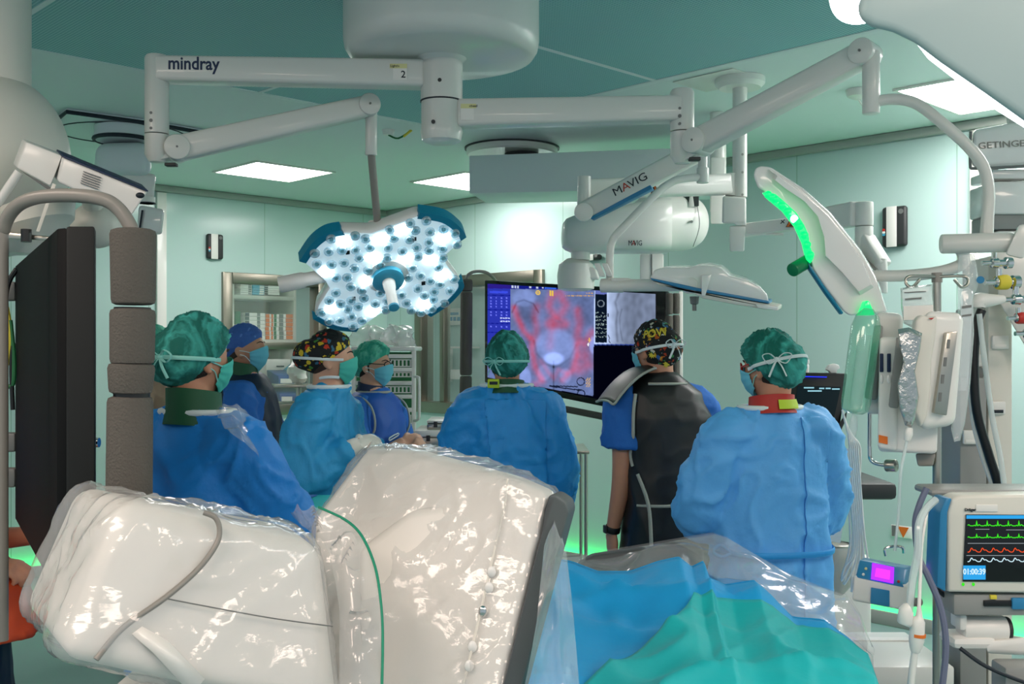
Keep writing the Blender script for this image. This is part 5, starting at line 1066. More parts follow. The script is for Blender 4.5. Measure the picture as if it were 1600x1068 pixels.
def single(nm, mats, x0, x1, y0, y1, label, cat, o=OS+.02, dp=.2):
    m = MB(); sbox(m, x0, x1, y0, y1, o, dp, .004); return thing(m, nm, mats, label, cat)
single('green_box', 'green_paint', 368.5, 376, 486, 506, 'green box at the inner end of the middle shelf', 'box'); single('white_box', 'paper', 368.5, 382, 507, 530, 'plain white box on the middle shelf below the green box', 'box')
r = root('dressing_carton', 'white and pale blue carton on the lower shelf beside the blue bins', 'box', SQ(434, 600, OS)); m = MB(); sbox(m, 416, 454, 561, 600, OS+.02, .2, .004); m.build('box_body', 'paper', r)
m = MB(); a, b, c = SQ(418, 598, OS+.012), SQ(454, 598, OS+.012), SQ(454, 568, OS+.012); m.prism([a, b, c], -IN_L*.003); m.build('blue_corner', 'sky_blue', r); m = MB(); sbox(m, 432, 444, 571, 573, OS+.013, .003, 0); m.build('print', 'ink', r)
mat('bin_blue', '#153f8f', .4)
def bin_(x0, x1, y0, y1, o, label):
    c = SQ((x0+x1)/2, y1, o-.1); r = root('storage_bin', label, 'bin', c, group='blue storage bins'); a, b, cc, d = SQ(x0+2, y1, o), SQ(x1-2, y1, o), SQ(x1, y0, o), SQ(x0, y0, o); e = -IN_L*.19
    m = MB(); m.hexa([a, b, lerp(b, cc, .6), lerp(a, d, .6), a+e, b+e, cc+e, d+e], .006); m.build('tub', 'bin_blue', r); m = MB(); q0, q1 = lerp(a, b, .05)+Vector((0, 0, .01)), lerp(a, b, .5)+Vector((0, 0, .01)); m.hexa([q0+IN_L*.004, q1+IN_L*.004, q1+IN_L*.006+Vector((0, 0, .04)), q0+IN_L*.006+Vector((0, 0, .04)), q0, q1, q1+Vector((0, 0, .04)), q0+Vector((0, 0, .04))]); m.build('label_card', 'paper', r)
bin_(434, 478, 578, 600, .135, 'dark blue storage bin, upper one beside the patterned cap'); bin_(436, 476, 606, 628, .135, 'dark blue storage bin, lower one beside the patterned cap'); bin_(398, 416, 576, 600, .135, 'dark blue storage bin behind the person with the blue cap')
m = MB(); sbox(m, 394, 482, 600.5, 603.5, .13, .205, .003); sbox(m, 394, 482, 628.5, 632, .13, .205, .003)
for x in (394, 480): sbox(m, x, x+2.5, 575, 900, .13, .2, .002)
thing(m, 'bin_rack', 'steel', 'low steel rack carrying the dark blue bins behind the left window', 'rack')
# corridor side: control panel and shelf seen through the right window
def wbo(px, o): k = (px-800)/F; c = C0-IN_B*o; return (c.x-k*c.y)/(E1.x-k*E1.y)
def SB(px, py, o): s = wbo(px, o); p = PBn(s, 0)-IN_B*o; p.z = V(0, py, p.y).z; return p
def bbox(mb, x0, x1, y0, y1, o, dp, bev=.003):
    a, b, c, d = SB(x0, y1, o), SB(x1, y1, o), SB(x1, y0, o), SB(x0, y0, o); b.z = a.z; c.z = d.z; e = -IN_B*dp; return mb.hexa([a, b, c, d, a+e, b+e, c+e, d+e], bev)
r = root('control_panel', 'small white wall control panel with blue buttons behind the right window', 'control panel', SB(709, 508, 2.17)); m = MB(); bbox(m, 698, 724, 482, 508, 2.14, .05); m.build('casing', 'white_plastic', r)
m = MB(); bbox(m, 703, 716, 488, 492, 2.135, .01, 0); m.build('readout', 'blue_rim', r)
for x in (702, 708, 714): m = MB(); bbox(m, x, x+4.5, 495, 501, 2.135, .01, .001); m.build('button', 'blue_rim', r)
m = MB(); bbox(m, 697, 722, 541, 544, 1.9, .28); bbox(m, 697, 700, 541, 596, 2.1, .08); bbox(m, 697, 711, 577, 592, 1.95, .2); tag(base_origin(m.build('wall_shelf', 'white_plastic')), 'small white shelf with a box behind the right window', 'shelf')
# ------------------------------------------------------------------ white cart with baskets, bags on top
c = V(600, 0, 6.7); ct = root('basket_cart', 'white modular cart with pull-out baskets behind the person in the bright blue apron', 'cart', (c.x, c.y, 0))
def fb(mb, x0, x1, y0, y1, d, dp, bev=.004): return mb.hexa([V(x0, y1, d), V(x1, y1, d), V(x1, y0, d), V(x0, y0, d)]+[p+Vector((0, dp, 0)) for p in (V(x0, y1, d), V(x1, y1, d), V(x1, y0, d), V(x0, y0, d))], bev)
for x in (549, 643): m = MB(); fb(m, x, x+6, 541, 950, 6.6, .06); m.build('post', 'white_plastic', ct)
for x in (551, 641): m = MB(); fb(m, x, x+5, 545, 950, 7.0, .05); m.build('post', 'white_plastic', ct)
m = MB(); fb(m, 548, 649, 541, 548, 6.58, .5, .01); tp = m.build('top_board', 'white_plastic', ct)
for y in (553, 574, 595, 616, 637, 660, 683, 740, 800, 860): m = MB(); fb(m, 554, 645, y, y+6.5, 6.6, .03); m.build('rail', 'white_plastic', ct)
m = MB(); fb(m, 554, 643, 550, 900, 6.98, .02); m.build('back_panel', 'green_paint', ct)
for i, (y0, y1) in enumerate(((561, 573), (581, 589), (603, 614), (648, 659))):
    m = MB(); n = 14
    for j in range(n): x = 560+j*(640-560)/(n-1); fb(m, x, x+2.6, y0, y1, 6.62, .015, 0)
    fb(m, 558, 643, y0, y0+1.6, 6.61, .02, 0); fb(m, 558, 643, y1-1.6, y1, 6.61, .02, 0); m.build('basket', 'white_plastic', ct)
m = MB(); m.tube([V(647, 588, 6.58), V(653, 589, 6.55), V(655, 596, 6.53), V(655, 645, 6.53), V(653, 655, 6.55), V(647, 657, 6.58)], .009, 10, 4); m.build('handle', 'white_plastic', ct)
film('bag_film', .35, '#e8ecea', .2)
rb = random.Random(8)
for i, (px, py, w, h) in enumerate(((566, 530, 16, 13), (586, 526, 15, 15), (605, 530, 14, 12), (622, 525, 15, 16), (636, 532, 11, 10))):
    k = w/F*6.75; q = MB(); q.ell(V(px, 541-h*.9, 6.72+.03*(i % 2)), (k, k*.9, h/F*6.7), 26, 16); me = q.mesh(); crumple(me, lambda p: .05*ridge(p*9, i)+.03*noise.noise(p*14+Vector((i, 0, 0))))
    zt = V(0, 541, 6.58).z
    for v in me.vertices: v.co.z = max(v.co.z, zt+.001)
    o = link('plastic_bag', me, 'bag_film', None, 30); base_origin(o); tag(o, ['crumpled clear bag at the left end of the cart top', 'tall crumpled clear bag, second on the cart top', 'crumpled clear bag in the middle of the cart top', 'highest crumpled clear bag on the cart top', 'small clear bag at the right end of the cart top'][i], 'bag', 'plastic bags on the cart')
# glove packs left of the patterned cap
q = MB(); q.ell(V(467, 573, 7.6), (.055, .06, .09), 24, 16); me = q.mesh(); crumple(me, lambda p: .04*ridge(p*11, 2)); o = link('white_packet', me, 'paper', None, 30); base_origin(o)
tag(o, 'crumpled white packet on a stand behind the patterned cap', 'packet'); zz = o.location.z
m = MB(); c = o.location; m.box((c.x, c.y, zz-.01), (.3, .3, .02), .004); m.cyl((c.x, c.y, .02), (c.x, c.y, zz-.02), .02); m.box((c.x, c.y, .012), (.4, .4, .024), .005); thing(m, 'packet_stand', 'steel', 'small steel stand under the white packet behind the patterned cap', 'stand')
# silver instrument cases on a trolley
def trolley(nm, x0, x1, y, d, dp, label, th=.02, mm='steel'):
    a, b = V(x0, y, d), V(x1, y, d); c = (a+b)/2; r = root(nm, label, 'table', (c.x, d+dp/2, 0)); w = (b-a).length
    m = MB(); m.box((c.x, d+dp/2, c.z-th/2), (w, dp, th), .004); m.build('table_top', mm, r)
    for x in (a.x+.02, b.x-.02):
        for yy in (d+.02, d+dp-.02): MB().cyl((x, yy, .04), (x, yy, c.z-th), .0115, n=14).build('leg', mm, r); MB().ell((x, yy, .02), (.02, .02, .02), 12, 8).build('caster', 'dark_grey', r)
    m = MB()
    for yy in (d+.02, d+dp-.02): m = MB(); m.cyl((a.x+.02, yy, .32), (b.x-.02, yy, .32), .008, n=12); m.build('cross_bar', mm, r)
    return r
trolley('instrument_trolley', 592, 700, 704, 6.0, .5, 'steel trolley under the silver cases left of the display')
def case(x0, x1, y0, y1, d, dp, label):
    c = V((x0+x1)/2, y1, d); r = root('instrument_case', label, 'case', (c.x, d+dp/2, c.z), group='silver cases'); ym = lerp(y0, y1, .35)
    m = MB(); fb(m, x0, x1, ym, y1, d, dp, .008); m.build('case_body', 'steel', r); m = MB(); fb(m, x0-.6, x1+.6, y0, ym-.4, d-.004, dp+.008, .008); m.build('lid', 'white_plastic', r)
    xm = (x0+x1)/2; m = MB(); fb(m, xm-3, xm+3, ym-3, ym+6, d-.012, .01, .002); m.build('latch', 'dark_grey', r)
    m = MB(); fb(m, x0+3, xm-5, ym+4, y1-4, d-.006, .006, .001); m.build('label_plate', 'paper', r)
case(647, 691, 672, 703.5, 6.05, .4, 'large silver instrument case on the trolley'); case(667, 694, 656, 671.3, 6.08, .3, 'small silver case on top of the larger one')
trolley('steel_table', 866, 921, 704, 6.4, .5, 'small steel table against the wall under the display')
# ------------------------------------------------------------------ ultrasound machine
c = V(1275, 0, 4.6); us = root('ultrasound_machine', 'black ultrasound machine behind the person with the red collar', 'medical machine', (c.x, c.y, 0))
m = MB(); m.hexa([V(1228, 690, 4.4), V(1309, 686, 4.4), V(1324, 583, 4.45), V(1238, 581, 4.45), V(1228, 690, 4.46), V(1309, 686, 4.46), V(1324, 583, 4.52), V(1238, 581, 4.52)], .008); m.build('monitor', 'black', us)
mat('us_screen', '#060c0e', .5, spec=.15, emit='#0c2a33', es=.3); emis('us_blue', '#2a3bff', 1.2); emis('us_cyan', '#9fd8e8', .8)
m = MB(); m.hexa([V(1240, 678, 4.392), V(1298, 676, 4.392), V(1314, 604, 4.435), V(1246, 602, 4.435)]+[V(1240, 678, 4.396), V(1298, 676, 4.396), V(1314, 604, 4.44), V(1246, 602, 4.44)]); s_ = m.build('screen', 'us_screen', us)
m = MB(); m.hexa([V(1250, 588.5, 4.436), V(1292, 589.5, 4.436), V(1292, 588, 4.437), V(1250, 587, 4.437), V(1250, 588.5, 4.44), V(1292, 589.5, 4.44), V(1292, 588, 4.44), V(1250, 587, 4.44)]); m.build('light_bar', 'us_blue', us)
for x0, x1, y in ((1256, 1272, 605), (1280, 1288, 606), (1290, 1298, 606), (1300, 1312, 607), (1262, 1284, 610)): m = MB(); m.hexa([V(x0, y+1.5, 4.425), V(x1, y+1.5, 4.425), V(x1, y-.6, 4.427), V(x0, y-.6, 4.427), V(x0, y+1.5, 4.43), V(x1, y+1.5, 4.43), V(x1, y-.6, 4.431), V(x0, y-.6, 4.431)]); m.build('screen_item', 'us_cyan', s_)
m = MB(); m.box(Vector((c.x+.02, 4.65, .5)), (.36, .4, .6), .03); m.build('cabinet', 'white_plastic', us); m = MB(); m.box(Vector((c.x+.02, 4.55, V(0, 758, 4.5).z)), (.46, .5, .07), .02); m.build('console', 'dark_grey', us)
m = MB(); m.cyl((c.x, 4.72, .8), (c.x, 4.55, V(0, 660, 4.5).z), .035); m.build('monitor_arm', 'dark_grey', us)
m = MB(); m.hexa([V(1302, 700, 4.38), V(1322, 655, 4.4), V(1324, 640, 4.4), V(1300, 680, 4.38), V(1302, 700, 4.5), V(1322, 655, 4.5), V(1324, 640, 4.5), V(1300, 680, 4.5)], .006); m.build('side_grip', 'black', us)
for x in (-.15, .15):
    for y in (4.5, 4.8): MB().cyl((c.x+x, y, .1), (c.x+x+.03, y, .1), .1, n=20).build('caster', 'dark_grey', us)
ztop = V(0, 583, 4.49).z
m = MB(); m.lathe([(.013, 0), (.014, .03), (.012, .034), (.015, .04), (.014, .055)], V(1259, 581.5, 4.485), (0, 0, 1), 20); thing(m, 'white_bottle_cap', 'white_plastic', 'small white round cap standing on top of the ultrasound monitor', 'cap')
m = MB(); m.prism([V(x, y, 4.47) for x, y in ((1291, 577), (1296, 570), (1304, 567.5), (1311, 570), (1313, 575), (1308, 578), (1308, 582.5), (1298, 582.5), (1297, 580))], (0, .03, 0), .004); thing(m, 'ultrasound_probe', 'white_plastic', 'pale fan-shaped ultrasound probe lying on top of the monitor', 'probe')
m = MB(); fb(m, 1298, 1314, 722, 759, 4.3, .12, .004); thing(m, 'paper_stack', 'paper', 'white box of papers on the ultrasound console', 'box')
# bin hung beside it
film('bin_bag', .55, '#b8b3a6', .3)
c = V(1306, 0, 4.15); r = root('waste_bag_holder', 'waste bag on a holder beside the light blue gown', 'waste bag', (c.x, c.y, 0)); m = MB(); q = [V(1306, y, 4.15)+Vector((0, 0, 0)) for y in (850, 870, 900, 915)]
m.lathe([(.03, V(0, 925, 4.15).z), (.05, V(0, 912, 4.15).z), (.062, V(0, 880, 4.15).z), (.058, V(0, 850, 4.15).z)], (c.x, c.y, 0), (0, 0, 1), 24); me = m.mesh(WM[r].inverted()); crumple(me, lambda p: .012*ridge(p*14)); link('bag', me, 'bin_bag', r)
m = MB(); m.tube([(c.x+.06*math.cos(h), c.y+.06*math.sin(h), V(0, 850, 4.15).z) for h in [i*math.pi/8 for i in range(16)]], .005, 8, 1, close=True); m.build('ring', 'steel', r); m = MB(); m.cyl((c.x, c.y+.07, .02), (c.x, c.y+.07, V(0, 848, 4.15).z), .01); m.lathe([(.14, .0), (.14, .015), (.02, .03)], (c.x, c.y+.07, 0), (0, 0, 1)); m.build('stand', 'steel', r)
m = MB(); m.hexa([V(1296, 845, 4.05), V(1313, 848, 4.05), V(1317, 822, 4.05), V(1299, 817, 4.05), V(1296, 845, 4.06), V(1313, 848, 4.06), V(1317, 822, 4.06), V(1299, 817, 4.06)]); m.build('label_card', 'paper', r)
# ------------------------------------------------------------------ infusion stand, pumps, bags
DI = 2.75
film('clear_film', .25, '#eef4f4', .12, .3, 40); film('clear_green_reflect', .3, '#4fd0a0', .08); film('soft_tube', .5, '#e6f0ee', .15); film('bag_clear', .35, '#e4e8e6', .18, .4, 60)
P0 = V(1464, 0, DI+.09); iv = root('infusion_stand', 'steel infusion stand with a double hook at right', 'infusion stand', (P0.x, P0.y, 0))
m = MB(); m.cyl((P0.x, P0.y, .1), V(1464, 427, DI+.09), .0115, n=20); m.build('pole', 'steel', iv)
m = MB(); m.cyl(V(1464, 441, DI+.09), V(1464, 426, DI+.09), .014, n=20); m.build('hub', 'tube_grey', iv)
for sx in (-1, 1): m = MB(); X = lambda x: 1464+sx*x; m.tube([V(X(4), 432, DI+.08), V(X(30), 431, DI+.06), V(X(44), 432, DI+.05), V(X(49), 438, DI+.05), V(X(46), 446, DI+.045), V(X(38), 448, DI+.04), V(X(30), 440, DI+.03), V(X(27), 436, DI+.03)], .0042, 10, 5); m.build('hook', 'steel', iv)
for i in range(5): g = math.pi*2*i/5+.3; MB().tube([(P0.x, P0.y, .11), (P0.x+.1*math.cos(g), P0.y+.1*math.sin(g), .09), (P0.x+.17*math.cos(g), P0.y+.17*math.sin(g), .06)], .015, 10, 3).build('leg', 'steel', iv); MB().ell((P0.x+.17*math.cos(g), P0.y+.17*math.sin(g), .028), (.028, .02, .028)).build('caster', 'dark_grey', iv)
m = MB(); m.hexa([V(1434, 728, DI+.05), V(1458, 728, DI+.05), V(1462, 708, DI+.05), V(1430, 708, DI+.05), V(1434, 728, DI+.14), V(1458, 728, DI+.14), V(1462, 708, DI+.14), V(1430, 708, DI+.14)], .006); m.build('clamp', 'tube_grey', iv)
m = MB(); m.tube([V(1359, 640, DI+.15), V(1359, 705, DI+.15), V(1361, 718, DI+.15), V(1370, 724, DI+.14), V(1388, 727, DI+.12)], .0055, 12, 5); m.build('side_rod', 'chrome', iv); m = MB(); m.cyl(V(1384, 727, DI+.12), V(1401, 727, DI+.1), .017, n=24, bev=.003); m.build('knob', 'steel', iv)
r = root('infusion_pump', 'long white infusion pump with blue buttons and an orange label, middle of the stand', 'pump', V(1420, 707, DI+.04), group='infusion pumps on the stand')
m = MB(); m.hexa([V(1372, 705, DI), V(1464, 709, DI), V(1466, 640, DI), V(1372, 600, DI), V(1372, 705, DI+.08), V(1464, 709, DI+.08), V(1466, 640, DI+.08), V(1372, 600, DI+.08)], .012, 3); m.build('base_housing', 'white_plastic', r)
m = MB(); m.hexa([V(1371, 700, DI-.02), V(1400, 705, DI-.02), V(1402, 527, DI-.02), V(1374, 526, DI-.02), V(1371, 700, DI+.06), V(1408, 705, DI+.06), V(1412, 527, DI+.06), V(1376, 526, DI+.06)], .01, 3); m.build('housing', 'white_plastic', r)
m = MB(); m.hexa([V(1388, 636, DI-.03), V(1404, 638, DI-.03), V(1414, 530, DI-.02), V(1400, 526, DI-.02), V(1388, 636, DI), V(1404, 638, DI), V(1414, 530, DI), V(1400, 526, DI)], .006); m.build('side_panel', 'grey_plastic', r)
for x in (1374.5, 1386): m = MB(); m.hexa([V(x, 581, DI-.026), V(x+6, 581, DI-.026), V(x+6, 552, DI-.026), V(x, 552, DI-.026), V(x, 581, DI-.018), V(x+6, 581, DI-.018), V(x+6, 552, DI-.018), V(x, 552, DI-.018)], .002); m.build('button', 'navy', r); m = MB(); m.ell(V(x+3, 592, DI-.021), (.005, .003, .012)); m.build('key', 'white_gloss', r)
m = MB(); m.hexa([V(1373, 691, DI-.024), V(1387, 694, DI-.024), V(1387, 682, DI-.024), V(1373, 679, DI-.024), V(1373, 691, DI-.018), V(1387, 694, DI-.018), V(1387, 682, DI-.018), V(1373, 679, DI-.018)]); m.build('orange_label', 'orange', r)
r = root('infusion_pump', 'white infusion pump with steel slotted side panel, right of the silver bag', 'pump', V(1466, 673, DI), group='infusion pumps on the stand')
m = MB(); m.hexa([V(1436, 672, DI-.08), V(1492, 664, DI-.06), V(1506, 489, DI-.06), V(1444, 485, DI-.08), V(1436, 672, DI+.05), V(1492, 664, DI+.05), V(1506, 489, DI+.05), V(1444, 485, DI+.05)], .022, 4); m.build('housing', 'white_plastic', r)
m = MB(); q = [(1431, 500), (1440, 491), (1455, 495), (1466, 492), (1464, 520), (1457, 560), (1456, 600), (1450, 650), (1440, 668), (1428, 640), (1424, 590)]; m.prism([V(x, y, DI-.095) for x, y in q], (0, .03, 0), .008, 3); m.build('front_door', 'cream_plastic', r)
m = MB(); q = [(1479, 519), (1497, 517), (1480, 649), (1459, 645)]; m.prism([V(x, y, DI-.088) for x, y in q], (0, .02, 0), .003); sp = m.build('side_plate', 'steel', r)
for x, y in ((1483, 537), (1478, 565), (1474, 592), (1470, 620)): m = MB(); m.prism([V(x-2.5, y-7, DI-.0905), V(x+2, y-7, DI-.0905), V(x+.6, y+7, DI-.0905), V(x-3.6, y+7, DI-.0905)], (0, .005, 0)); m.build('slot', 'mid_grey', sp)
m = MB(); m.prism([V(1451, 497, DI-.1), V(1460, 496, DI-.1), V(1456, 499, DI-.1)], (0, .003, 0)); m.build('mark', 'red', r)
r = root('infusion_pump', 'white infusion pump with a dark side panel behind the tall clear bottle', 'pump', V(1390, 646, DI+.1), group='infusion pumps on the stand')
m = MB(); m.hexa([V(1350, 646, DI+.08), V(1400, 648, DI+.08), V(1412, 490, DI+.08), V(1368, 486, DI+.08), V(1350, 646, DI+.18), V(1400, 648, DI+.18), V(1412, 490, DI+.18), V(1368, 486, DI+.18)], .018, 4); m.build('housing', 'white_plastic', r)
m = MB(); m.hexa([V(1350, 622, DI+.04), V(1370, 625, DI+.04), V(1380, 508, DI+.04), V(1366, 508, DI+.04), V(1350, 622, DI+.08), V(1370, 625, DI+.08), V(1380, 508, DI+.08), V(1366, 508, DI+.08)], .006); m.build('side_panel', 'grey_plastic', r)
r = root('clear_bottle', 'tall clear bottle, green reflections put into its tint, in front of the left infusion pump', 'bottle', V(1335, 646, DI)); a, b = V(1335, 646, DI), V(1357, 482, DI); L = (b-a).length  # the bottle is clear; green reflections are painted in as its tint
m = MB(); m.lathe([(.02, 0), (.034, .01), (.038, .03), (.038, L-.05), (.03, L-.02), (.012, L)], a, b-a, 28); m.build('glass', 'clear_green_reflect', r); m = MB(); m.lathe([(.012, .012), (.016, .03), (.016, L-.07)], a, b-a, 20); m.build('inner_tube', 'lens_green', r) if 0 else m.build('inner_tube', 'clear_film', r)
m = MB(); m.tube([a+Vector((0, 0, -.0)), V(1333, 668, DI), V(1330, 690, DI)], [.006, .012, .006], 12, 3); m.build('drip_chamber', 'clear_film', r)
def bag(pts, label, d, name='infusion_bag', mm='bag_clear', dep=.02, marks=(), seed=0):
    n = len(pts); cx = sum(p[0] for p in pts)/n; cy = sum(p[1] for p in pts)/n; c = V(cx, max(p[1] for p in pts), d); r = root(name, label, 'infusion bag', c)
    m = MB(); rs = []
    for k, s in ((-1, .72), (-.85, .9), (0, 1), (.85, .9), (1, .72)): rs.append([V(lerp(cx, x, s), lerp(cy, y, s), d+k*dep) for x, y in pts])
    m.rings(rs); me = m.mesh(WM[r].inverted()); o = link('bag', me, mm, r, 40)
    for x0, y0, x1, y1, q in marks: k = MB(); k.hexa([V(x0, y1, d-dep-.004), V(x1, y1-2, d-dep-.004), V(x1, y0-2, d-dep-.004), V(x0, y0, d-dep-.004), V(x0, y1, d-dep-.002), V(x1, y1-2, d-dep-.002), V(x1, y0-2, d-dep-.002), V(x0, y0, d-dep-.002)]); k.build('print', q, r)
    return r
bag([(1407, 450), (1432, 446), (1456, 444), (1458, 470), (1460, 490), (1440, 505), (1424, 511), (1412, 505), (1408, 480)], 'clear infusion bag with printed label hanging from the left hook', DI+.02, marks=[(1413, 456, 1447, 458, 'mid_grey'), (1414, 466, 1440, 469, 'mid_grey'), (1412, 478, 1458, 500, 'paper')])
mat('foil', '#b9bcba', .25, .85, bump=.8, bscale=45)
r = bag([(1403, 514), (1420, 511), (1441, 520), (1438, 545), (1430, 580), (1436, 620), (1430, 655), (1424, 668), (1414, 664), (1406, 640), (1402, 600), (1412, 560), (1404, 535)], 'crumpled silver bag with a white cap between the two pumps', DI-.12, 'silver_bag', 'foil', .022)
m = MB(); m.tube([V(1421, 668, DI-.12), V(1419, 678, DI-.12), V(1417, 688, DI-.12)], [.008, .011, .007], 14, 3); m.m = 1; m.tube([V(1417, 688, DI-.12), V(1412, 712, DI-.12), V(1407, 740, DI-.12), V(1404, 800, DI-.1), V(1398, 860, DI-.1)], .004, 8, 4); m.build('drip_line', ['white_plastic', 'soft_tube'], r)
bag([(1500, 452), (1512, 448), (1520, 455), (1522, 520), (1516, 600), (1508, 660), (1500, 688), (1491, 690), (1486, 670), (1494, 600), (1502, 520)], 'long clear plastic sleeve hanging from the right hook', DI-.02, 'clear_sleeve', 'clear_film', .014, [(1503, 478, 1518, 482, 'mid_grey'), (1503, 492, 1518, 495, 'mid_grey')])
# small blue syringe pump
r = root('syringe_pump', 'small white and blue pump with purple screen below the stand', 'pump', V(1376, 953, 2.85)); d = 2.82
m = MB(); m.hexa([V(1331, 938, d), V(1420, 955, d), V(1420, 914, d), V(1334, 898, d), V(1340, 930, d+.14), V(1428, 945, d+.14), V(1428, 905, d+.14), V(1342, 892, d+.14)], .008, 3); m.build('housing', 'white_plastic', r)
m = MB(); m.hexa([V(1337, 902, d-.004), V(1414, 918, d-.004), V(1417, 888, d+.05), V(1343, 873, d+.05), V(1340, 900, d+.13), V(1420, 914, d+.13), V(1428, 884, d+.13), V(1350, 870, d+.13)], .006, 2); m.build('control_head', 'blue_rim', r)
emis('purple_glow', '#9a2cff', 1.6); emis('pink_glow', '#ff3cf0', 1.2)
def onface(x, y, t=0): return V(x, y, d-.004+(903-y+(x-1337)*.2)/30*.054-.006-t)
m = MB(); m.add([onface(1361, 904), onface(1396, 911), onface(1397, 886), onface(1363, 879)], [(0, 1, 2, 3)]); s_ = m.build('screen', 'purple_glow', r, solid=.002); m = MB(); m.add([onface(1367, 900, .003), onface(1390, 905, .003), onface(1391, 891, .003), onface(1369, 887, .003)], [(0, 1, 2, 3)]); m.build('screen_item', 'pink_glow', s_, solid=.001)
m = MB(); m.hexa([V(1360, 942, d-.006), V(1390, 948, d-.006), V(1390, 922, d-.006), V(1361, 917, d-.006), V(1360, 942, d), V(1390, 948, d), V(1390, 922, d), V(1361, 917, d)], .002); m.build('blue_door', 'blue_rim', r)
for x, y, mm in ((1349, 897, 'white_plastic'), (1404, 908, 'red'), (1409, 910, 'sky_blue'), (1353, 888, 'pale_yellow')): m = MB(); m.ell(onface(x, y), (.004, .003, .004), 10, 8); m.build('button', mm, r)
m = MB(); m.cyl(V(1436, 940, DI+.09), V(1415, 940, 2.9), .012); m.build('pole_clamp', 'tube_grey', r)
m = MB(); m.tube([V(1384, 868, 2.95), V(1383, 857, 2.95), V(1396, 853, 2.95), V(1410, 855, 2.95), V(1412, 864, 2.95)], .004, 8, 4); m.build('carry_loop', 'chrome', r)
# ------------------------------------------------------------------ patient monitor on its arm
DD = 2.55; ctr = V(1550, 930, DD); pm = root('patient_monitor', 'grey patient monitor with blue edge showing green, red and white curves at right', 'monitor', ctr)
q = [(1481, 925), (1640, 927), (1640, 772), (1500, 774), (1487, 780), (1481, 800)]
m = MB(); m.prism([V(x, y, DD) for x, y in q], (0, .07, 0), .008, 3); m.build('front_housing', 'cream_plastic', pm)
m = MB(); q = [(1464, 916), (1478, 925), (1481, 800), (1488, 778), (1478, 779), (1469, 800)]; m.prism([V(x, y, DD-.004) for x, y in q], (0, .075, 0), .004, 2); m.build('blue_edge', 'blue_rim', pm, label='blue side edge')
mat('monitor_black', '#04060a', .12)
m = MB(); m.hexa([V(1504, 908, DD-.004), V(1640, 909, DD-.004), V(1640, 804, DD-.004), V(1509, 803, DD-.004), V(1504, 908, DD), V(1640, 909, DD), V(1640, 804, DD), V(1509, 803, DD)], .001); sc = m.build('screen', 'monitor_black', pm)
for n, c_ in (('g', '#3fe02a'), ('r', '#e8502a'), ('w', '#c8e6f0'), ('b', '#2f9ee0'), ('gr', '#9aa2a8')): emis('trace_'+n, c_, 1.0)
def trace(nm, y, fn, x0=1512, x1=1626):
    m = MB(); m.tube([V(x0+k*.5, y-fn(x0+k*.5), DD-.0055) for k in range(int((x1-x0)*2)+1)], .0011, 5, 1); m.build('curve', nm, sc)
ecg = lambda a: (lambda x: a*(1.0*math.exp(-(((x % 16.5)-8)/.6)**2)+.22*math.exp(-(((x % 16.5)-12)/1.6)**2)+.12*math.exp(-(((x % 16.5)-4.5)/1.)**2)))
pul = lambda a: (lambda x: a*(math.exp(-(((x % 17)-5)/2.2)**2)+.55*math.exp(-(((x % 17)-10)/3)**2)))
trace('trace_g', 821, ecg(8)); trace('trace_g', 839.5, ecg(6)); trace('trace_r', 862, pul(6)); trace('trace_w', 877, pul(5.5))
def sbar(x0, x1, y0, y1, mm): m = MB(); m.hexa([V(x0, y1, DD-.006), V(x1, y1, DD-.006), V(x1, y0, DD-.006), V(x0, y0, DD-.006), V(x0, y1, DD-.0045), V(x1, y1, DD-.0045), V(x1, y0, DD-.0045), V(x0, y0, DD-.0045)]); return m.build('screen_item', mm, sc)
sbar(1510, 1638, 804.5, 810, 'trace_b'); sbar(1505, 1540, 883, 905, 'trace_b')
for x0, x1, y in ((1524, 1546, 826), (1572, 1600, 827), (1512, 1600, 848), (1510, 1600, 867)): sbar(x0, x1, y, y+.8, 'trace_gr')
text('clock', '01:00:39', .0195, V(1522.5, 893, DD-.0068), (1, 0, 0), (0, 0, 1), 'trace_w', sc, .0004, .0005, .82)
text('header', 'Alle 3 Ableit.', .008, V(1532, 807, DD-.0068), (1, 0, 0), (0, 0, 1), 'trace_w', sc, .0002) if 0 else None
text('maker_lettering', 'Dräger', .0095, V(1516, 796, DD-.003), (1, 0, 0), (0, 0, 1), 'ink', pm, .0006, .0003)
m = MB(); fb(m, 1525, 1559, 788, 799, DD-.003, .004, .001); m.build('sticker', 'white_plastic', pm)
for x in (1505, 1521): m = MB(); m.ell(V(x, 912.5, DD-.002), (.0035, .003, .004), 10, 8); m.build('status_light', 'trace_g', pm)
m = MB(); fb(m, 1455, 1640, 764, 776, DD+.1, .12, .012); m.build('rear_rail', 'grey_plastic', pm)
m = MB(); fb(m, 1490, 1640, 928, 962, DD+.01, .12, .008); bs = m.build('base_module', 'grey_plastic', pm); m = MB(); fb(m, 1538, 1600, 938, 947, DD+.004, .01, .001); m.build('slot', 'black', bs); m = MB(); fb(m, 1548, 1558, 929.5, 936, DD+.004, .008, .001); m.build('yellow_tab', 'yellow', bs); m = MB(); fb(m, 1582, 1605, 934, 952, DD+.0, .01, .003); m.build('blue_knob', 'blue_rim', bs)
m = MB(); m.cyl(V(1500, 982, DD+.06), V(1570, 982, DD+.06), .033, n=28, bev=.006); m.m = 1; m.cyl(V(1569, 982, DD+.06), V(1576, 982, DD+.06), .03, n=28, bev=.003); m.build('tilt_joint', ['white_plastic', 'dark_grey'], pm)
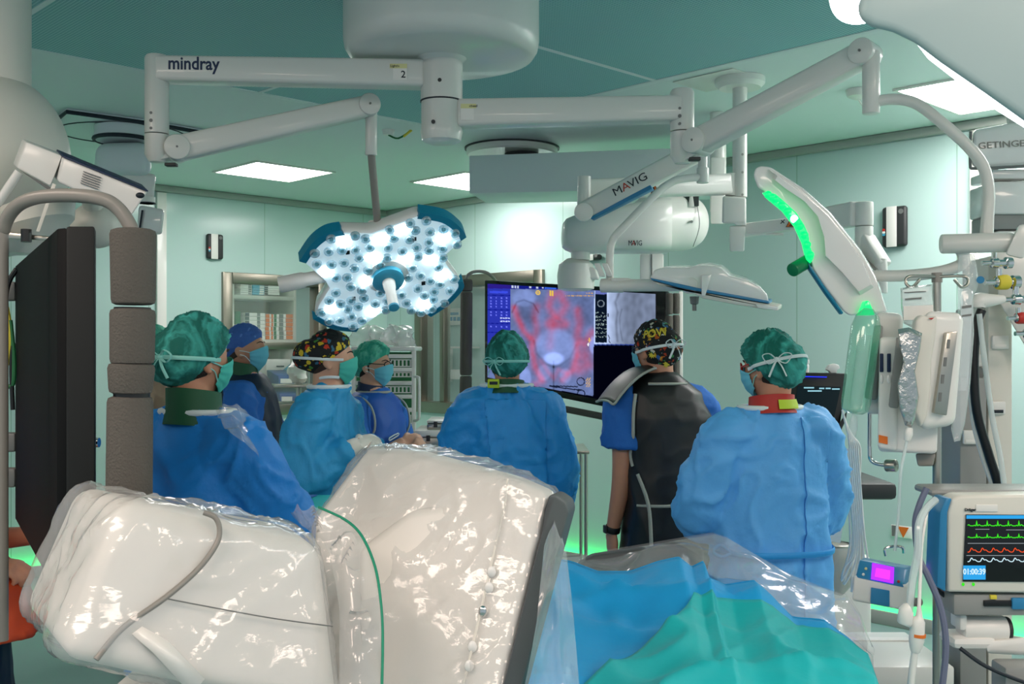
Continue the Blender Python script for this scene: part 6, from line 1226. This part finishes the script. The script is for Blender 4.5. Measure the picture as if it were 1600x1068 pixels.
m = MB(); fb(m, 1500, 1512, 960, 985, DD+.03, .06, .006); fb(m, 1490, 1560, 996, 1016, DD+.02, .1, .02); m.hexa([V(1540, 1020, DD+.02), V(1650, 1026, DD+.02), V(1650, 990, DD+.02), V(1540, 1000, DD+.02), V(1540, 1020, DD+.1), V(1650, 1026, DD+.1), V(1650, 990, DD+.1), V(1540, 1000, DD+.1)], .012); m.build('support_arm', 'white_plastic', pm)
z0 = .0; m = MB(); a = V(1524, 1012, DD+.1); m.box((a.x+.05, a.y-.12, a.z/2), (.1, .08, a.z), .01); m.build('column', 'grey_plastic', pm); m = MB(); m.box((a.x+.12, a.y-.12, .03), (.34, .22, .06), .02); m.build('foot', 'dark_grey', pm)
# clear hoses and leads left of the monitor
def lead(pts, r, mm, nm, label, cat='cable', sm=6): return thing(MB().tube([V(*p) for p in pts], r, 8, sm), nm, mm, label, cat)
mat('violet_grey', '#6a6f86', .5)
lead([(1448, 762, 2.5), (1436, 790, 2.5), (1430, 820, 2.5), (1436, 870, 2.5), (1450, 900, 2.48), (1470, 950, 2.47), (1478, 1010, 2.46), (1470, 1090, 2.46)], .008, 'violet_grey', 'hose', 'violet grey hose hanging left of the patient monitor', 'hose')
lead([(1462, 780, 2.48), (1446, 796, 2.46), (1436, 820, 2.44), (1434, 860, 2.43), (1426, 905, 2.43), (1420, 960, 2.42)], .009, 'soft_tube', 'clear_hose', 'clear breathing hose curving beside the patient monitor', 'hose')
lead([(1500, 945, 2.62), (1470, 925, 2.62), (1456, 905, 2.62)], .006, 'ink', 'short_cable', 'short dark cable behind the patient monitor base')
lead([(1500, 1012, 2.5), (1540, 1040, 2.48), (1600, 1065, 2.47), (1660, 1080, 2.46)], .005, 'ink', 'floor_cable', 'dark cable sagging under the patient monitor arm')
m = MB(); m.tube([V(1421, 948, 2.4), V(1416, 953, 2.4), V(1414, 972, 2.4), V(1413, 976, 2.4)], [.011, .017, .017, .012], 16, 2); thing(m, 'white_connector', 'white_plastic', 'white tube connector hanging in front of the small pump', 'connector')
m = MB(); m.tube([V(1436, 946, 2.4), V(1436, 962, 2.4), V(1434, 970, 2.4), V(1432, 1000, 2.4), V(1430, 1018, 2.4)], [.004, .008, .016, .017, .01], 16, 2); m.m = 1; m.tube([V(1434, 989, 2.4), V(1433.6, 994, 2.4)], .018, 16, 1); m.m = 0; m.tube([V(1430, 1014, 2.4), V(1424, 1060, 2.4), V(1420, 1110, 2.4)], .008, 10, 3); m.tube([V(1436, 948, 2.4), V(1438, 900, 2.43), V(1440, 850, 2.46), V(1448, 800, 2.5)], .004, 8, 3)
thing(m, 'filter_connector', ['white_plastic', 'orange'], 'white connector with orange band on a tube in front of the stand', 'connector')
rr = random.Random(5)
for i in range(6):
    x = 1326+i*3.2; lead([(1316+i*2, 640+8*i, 4.0), (x+2, 700, 3.98), (x, 780, 3.96), (x+rr.uniform(-4, 6), 850, 3.95), (x+6-rr.uniform(0, 22), 900+6*i, 3.94), (x-6+4*i, 885, 3.93), (x+8, 860-6*i, 3.92), (x+4, 780, 3.95), (x-2, 700, 3.97)], .0042, 'white_plastic', 'probe_cable', f'white probe cable looping down beside the light blue gown, {("outermost left", "second from the left", "third from the left", "third from the right", "second from the right", "outermost right")[i]} of six')
# low device box at the bottom right
r = root('floor_device', 'low white device with a dark front behind the drape corner at lower right', 'device', (V(1430, 0, 3.3).x, 3.35, 0)); zt = V(0, 1012, 3.4).z; a, b = V(1362, 0, 3.2), V(1492, 0, 3.2)
m = MB(); m.hexa([Vector((a.x, 3.2, zt-.06)), Vector((b.x, 3.2, zt-.06)), Vector((b.x, 3.2, zt)), Vector((a.x, 3.2, zt)), Vector((a.x, 3.6, zt-.06)), Vector((b.x, 3.6, zt-.06)), Vector((b.x, 3.6, zt)), Vector((a.x, 3.6, zt))], .008); m.build('lid', 'white_plastic', r)
m = MB(); m.hexa([Vector((a.x, 3.21, .0)), Vector((b.x, 3.21, .0)), Vector((b.x, 3.21, zt-.062)), Vector((a.x, 3.21, zt-.062)), Vector((a.x, 3.6, .0)), Vector((b.x, 3.6, .0)), Vector((b.x, 3.6, zt-.062)), Vector((a.x, 3.6, zt-.062))], .006); m.build('body', 'dark_grey', r)
m = MB(); m.box(Vector(((a.x+b.x)/2, 3.5, zt+.002)), (.2, .04, .003)); thing(m, 'paper_strip', 'paper', 'white paper strip lying on the low device', 'paper')
# ------------------------------------------------------------------ supply column with gas outlets, right edge
DS = 3.3; sp = root('supply_column', 'tall grey supply column with gas outlets at the right edge', 'supply column', (V(1545, 0, DS).x, DS+.1, 0))
def cpan(x0, x1, d, dp, mm='cream_plastic', y0=395, nm='column_panel'):
    a, b = V(x0, 545, d), V(x1, 545, d); zt = V(0, y0, d).z; return MB().hexa([Vector((a.x, d, .0)), Vector((b.x, d, 0)), Vector((b.x, d, zt)), Vector((a.x, d, zt)), Vector((a.x+.02, d+dp, 0)), Vector((b.x+.02, d+dp, 0)), Vector((b.x+.02, d+dp, zt)), Vector((a.x+.02, d+dp, zt))], .006).build(nm, mm, sp)
cpan(1500, 1542, DS, .2, 'grey_plastic', 590); cpan(1544, 1582, DS+.02, .24, 'cream_plastic', 400); cpan(1524, 1543, DS+.05, .2, 'cream_plastic', 480)
for i, (x0, x1, y0, y1, dd) in enumerate(((1551, 1577, 524, 545, .02), (1548, 1572, 627, 647, .02), (1506, 1530, 672, 694, 0), (1545, 1562, 728, 750, .02), (1526, 1536, 553, 573, .05))):
    m = MB(); fb(m, x0, x1, y0, y1, DS+dd-.014, .014, .004); o = m.build('gas_outlet', 'white_plastic', sp); m = MB(); fb(m, x0+3, x1-4, y1-7, y1-2, DS+dd-.016, .003, .0005); m.build('outlet_label', 'paper' if i % 2 == 0 else 'ink', o)
m = MB(); m.cyl(V(1530, 582, DS+.04), V(1530, 582, DS+.02), .018, n=20); m.build('socket', 'mid_grey', sp)
m = MB(); m.hexa([V(1560, 470, DS-.05), V(1625, 580, DS-.05), V(1640, 400, DS-.05), V(1556, 392, DS-.05), V(1560, 470, DS+.0), V(1625, 580, DS+.0), V(1640, 400, DS), V(1556, 392, DS)], .008); m.build('head_plate', 'white_plastic', sp)
def conn(x, y, s=1, mm='chrome', collar=None):
    m = MB(); a = V(x, y, DS-.14); X = Vector((1, .15, .02)).normalized(); m.lathe([(.007*s, 0), (.007*s, .03*s), (.014*s, .032*s), (.016*s, .05*s), (.011*s, .052*s), (.011*s, .075*s), (.018*s, .078*s), (.018*s, .095*s)], a, X, 18); c = m.build('gas_connector', mm, sp); m = MB(); m.cyl(a+X*.04*s, a+X*.04*s+Vector((0, 0, .035*s)), .008*s, n=12); m.build('valve_pin', mm, c)
    if collar: m = MB(); m.lathe([(.018*s, .034*s), (.02*s, .04*s), (.02*s, .062*s), (.018*s, .066*s)], a, X, 18); m.build('collar', collar, c)
conn(1534, 411); conn(1539, 441, 1.15, 'chrome', 'yellow'); conn(1566, 468, 1.1); conn(1574, 497, .9, 'chrome', 'red'); conn(1586, 521, 1)
m = MB(); m.tube([V(1528, 480, DS-.16), V(1530, 470, DS-.16), V(1545, 469, DS-.16), V(1568, 467, DS-.15)], [.022, .026, .02, .012], 16, 3); m.build('white_plug', 'white_plastic', sp)
hz = [((1534, 484), (1527, 505), (1522, 560), (1526, 640), (1545, 710), (1560, 760), (1566, 830))]
thing(MB().tube([V(*p, DS-.17) for p in hz[0]], .0135, 12, 6), 'black_hose', 'black', 'thick black hose hanging down the supply column', 'hose')
thing(MB().tube([V(*p, DS-.15) for p in ((1524, 500), (1518, 580), (1524, 660), (1540, 720), (1555, 765), (1562, 830))], .012, 12, 6), 'white_hose', 'white_plastic', 'white hose running beside the black hose on the supply column', 'hose')
thing(MB().tube([V(*p, DS-.2) for p in ((1530, 490), (1538, 560), (1550, 650), (1564, 720), (1572, 790))], .008, 12, 6), 'clear_line', 'soft_tube', 'clear line right of the black hose', 'hose')
thing(MB().tube([V(*p, DS-.3) for p in ((1510, 398), (1512, 440), (1508, 470), (1506, 540), (1503, 610))], [.02, .03, .018, .02, .012], 16, 5), 'white_sleeve', 'clear_film', 'translucent white sleeve with a blue dot under the lamp yoke', 'sleeve')
m = MB(); m.cyl(V(1532, 437, DS-.335), V(1532, 437, DS-.33), .0105, n=20); thing(m, 'blue_dot', 'blue_rim', 'round blue tag beside the yellow gas connector', 'tag')
# branded white pendant box
DG = 4.1; r = root('pendant_head', 'bright white ceiling pendant head with grey lettering at the right edge', 'pendant', (V(1560, 0, DG).x, DG+.1, CZ))
m = MB(); m.hexa([V(1518, 262, DG), V(1650, 256, DG), V(1650, 180, DG), V(1520, 203, DG), V(1518, 262, DG+.25), V(1650, 256, DG+.25), V(1650, 180, DG+.25), V(1520, 203, DG+.25)], .02, 4); hd = m.build('cover', 'white_gloss', r)
m = MB(); m.tube([V(1517, 205, DG+.01), V(1516, 256, DG+.01), V(1522, 263, DG+.01), V(1560, 262, DG-.004), V(1640, 257, DG-.004)], .006, 8, 3); m.build('seam', 'mid_grey', r)
text('lettering', 'GETINGE', .036, V(1565, 226, DG-.004), (1, 0, .06), (0, 0, 1), 'tube_grey', hd, .001, 0, 1.25)
m = MB(); fb(m, 1550, 1640, 264, 279, DG+.02, .2, .008); m.build('neck', 'white_gloss', r); m = MB(); fb(m, 1552, 1640, 283, 334, DG+.01, .22, .01); m.build('body', 'white_gloss', r); m = MB(); fb(m, 1552, 1640, 335, 358, DG+.03, .2, .006); m.build('lower_plate', 'grey_plastic', r); m = MB(); fb(m, 1556, 1640, 359, 380, DG+.02, .2, .02); m.build('foot', 'white_gloss', r)
m = MB(); m.cyl((V(1600, 0, DG).x, DG+.12, CZ-.001), V(1600, 195, DG+.12), .06); m.build('drop_tube', 'white_gloss', r)
# ------------------------------------------------------------------ draped X-ray detector arm in the foreground
mat('detector_white', '#e3dfd8', .4); mat('bumper_grey', '#4d4f50', .55); film('drape_film', .2, '#f4f6f6', .12, .15, 30, .9, 4, (1, 1, 2.2)); mat('elastic', '#0f8a6a', .6); film('film_heavy', .22, '#f2f5f5', .12, .15, 30, .8, 5)
xd = root('x_ray_arm', 'white X-ray detector arm wrapped in clear plastic in the foreground', 'X-ray machine', (V(500, 0, 1.8).x, 1.8, 0))
LF = [V(92, 1030, 1.42), V(532, 1120, 1.62), V(500, 850, 1.70), V(190, 782, 1.52)]; LB = [V(34, 950, 1.74), V(480, 1090, 2.0), V(462, 822, 2.0), V(118, 757, 1.78)]
m = MB(); m.hexa(LF+LB, .03, 4); m.build('tube_housing', 'detector_white', xd)
RF = [V(490, 806, 2.0), V(572, 700, 2.12), V(640, 703, 2.06), V(800, 748, 1.84), V(858, 774, 1.77), V(850, 800, 1.76), V(775, 1120, 1.62), V(470, 1130, 1.85)]
off = Vector((.025, .13, -.012)); m = MB(); m.prism(RF, off, .02, 4); m.build('detector_housing', 'detector_white', xd)
m = MB(); q = [V(560, 860, 1.93), V(640, 800, 1.92), V(690, 790, 1.89), V(712, 806, 1.87), V(714, 840, 1.86), V(690, 960, 1.8), V(640, 1120, 1.74), V(560, 1120, 1.8)]; m.prism(q, (.004, .06, 0), .015, 3); m.build('raised_cover', 'detector_white', xd)
m = MB(); m.tube([V(793, 748, 1.835), V(790, 780, 1.815), V(768, 880, 1.76), V(745, 980, 1.71), V(715, 1110, 1.66)], .0022, 8, 3); m.build('panel_seam', 'cream_plastic', xd)
m = MB(); q = [V(858, 772, 1.76), V(868, 773, 1.77), V(884, 784, 1.79), V(888, 800, 1.79), V(800, 1125, 1.64), V(772, 1122, 1.61), V(846, 830, 1.735), V(852, 795, 1.755)]; m.prism(q, (.02, .12, -.01), .008, 3); m.build('bumper', 'bumper_grey', xd, label='dark grey rubber bumper')
nf = (LF[1]-LF[0]).cross(LF[3]-LF[0]).normalized(); nf = nf if nf.y < 0 else -nf
def lf(px, py, o=.006): return plane_hit(px, py, LF[0]+nf*o, nf)
m = MB(); m.tube([lf(318, 800, .002), lf(336, 808), lf(343, 826), lf(338, 850), lf(310, 888), lf(260, 932), lf(205, 970), lf(178, 995), lf(150, 1030)], .0042, 10, 5); m.build('cable', 'tube_grey', xd)
m = MB(); m.tube([lf(252, 933, .004), lf(340, 950, .004), lf(430, 966, .004), lf(520, 978, .002)], .0011, 6, 3); m.build('seam', 'mid_grey', xd)
m = MB(); m.add([lf(206, 990, .012), lf(222, 978, .012), lf(262, 1000, .012), lf(320, 1060, .012), lf(300, 1085, .012), lf(240, 1020, .012)], [(0, 1, 2, 3, 4, 5)]); m.build('tape', 'white_plastic', xd, solid=.001)
nr = (RF[4]-RF[1]).cross(RF[6]-RF[1]).normalized(); nr = nr if nr.y < 0 else -nr
# plastic cover
def hull(P, c, k): return [c+(p-c)*k+(p-c).normalized()*.006 for p in P]
q = MB(); c = sum((LF+LB), Vector())/8; L8 = hull(LF+LB, c, 1.0); q.hexa(L8, .032, 4)
me = remesh(q, .011, 6)
def fw(p):
    n = p+Vector((noise.noise(p*5), noise.noise(p*5+Vector((9, 0, 0))), noise.noise(p*5+Vector((0, 9, 0)))))*.05
    a = Vector((n.x*3+n.z*2.2, n.y*3, n.z*6-n.x*7)); b = Vector((n.x*12, n.y*6, n.z*5+n.x*4)); return .007*crease(a, 2)+.007*crease(b, 5)+.003*crease(n*22, 7)+.003
crumple(me, fw); me.transform(WM[xd].inverted()); link('plastic_cover', me, 'drape_film', xd, 180)
q = MB(); R2 = RF+[p+off for p in RF]; c = sum(R2, Vector())/16; R3 = hull(R2, c, 1.0); q.prism(R3[:8], R3[8:], .02, 3)
me = remesh(q, .011, 5)
def fw2(p):
    n = p+Vector((noise.noise(p*5), noise.noise(p*5+Vector((9, 0, 0))), noise.noise(p*5+Vector((0, 9, 0)))))*.04
    a = Vector((n.x*5-n.z*9, n.y*4, n.z*5+n.x*2.2)); return .008*crease(a, 2)+.006*crease(a*2.3, 5)+.003*crease(n*24, 7)+.003
crumple(me, fw2); me.transform(WM[xd].inverted()); link('plastic_cover', me, 'drape_film', xd, 180)
# loose film between the two housings, with its green elastic edge
E0 = [(498, 792, 1.86), (540, 812, 1.8), (566, 838, 1.75), (586, 885, 1.70), (595, 940, 1.66), (598, 1000, 1.63), (596, 1100, 1.58)]
m = MB(); m.tube([V(*p) for p in E0], .0024, 8, 5); m.build('elastic_edge', 'elastic', xd)
G0 = crv([V(*p) for p in E0], 6); G1 = crv([V(*p) for p in ((452, 800, 1.98), (480, 830, 1.9), (505, 850, 1.82), (520, 890, 1.72), (528, 950, 1.66), (530, 1010, 1.62), (528, 1100, 1.57))], 6)
def lf2(u, v):
    i = v*(len(G0)-1); a = int(min(i, len(G0)-2)); t = i-a; A = lerp(G0[a], G0[a+1], t); B = lerp(G1[a], G1[a+1], t); p = lerp(A, B, u); return p+Vector((0, -.03*math.sin(u*math.pi)+.012*ridge(p*9, 3), .02*math.sin(u*3)*ridge(p*12)))
m = MB(); m.grid(lf2, 22, 40); me = m.mesh(WM[xd].inverted()); link('loose_film', me, 'drape_film', xd, 180)
# stand of the arm down to the floor
m = MB(); c = V(430, 1060, 2.05); m.hexa([Vector((c.x-.3, 1.75, .05)), Vector((c.x+.35, 1.75, .05)), Vector((c.x+.35, 1.75, 1.06)), Vector((c.x-.3, 1.75, 1.06)), Vector((c.x-.3, 2.2, .05)), Vector((c.x+.35, 2.2, .05)), Vector((c.x+.35, 2.2, 1.06)), Vector((c.x-.3, 2.2, 1.06))], .05, 3); m.box((c.x, 2.0, .04), (.8, .7, .08), .03); m.build('arm_base', 'detector_white', xd)
# buttons under the film
for x, y in ((768, 893), (764, 918), (755, 955), (738, 1010), (733, 1040)): m = MB(); p = plane_hit(x, y, RF[4]+nr*.012, nr); m.ell(p, (.008, .006, .01), 12, 8); m.build('control_key', 'chrome' if y == 955 else 'white_gloss', xd)
# ------------------------------------------------------------------ operating table with its drapes
mat('drape_blue', '#0fa2e2', .65, bump=.2, bscale=30, var=.05, fold=.45, fscale=3.5); mat('drape_teal', '#08b2b6', .65, bump=.2, bscale=30, var=.05, fold=.45, fscale=3.5)
tb = root('operating_table', 'operating table hidden under blue and teal drapes in the right foreground', 'operating table', (V(1100, 0, 2.5).x, 2.5, 0))
a, b = V(905, 0, 2.75).x, V(1330, 0, 2.4).x
m = MB(); m.box(((a+b)/2+.02, 2.42, .93), (abs(b-a)-.12, .85, .12), .04, None, 3); m.build('mattress', 'dark_grey', tb); m = MB(); m.box(((a+b)/2, 2.4, .84), (.6, .8, .05), .01); m.build('table_frame', 'steel', tb)
m = MB(); m.box(((a+b)/2, 2.45, .44), (.3, .3, .76), .03); m.build('pedestal', 'white_plastic', tb); m = MB(); m.box(((a+b)/2, 2.45, .035), (.6, .9, .07), .03); m.build('foot', 'white_plastic', tb)
m = MB(); q = [(900, 885), (925, 868), (1000, 858), (1075, 852), (1100, 856), (1102, 900), (1000, 905), (905, 900)]; m.prism([V(x, y, 3.05) for x, y in q], (0, .05, 0), .012, 3); m.build('arm_board', 'bumper_grey', tb)
SIL = [(806, 905, 2.75), (850, 872, 2.85), (893, 878, 2.9), (935, 894, 2.9), (985, 894, 2.9), (1030, 878, 2.88), (1062, 871, 2.86), (1082, 887, 2.84), (1100, 878, 2.82), (1108, 903, 2.8), (1135, 915, 2.78), (1180, 908, 2.72), (1200, 925, 2.68), (1240, 966, 2.58), (1290, 970, 2.5), (1330, 1000, 2.42), (1357, 1028, 2.36)]
def along(L, t):
    i = t*(len(L)-1); a = int(min(i, len(L)-2)); return lerp(Vector(L[a]), Vector(L[a+1]), i-a)
def drape(u, v, o=0, s=0):
    k = along(SIL, u); p = V(*k); d1 = 1.72; zf = .98
    if v < .72:
        t = v/.72; y = lerp(k.z, d1, t); x = lerp(p.x, p.x*.78-.0, t); z = lerp(p.z, zf, min(1, t*1.15))+.0
        fold = .045*ridge(Vector((x*1.7+y*.9, y*1.5-x*1.0, 1)), 2+s)+.018*ridge(Vector((x*3.4-y*2.6, y*3.2+x*1.4, 2)), 4+s)+.010*crease(Vector((x*5, y*4, 3)), 6+s)
        z += fold*min(1, t*6)-.02*min(1, t*6)
        return Vector((x, y, z+o))
    t = (v-.72)/.28; return Vector((p.x*.78, d1-.05*t, zf-.02-.5*t+o))
m = MB(); m.grid(lambda u, v: drape(u, v), 90, 70)
m.grid(lambda u, v: V(*along(SIL, u))+Vector((0, .02+.05*v, -.3*v)), 90, 10)
m.grid(lambda u, v: drape(1, u*.72)+Vector((.04*v+.05*v*(1-v), 0, -.32*v)), 50, 12)
o = thing(m, 'blue_drape', 'drape_blue', 'blue surgical drape covering the table beside the plastic wrapped arm', 'drape', solid=.003, ang=180)
def teal(u, v):
    # its left edge runs from the ridge (about a third along) forward and left
    lo = max(.02, .40-.46*v); uu = lerp(lo, .995, u); vv = lerp(.17*(1-u)**.8+.012, .72, v)
    return drape(uu, vv, .012+.006*math.sin(u*9+v*5)*v, 0)+Vector((0, 0, .012*math.exp(-((u-.02)/.08)**2)*(1-v)))
m = MB(); m.grid(teal, 80, 64); m.grid(lambda u, v: teal(1, u)+Vector((.05*math.sin(v*2.5), 0, -.34*v)), 50, 12)
o = thing(m, 'teal_drape', 'drape_teal', 'teal surgical drape lying over the blue drape at front right', 'drape', solid=.003, ang=180)
# clear plastic tent behind the drapes
T0 = [(880, 872, 3.1), (930, 864, 3.1), (985, 856, 3.1), (1050, 845, 3.08), (1115, 834, 3.05), (1138, 841, 3.0), (1180, 866, 2.95), (1235, 898, 2.9), (1290, 920, 2.84), (1328, 932, 2.78), (1345, 960, 2.72), (1362, 1010, 2.66)]
T1 = [(880, 890, 3.0), (930, 898, 2.98), (985, 900, 2.95), (1040, 890, 2.92), (1090, 900, 2.88), (1120, 915, 2.84), (1170, 915, 2.8), (1220, 950, 2.7), (1265, 975, 2.6), (1310, 990, 2.54), (1345, 1018, 2.48), (1366, 1060, 2.42)]
def tent(u, v):
    a, b = along(T0, u), along(T1, u); p = V(*lerp(a, b, v)); k = min(1, v*4)*min(1, u*8); q = Vector((p.x*9+p.z*5, p.y*7, p.z*9)); p.z += k*(.02*ridge(q*.5, 1)+.006*crease(q*.9, 3)); p.y -= k*.04*ridge(q*.6, 5); return p
m = MB(); m.grid(tent, 90, 26); m.grid(lambda u, v: tent(u, 0)+Vector((0, .03+.1*v, -.4*v)), 60, 8)
o = thing(m, 'clear_plastic_drape', 'film_heavy', 'clear plastic sheet tented behind the blue and teal drapes', 'plastic sheet', ang=180)
# clear film hanging from the detector over the blue drape
m = MB(); H0 = [(868, 800, 1.80), (884, 860, 1.82), (893, 940, 1.82), (900, 1010, 1.8), (908, 1110, 1.76)]; H1 = [(850, 850, 1.7), (845, 900, 1.7), (838, 960, 1.7), (826, 1030, 1.68), (812, 1110, 1.66)]
def hang(u, v): p = V(*lerp(along(H0, v), along(H1, v), u)); q = Vector((p.x*14, p.y*6, p.z*5)); return p+Vector((0, -.03*ridge(q, 2)-.012*ridge(q*2.3, 4), 0))
m.grid(hang, 24, 40); me = m.mesh(WM[xd].inverted()); link('hanging_film', me, 'film_heavy', xd, 180)
# ------------------------------------------------------------------ back table with papers, shoulder film
a = V(430, 768, 3.75); b = V(520, 768, 3.75); zt = V(0, 790, 3.7).z
r = root('draped_table', 'teal draped instrument table between the left blue gown and the patterned cap person', 'table', ((a.x+b.x)/2, 3.78, 0)); x0, x1 = V(432, 0, 3.7).x, V(545, 0, 3.7).x
m = MB(); m.box(((x0+x1)/2, 3.78, zt-.02), (x1-x0, .42, .04), .012); m.build('table_top', 'drape_teal', r); m = MB(); m.box(((x0+x1)/2, 3.78, zt/2), (x1-x0-.03, .4, zt-.05), .02); me = m.mesh(WM[r].inverted()); link('drape_skirt', me, 'drape_teal', r)
m = MB(); p = V(458, 776, 3.8); m.box((p.x, 3.72, zt+.004), (.12, .16, .003), 0, Matrix.Rotation(.3, 3, 'Z')); thing(m, 'paper_sheet', 'paper', 'white paper sheet on the teal draped table', 'paper')
m = MB(); m.box((p.x-.02, 3.9, zt+.004), (.14, .12, .003), 0, Matrix.Rotation(-.2, 3, 'Z')); thing(m, 'blue_sheet', 'cap_blue', 'pale folded sheet at the back of the teal draped table', 'paper')
def shf(u, v):
    a = along([(338, 642, 3.0), (352, 632, 2.98), (372, 634, 3.0), (392, 650, 3.05)], u); b = along([(352, 672, 2.9), (385, 690, 2.9), (405, 715, 2.95), (424, 742, 3.05)], u); p = V(*lerp(a, b, v)); q = Vector((p.x*12, p.y*8, p.z*7)); return p+Vector((0, -.02*ridge(q, 1), .01*ridge(q*2)))
m = MB(); m.grid(shf, 24, 24); o = thing(m, 'clear_sheet', 'film_heavy', 'clear plastic sheet in front of the shoulder of the left blue gown', 'plastic sheet', ang=180)
# ------------------------------------------------------------------ light, camera
w = bpy.data.worlds.new('World'); bpy.context.scene.world = w; w.use_nodes = True
w.node_tree.nodes['Background'].inputs[0].default_value = (*lin('#cfe2ec'), 1); w.node_tree.nodes['Background'].inputs[1].default_value = .6
def lamp(name, kind, loc, power, col='#ffffff', **k):
    l = bpy.data.lights.new(name, kind); l.energy = power; l.color = lin(col); o = bpy.data.objects.new(name, l); COL.objects.link(o); o.location = loc
    for a, b in k.items():
        if a == 'dir': o.rotation_euler = Vector(b).to_track_quat('-Z', 'Y').to_euler()
        else: setattr(l, a, b)
    return o
cam = bpy.data.cameras.new('Camera'); co = bpy.data.objects.new('Camera', cam); COL.objects.link(co)
co.location = (0, 0, CH); co.rotation_euler = (R(90), 0, 0); cam.sensor_width = 36; cam.lens = F/1600*36; cam.shift_y = (HY-534)/1600; cam.clip_start = .05
S = bpy.context.scene; S.camera = co
S.view_settings.view_transform = 'Standard'; S.view_settings.look = 'None'; S.view_settings.gamma = 1; S.view_settings.exposure = .2; S.view_settings.use_curve_mapping = False
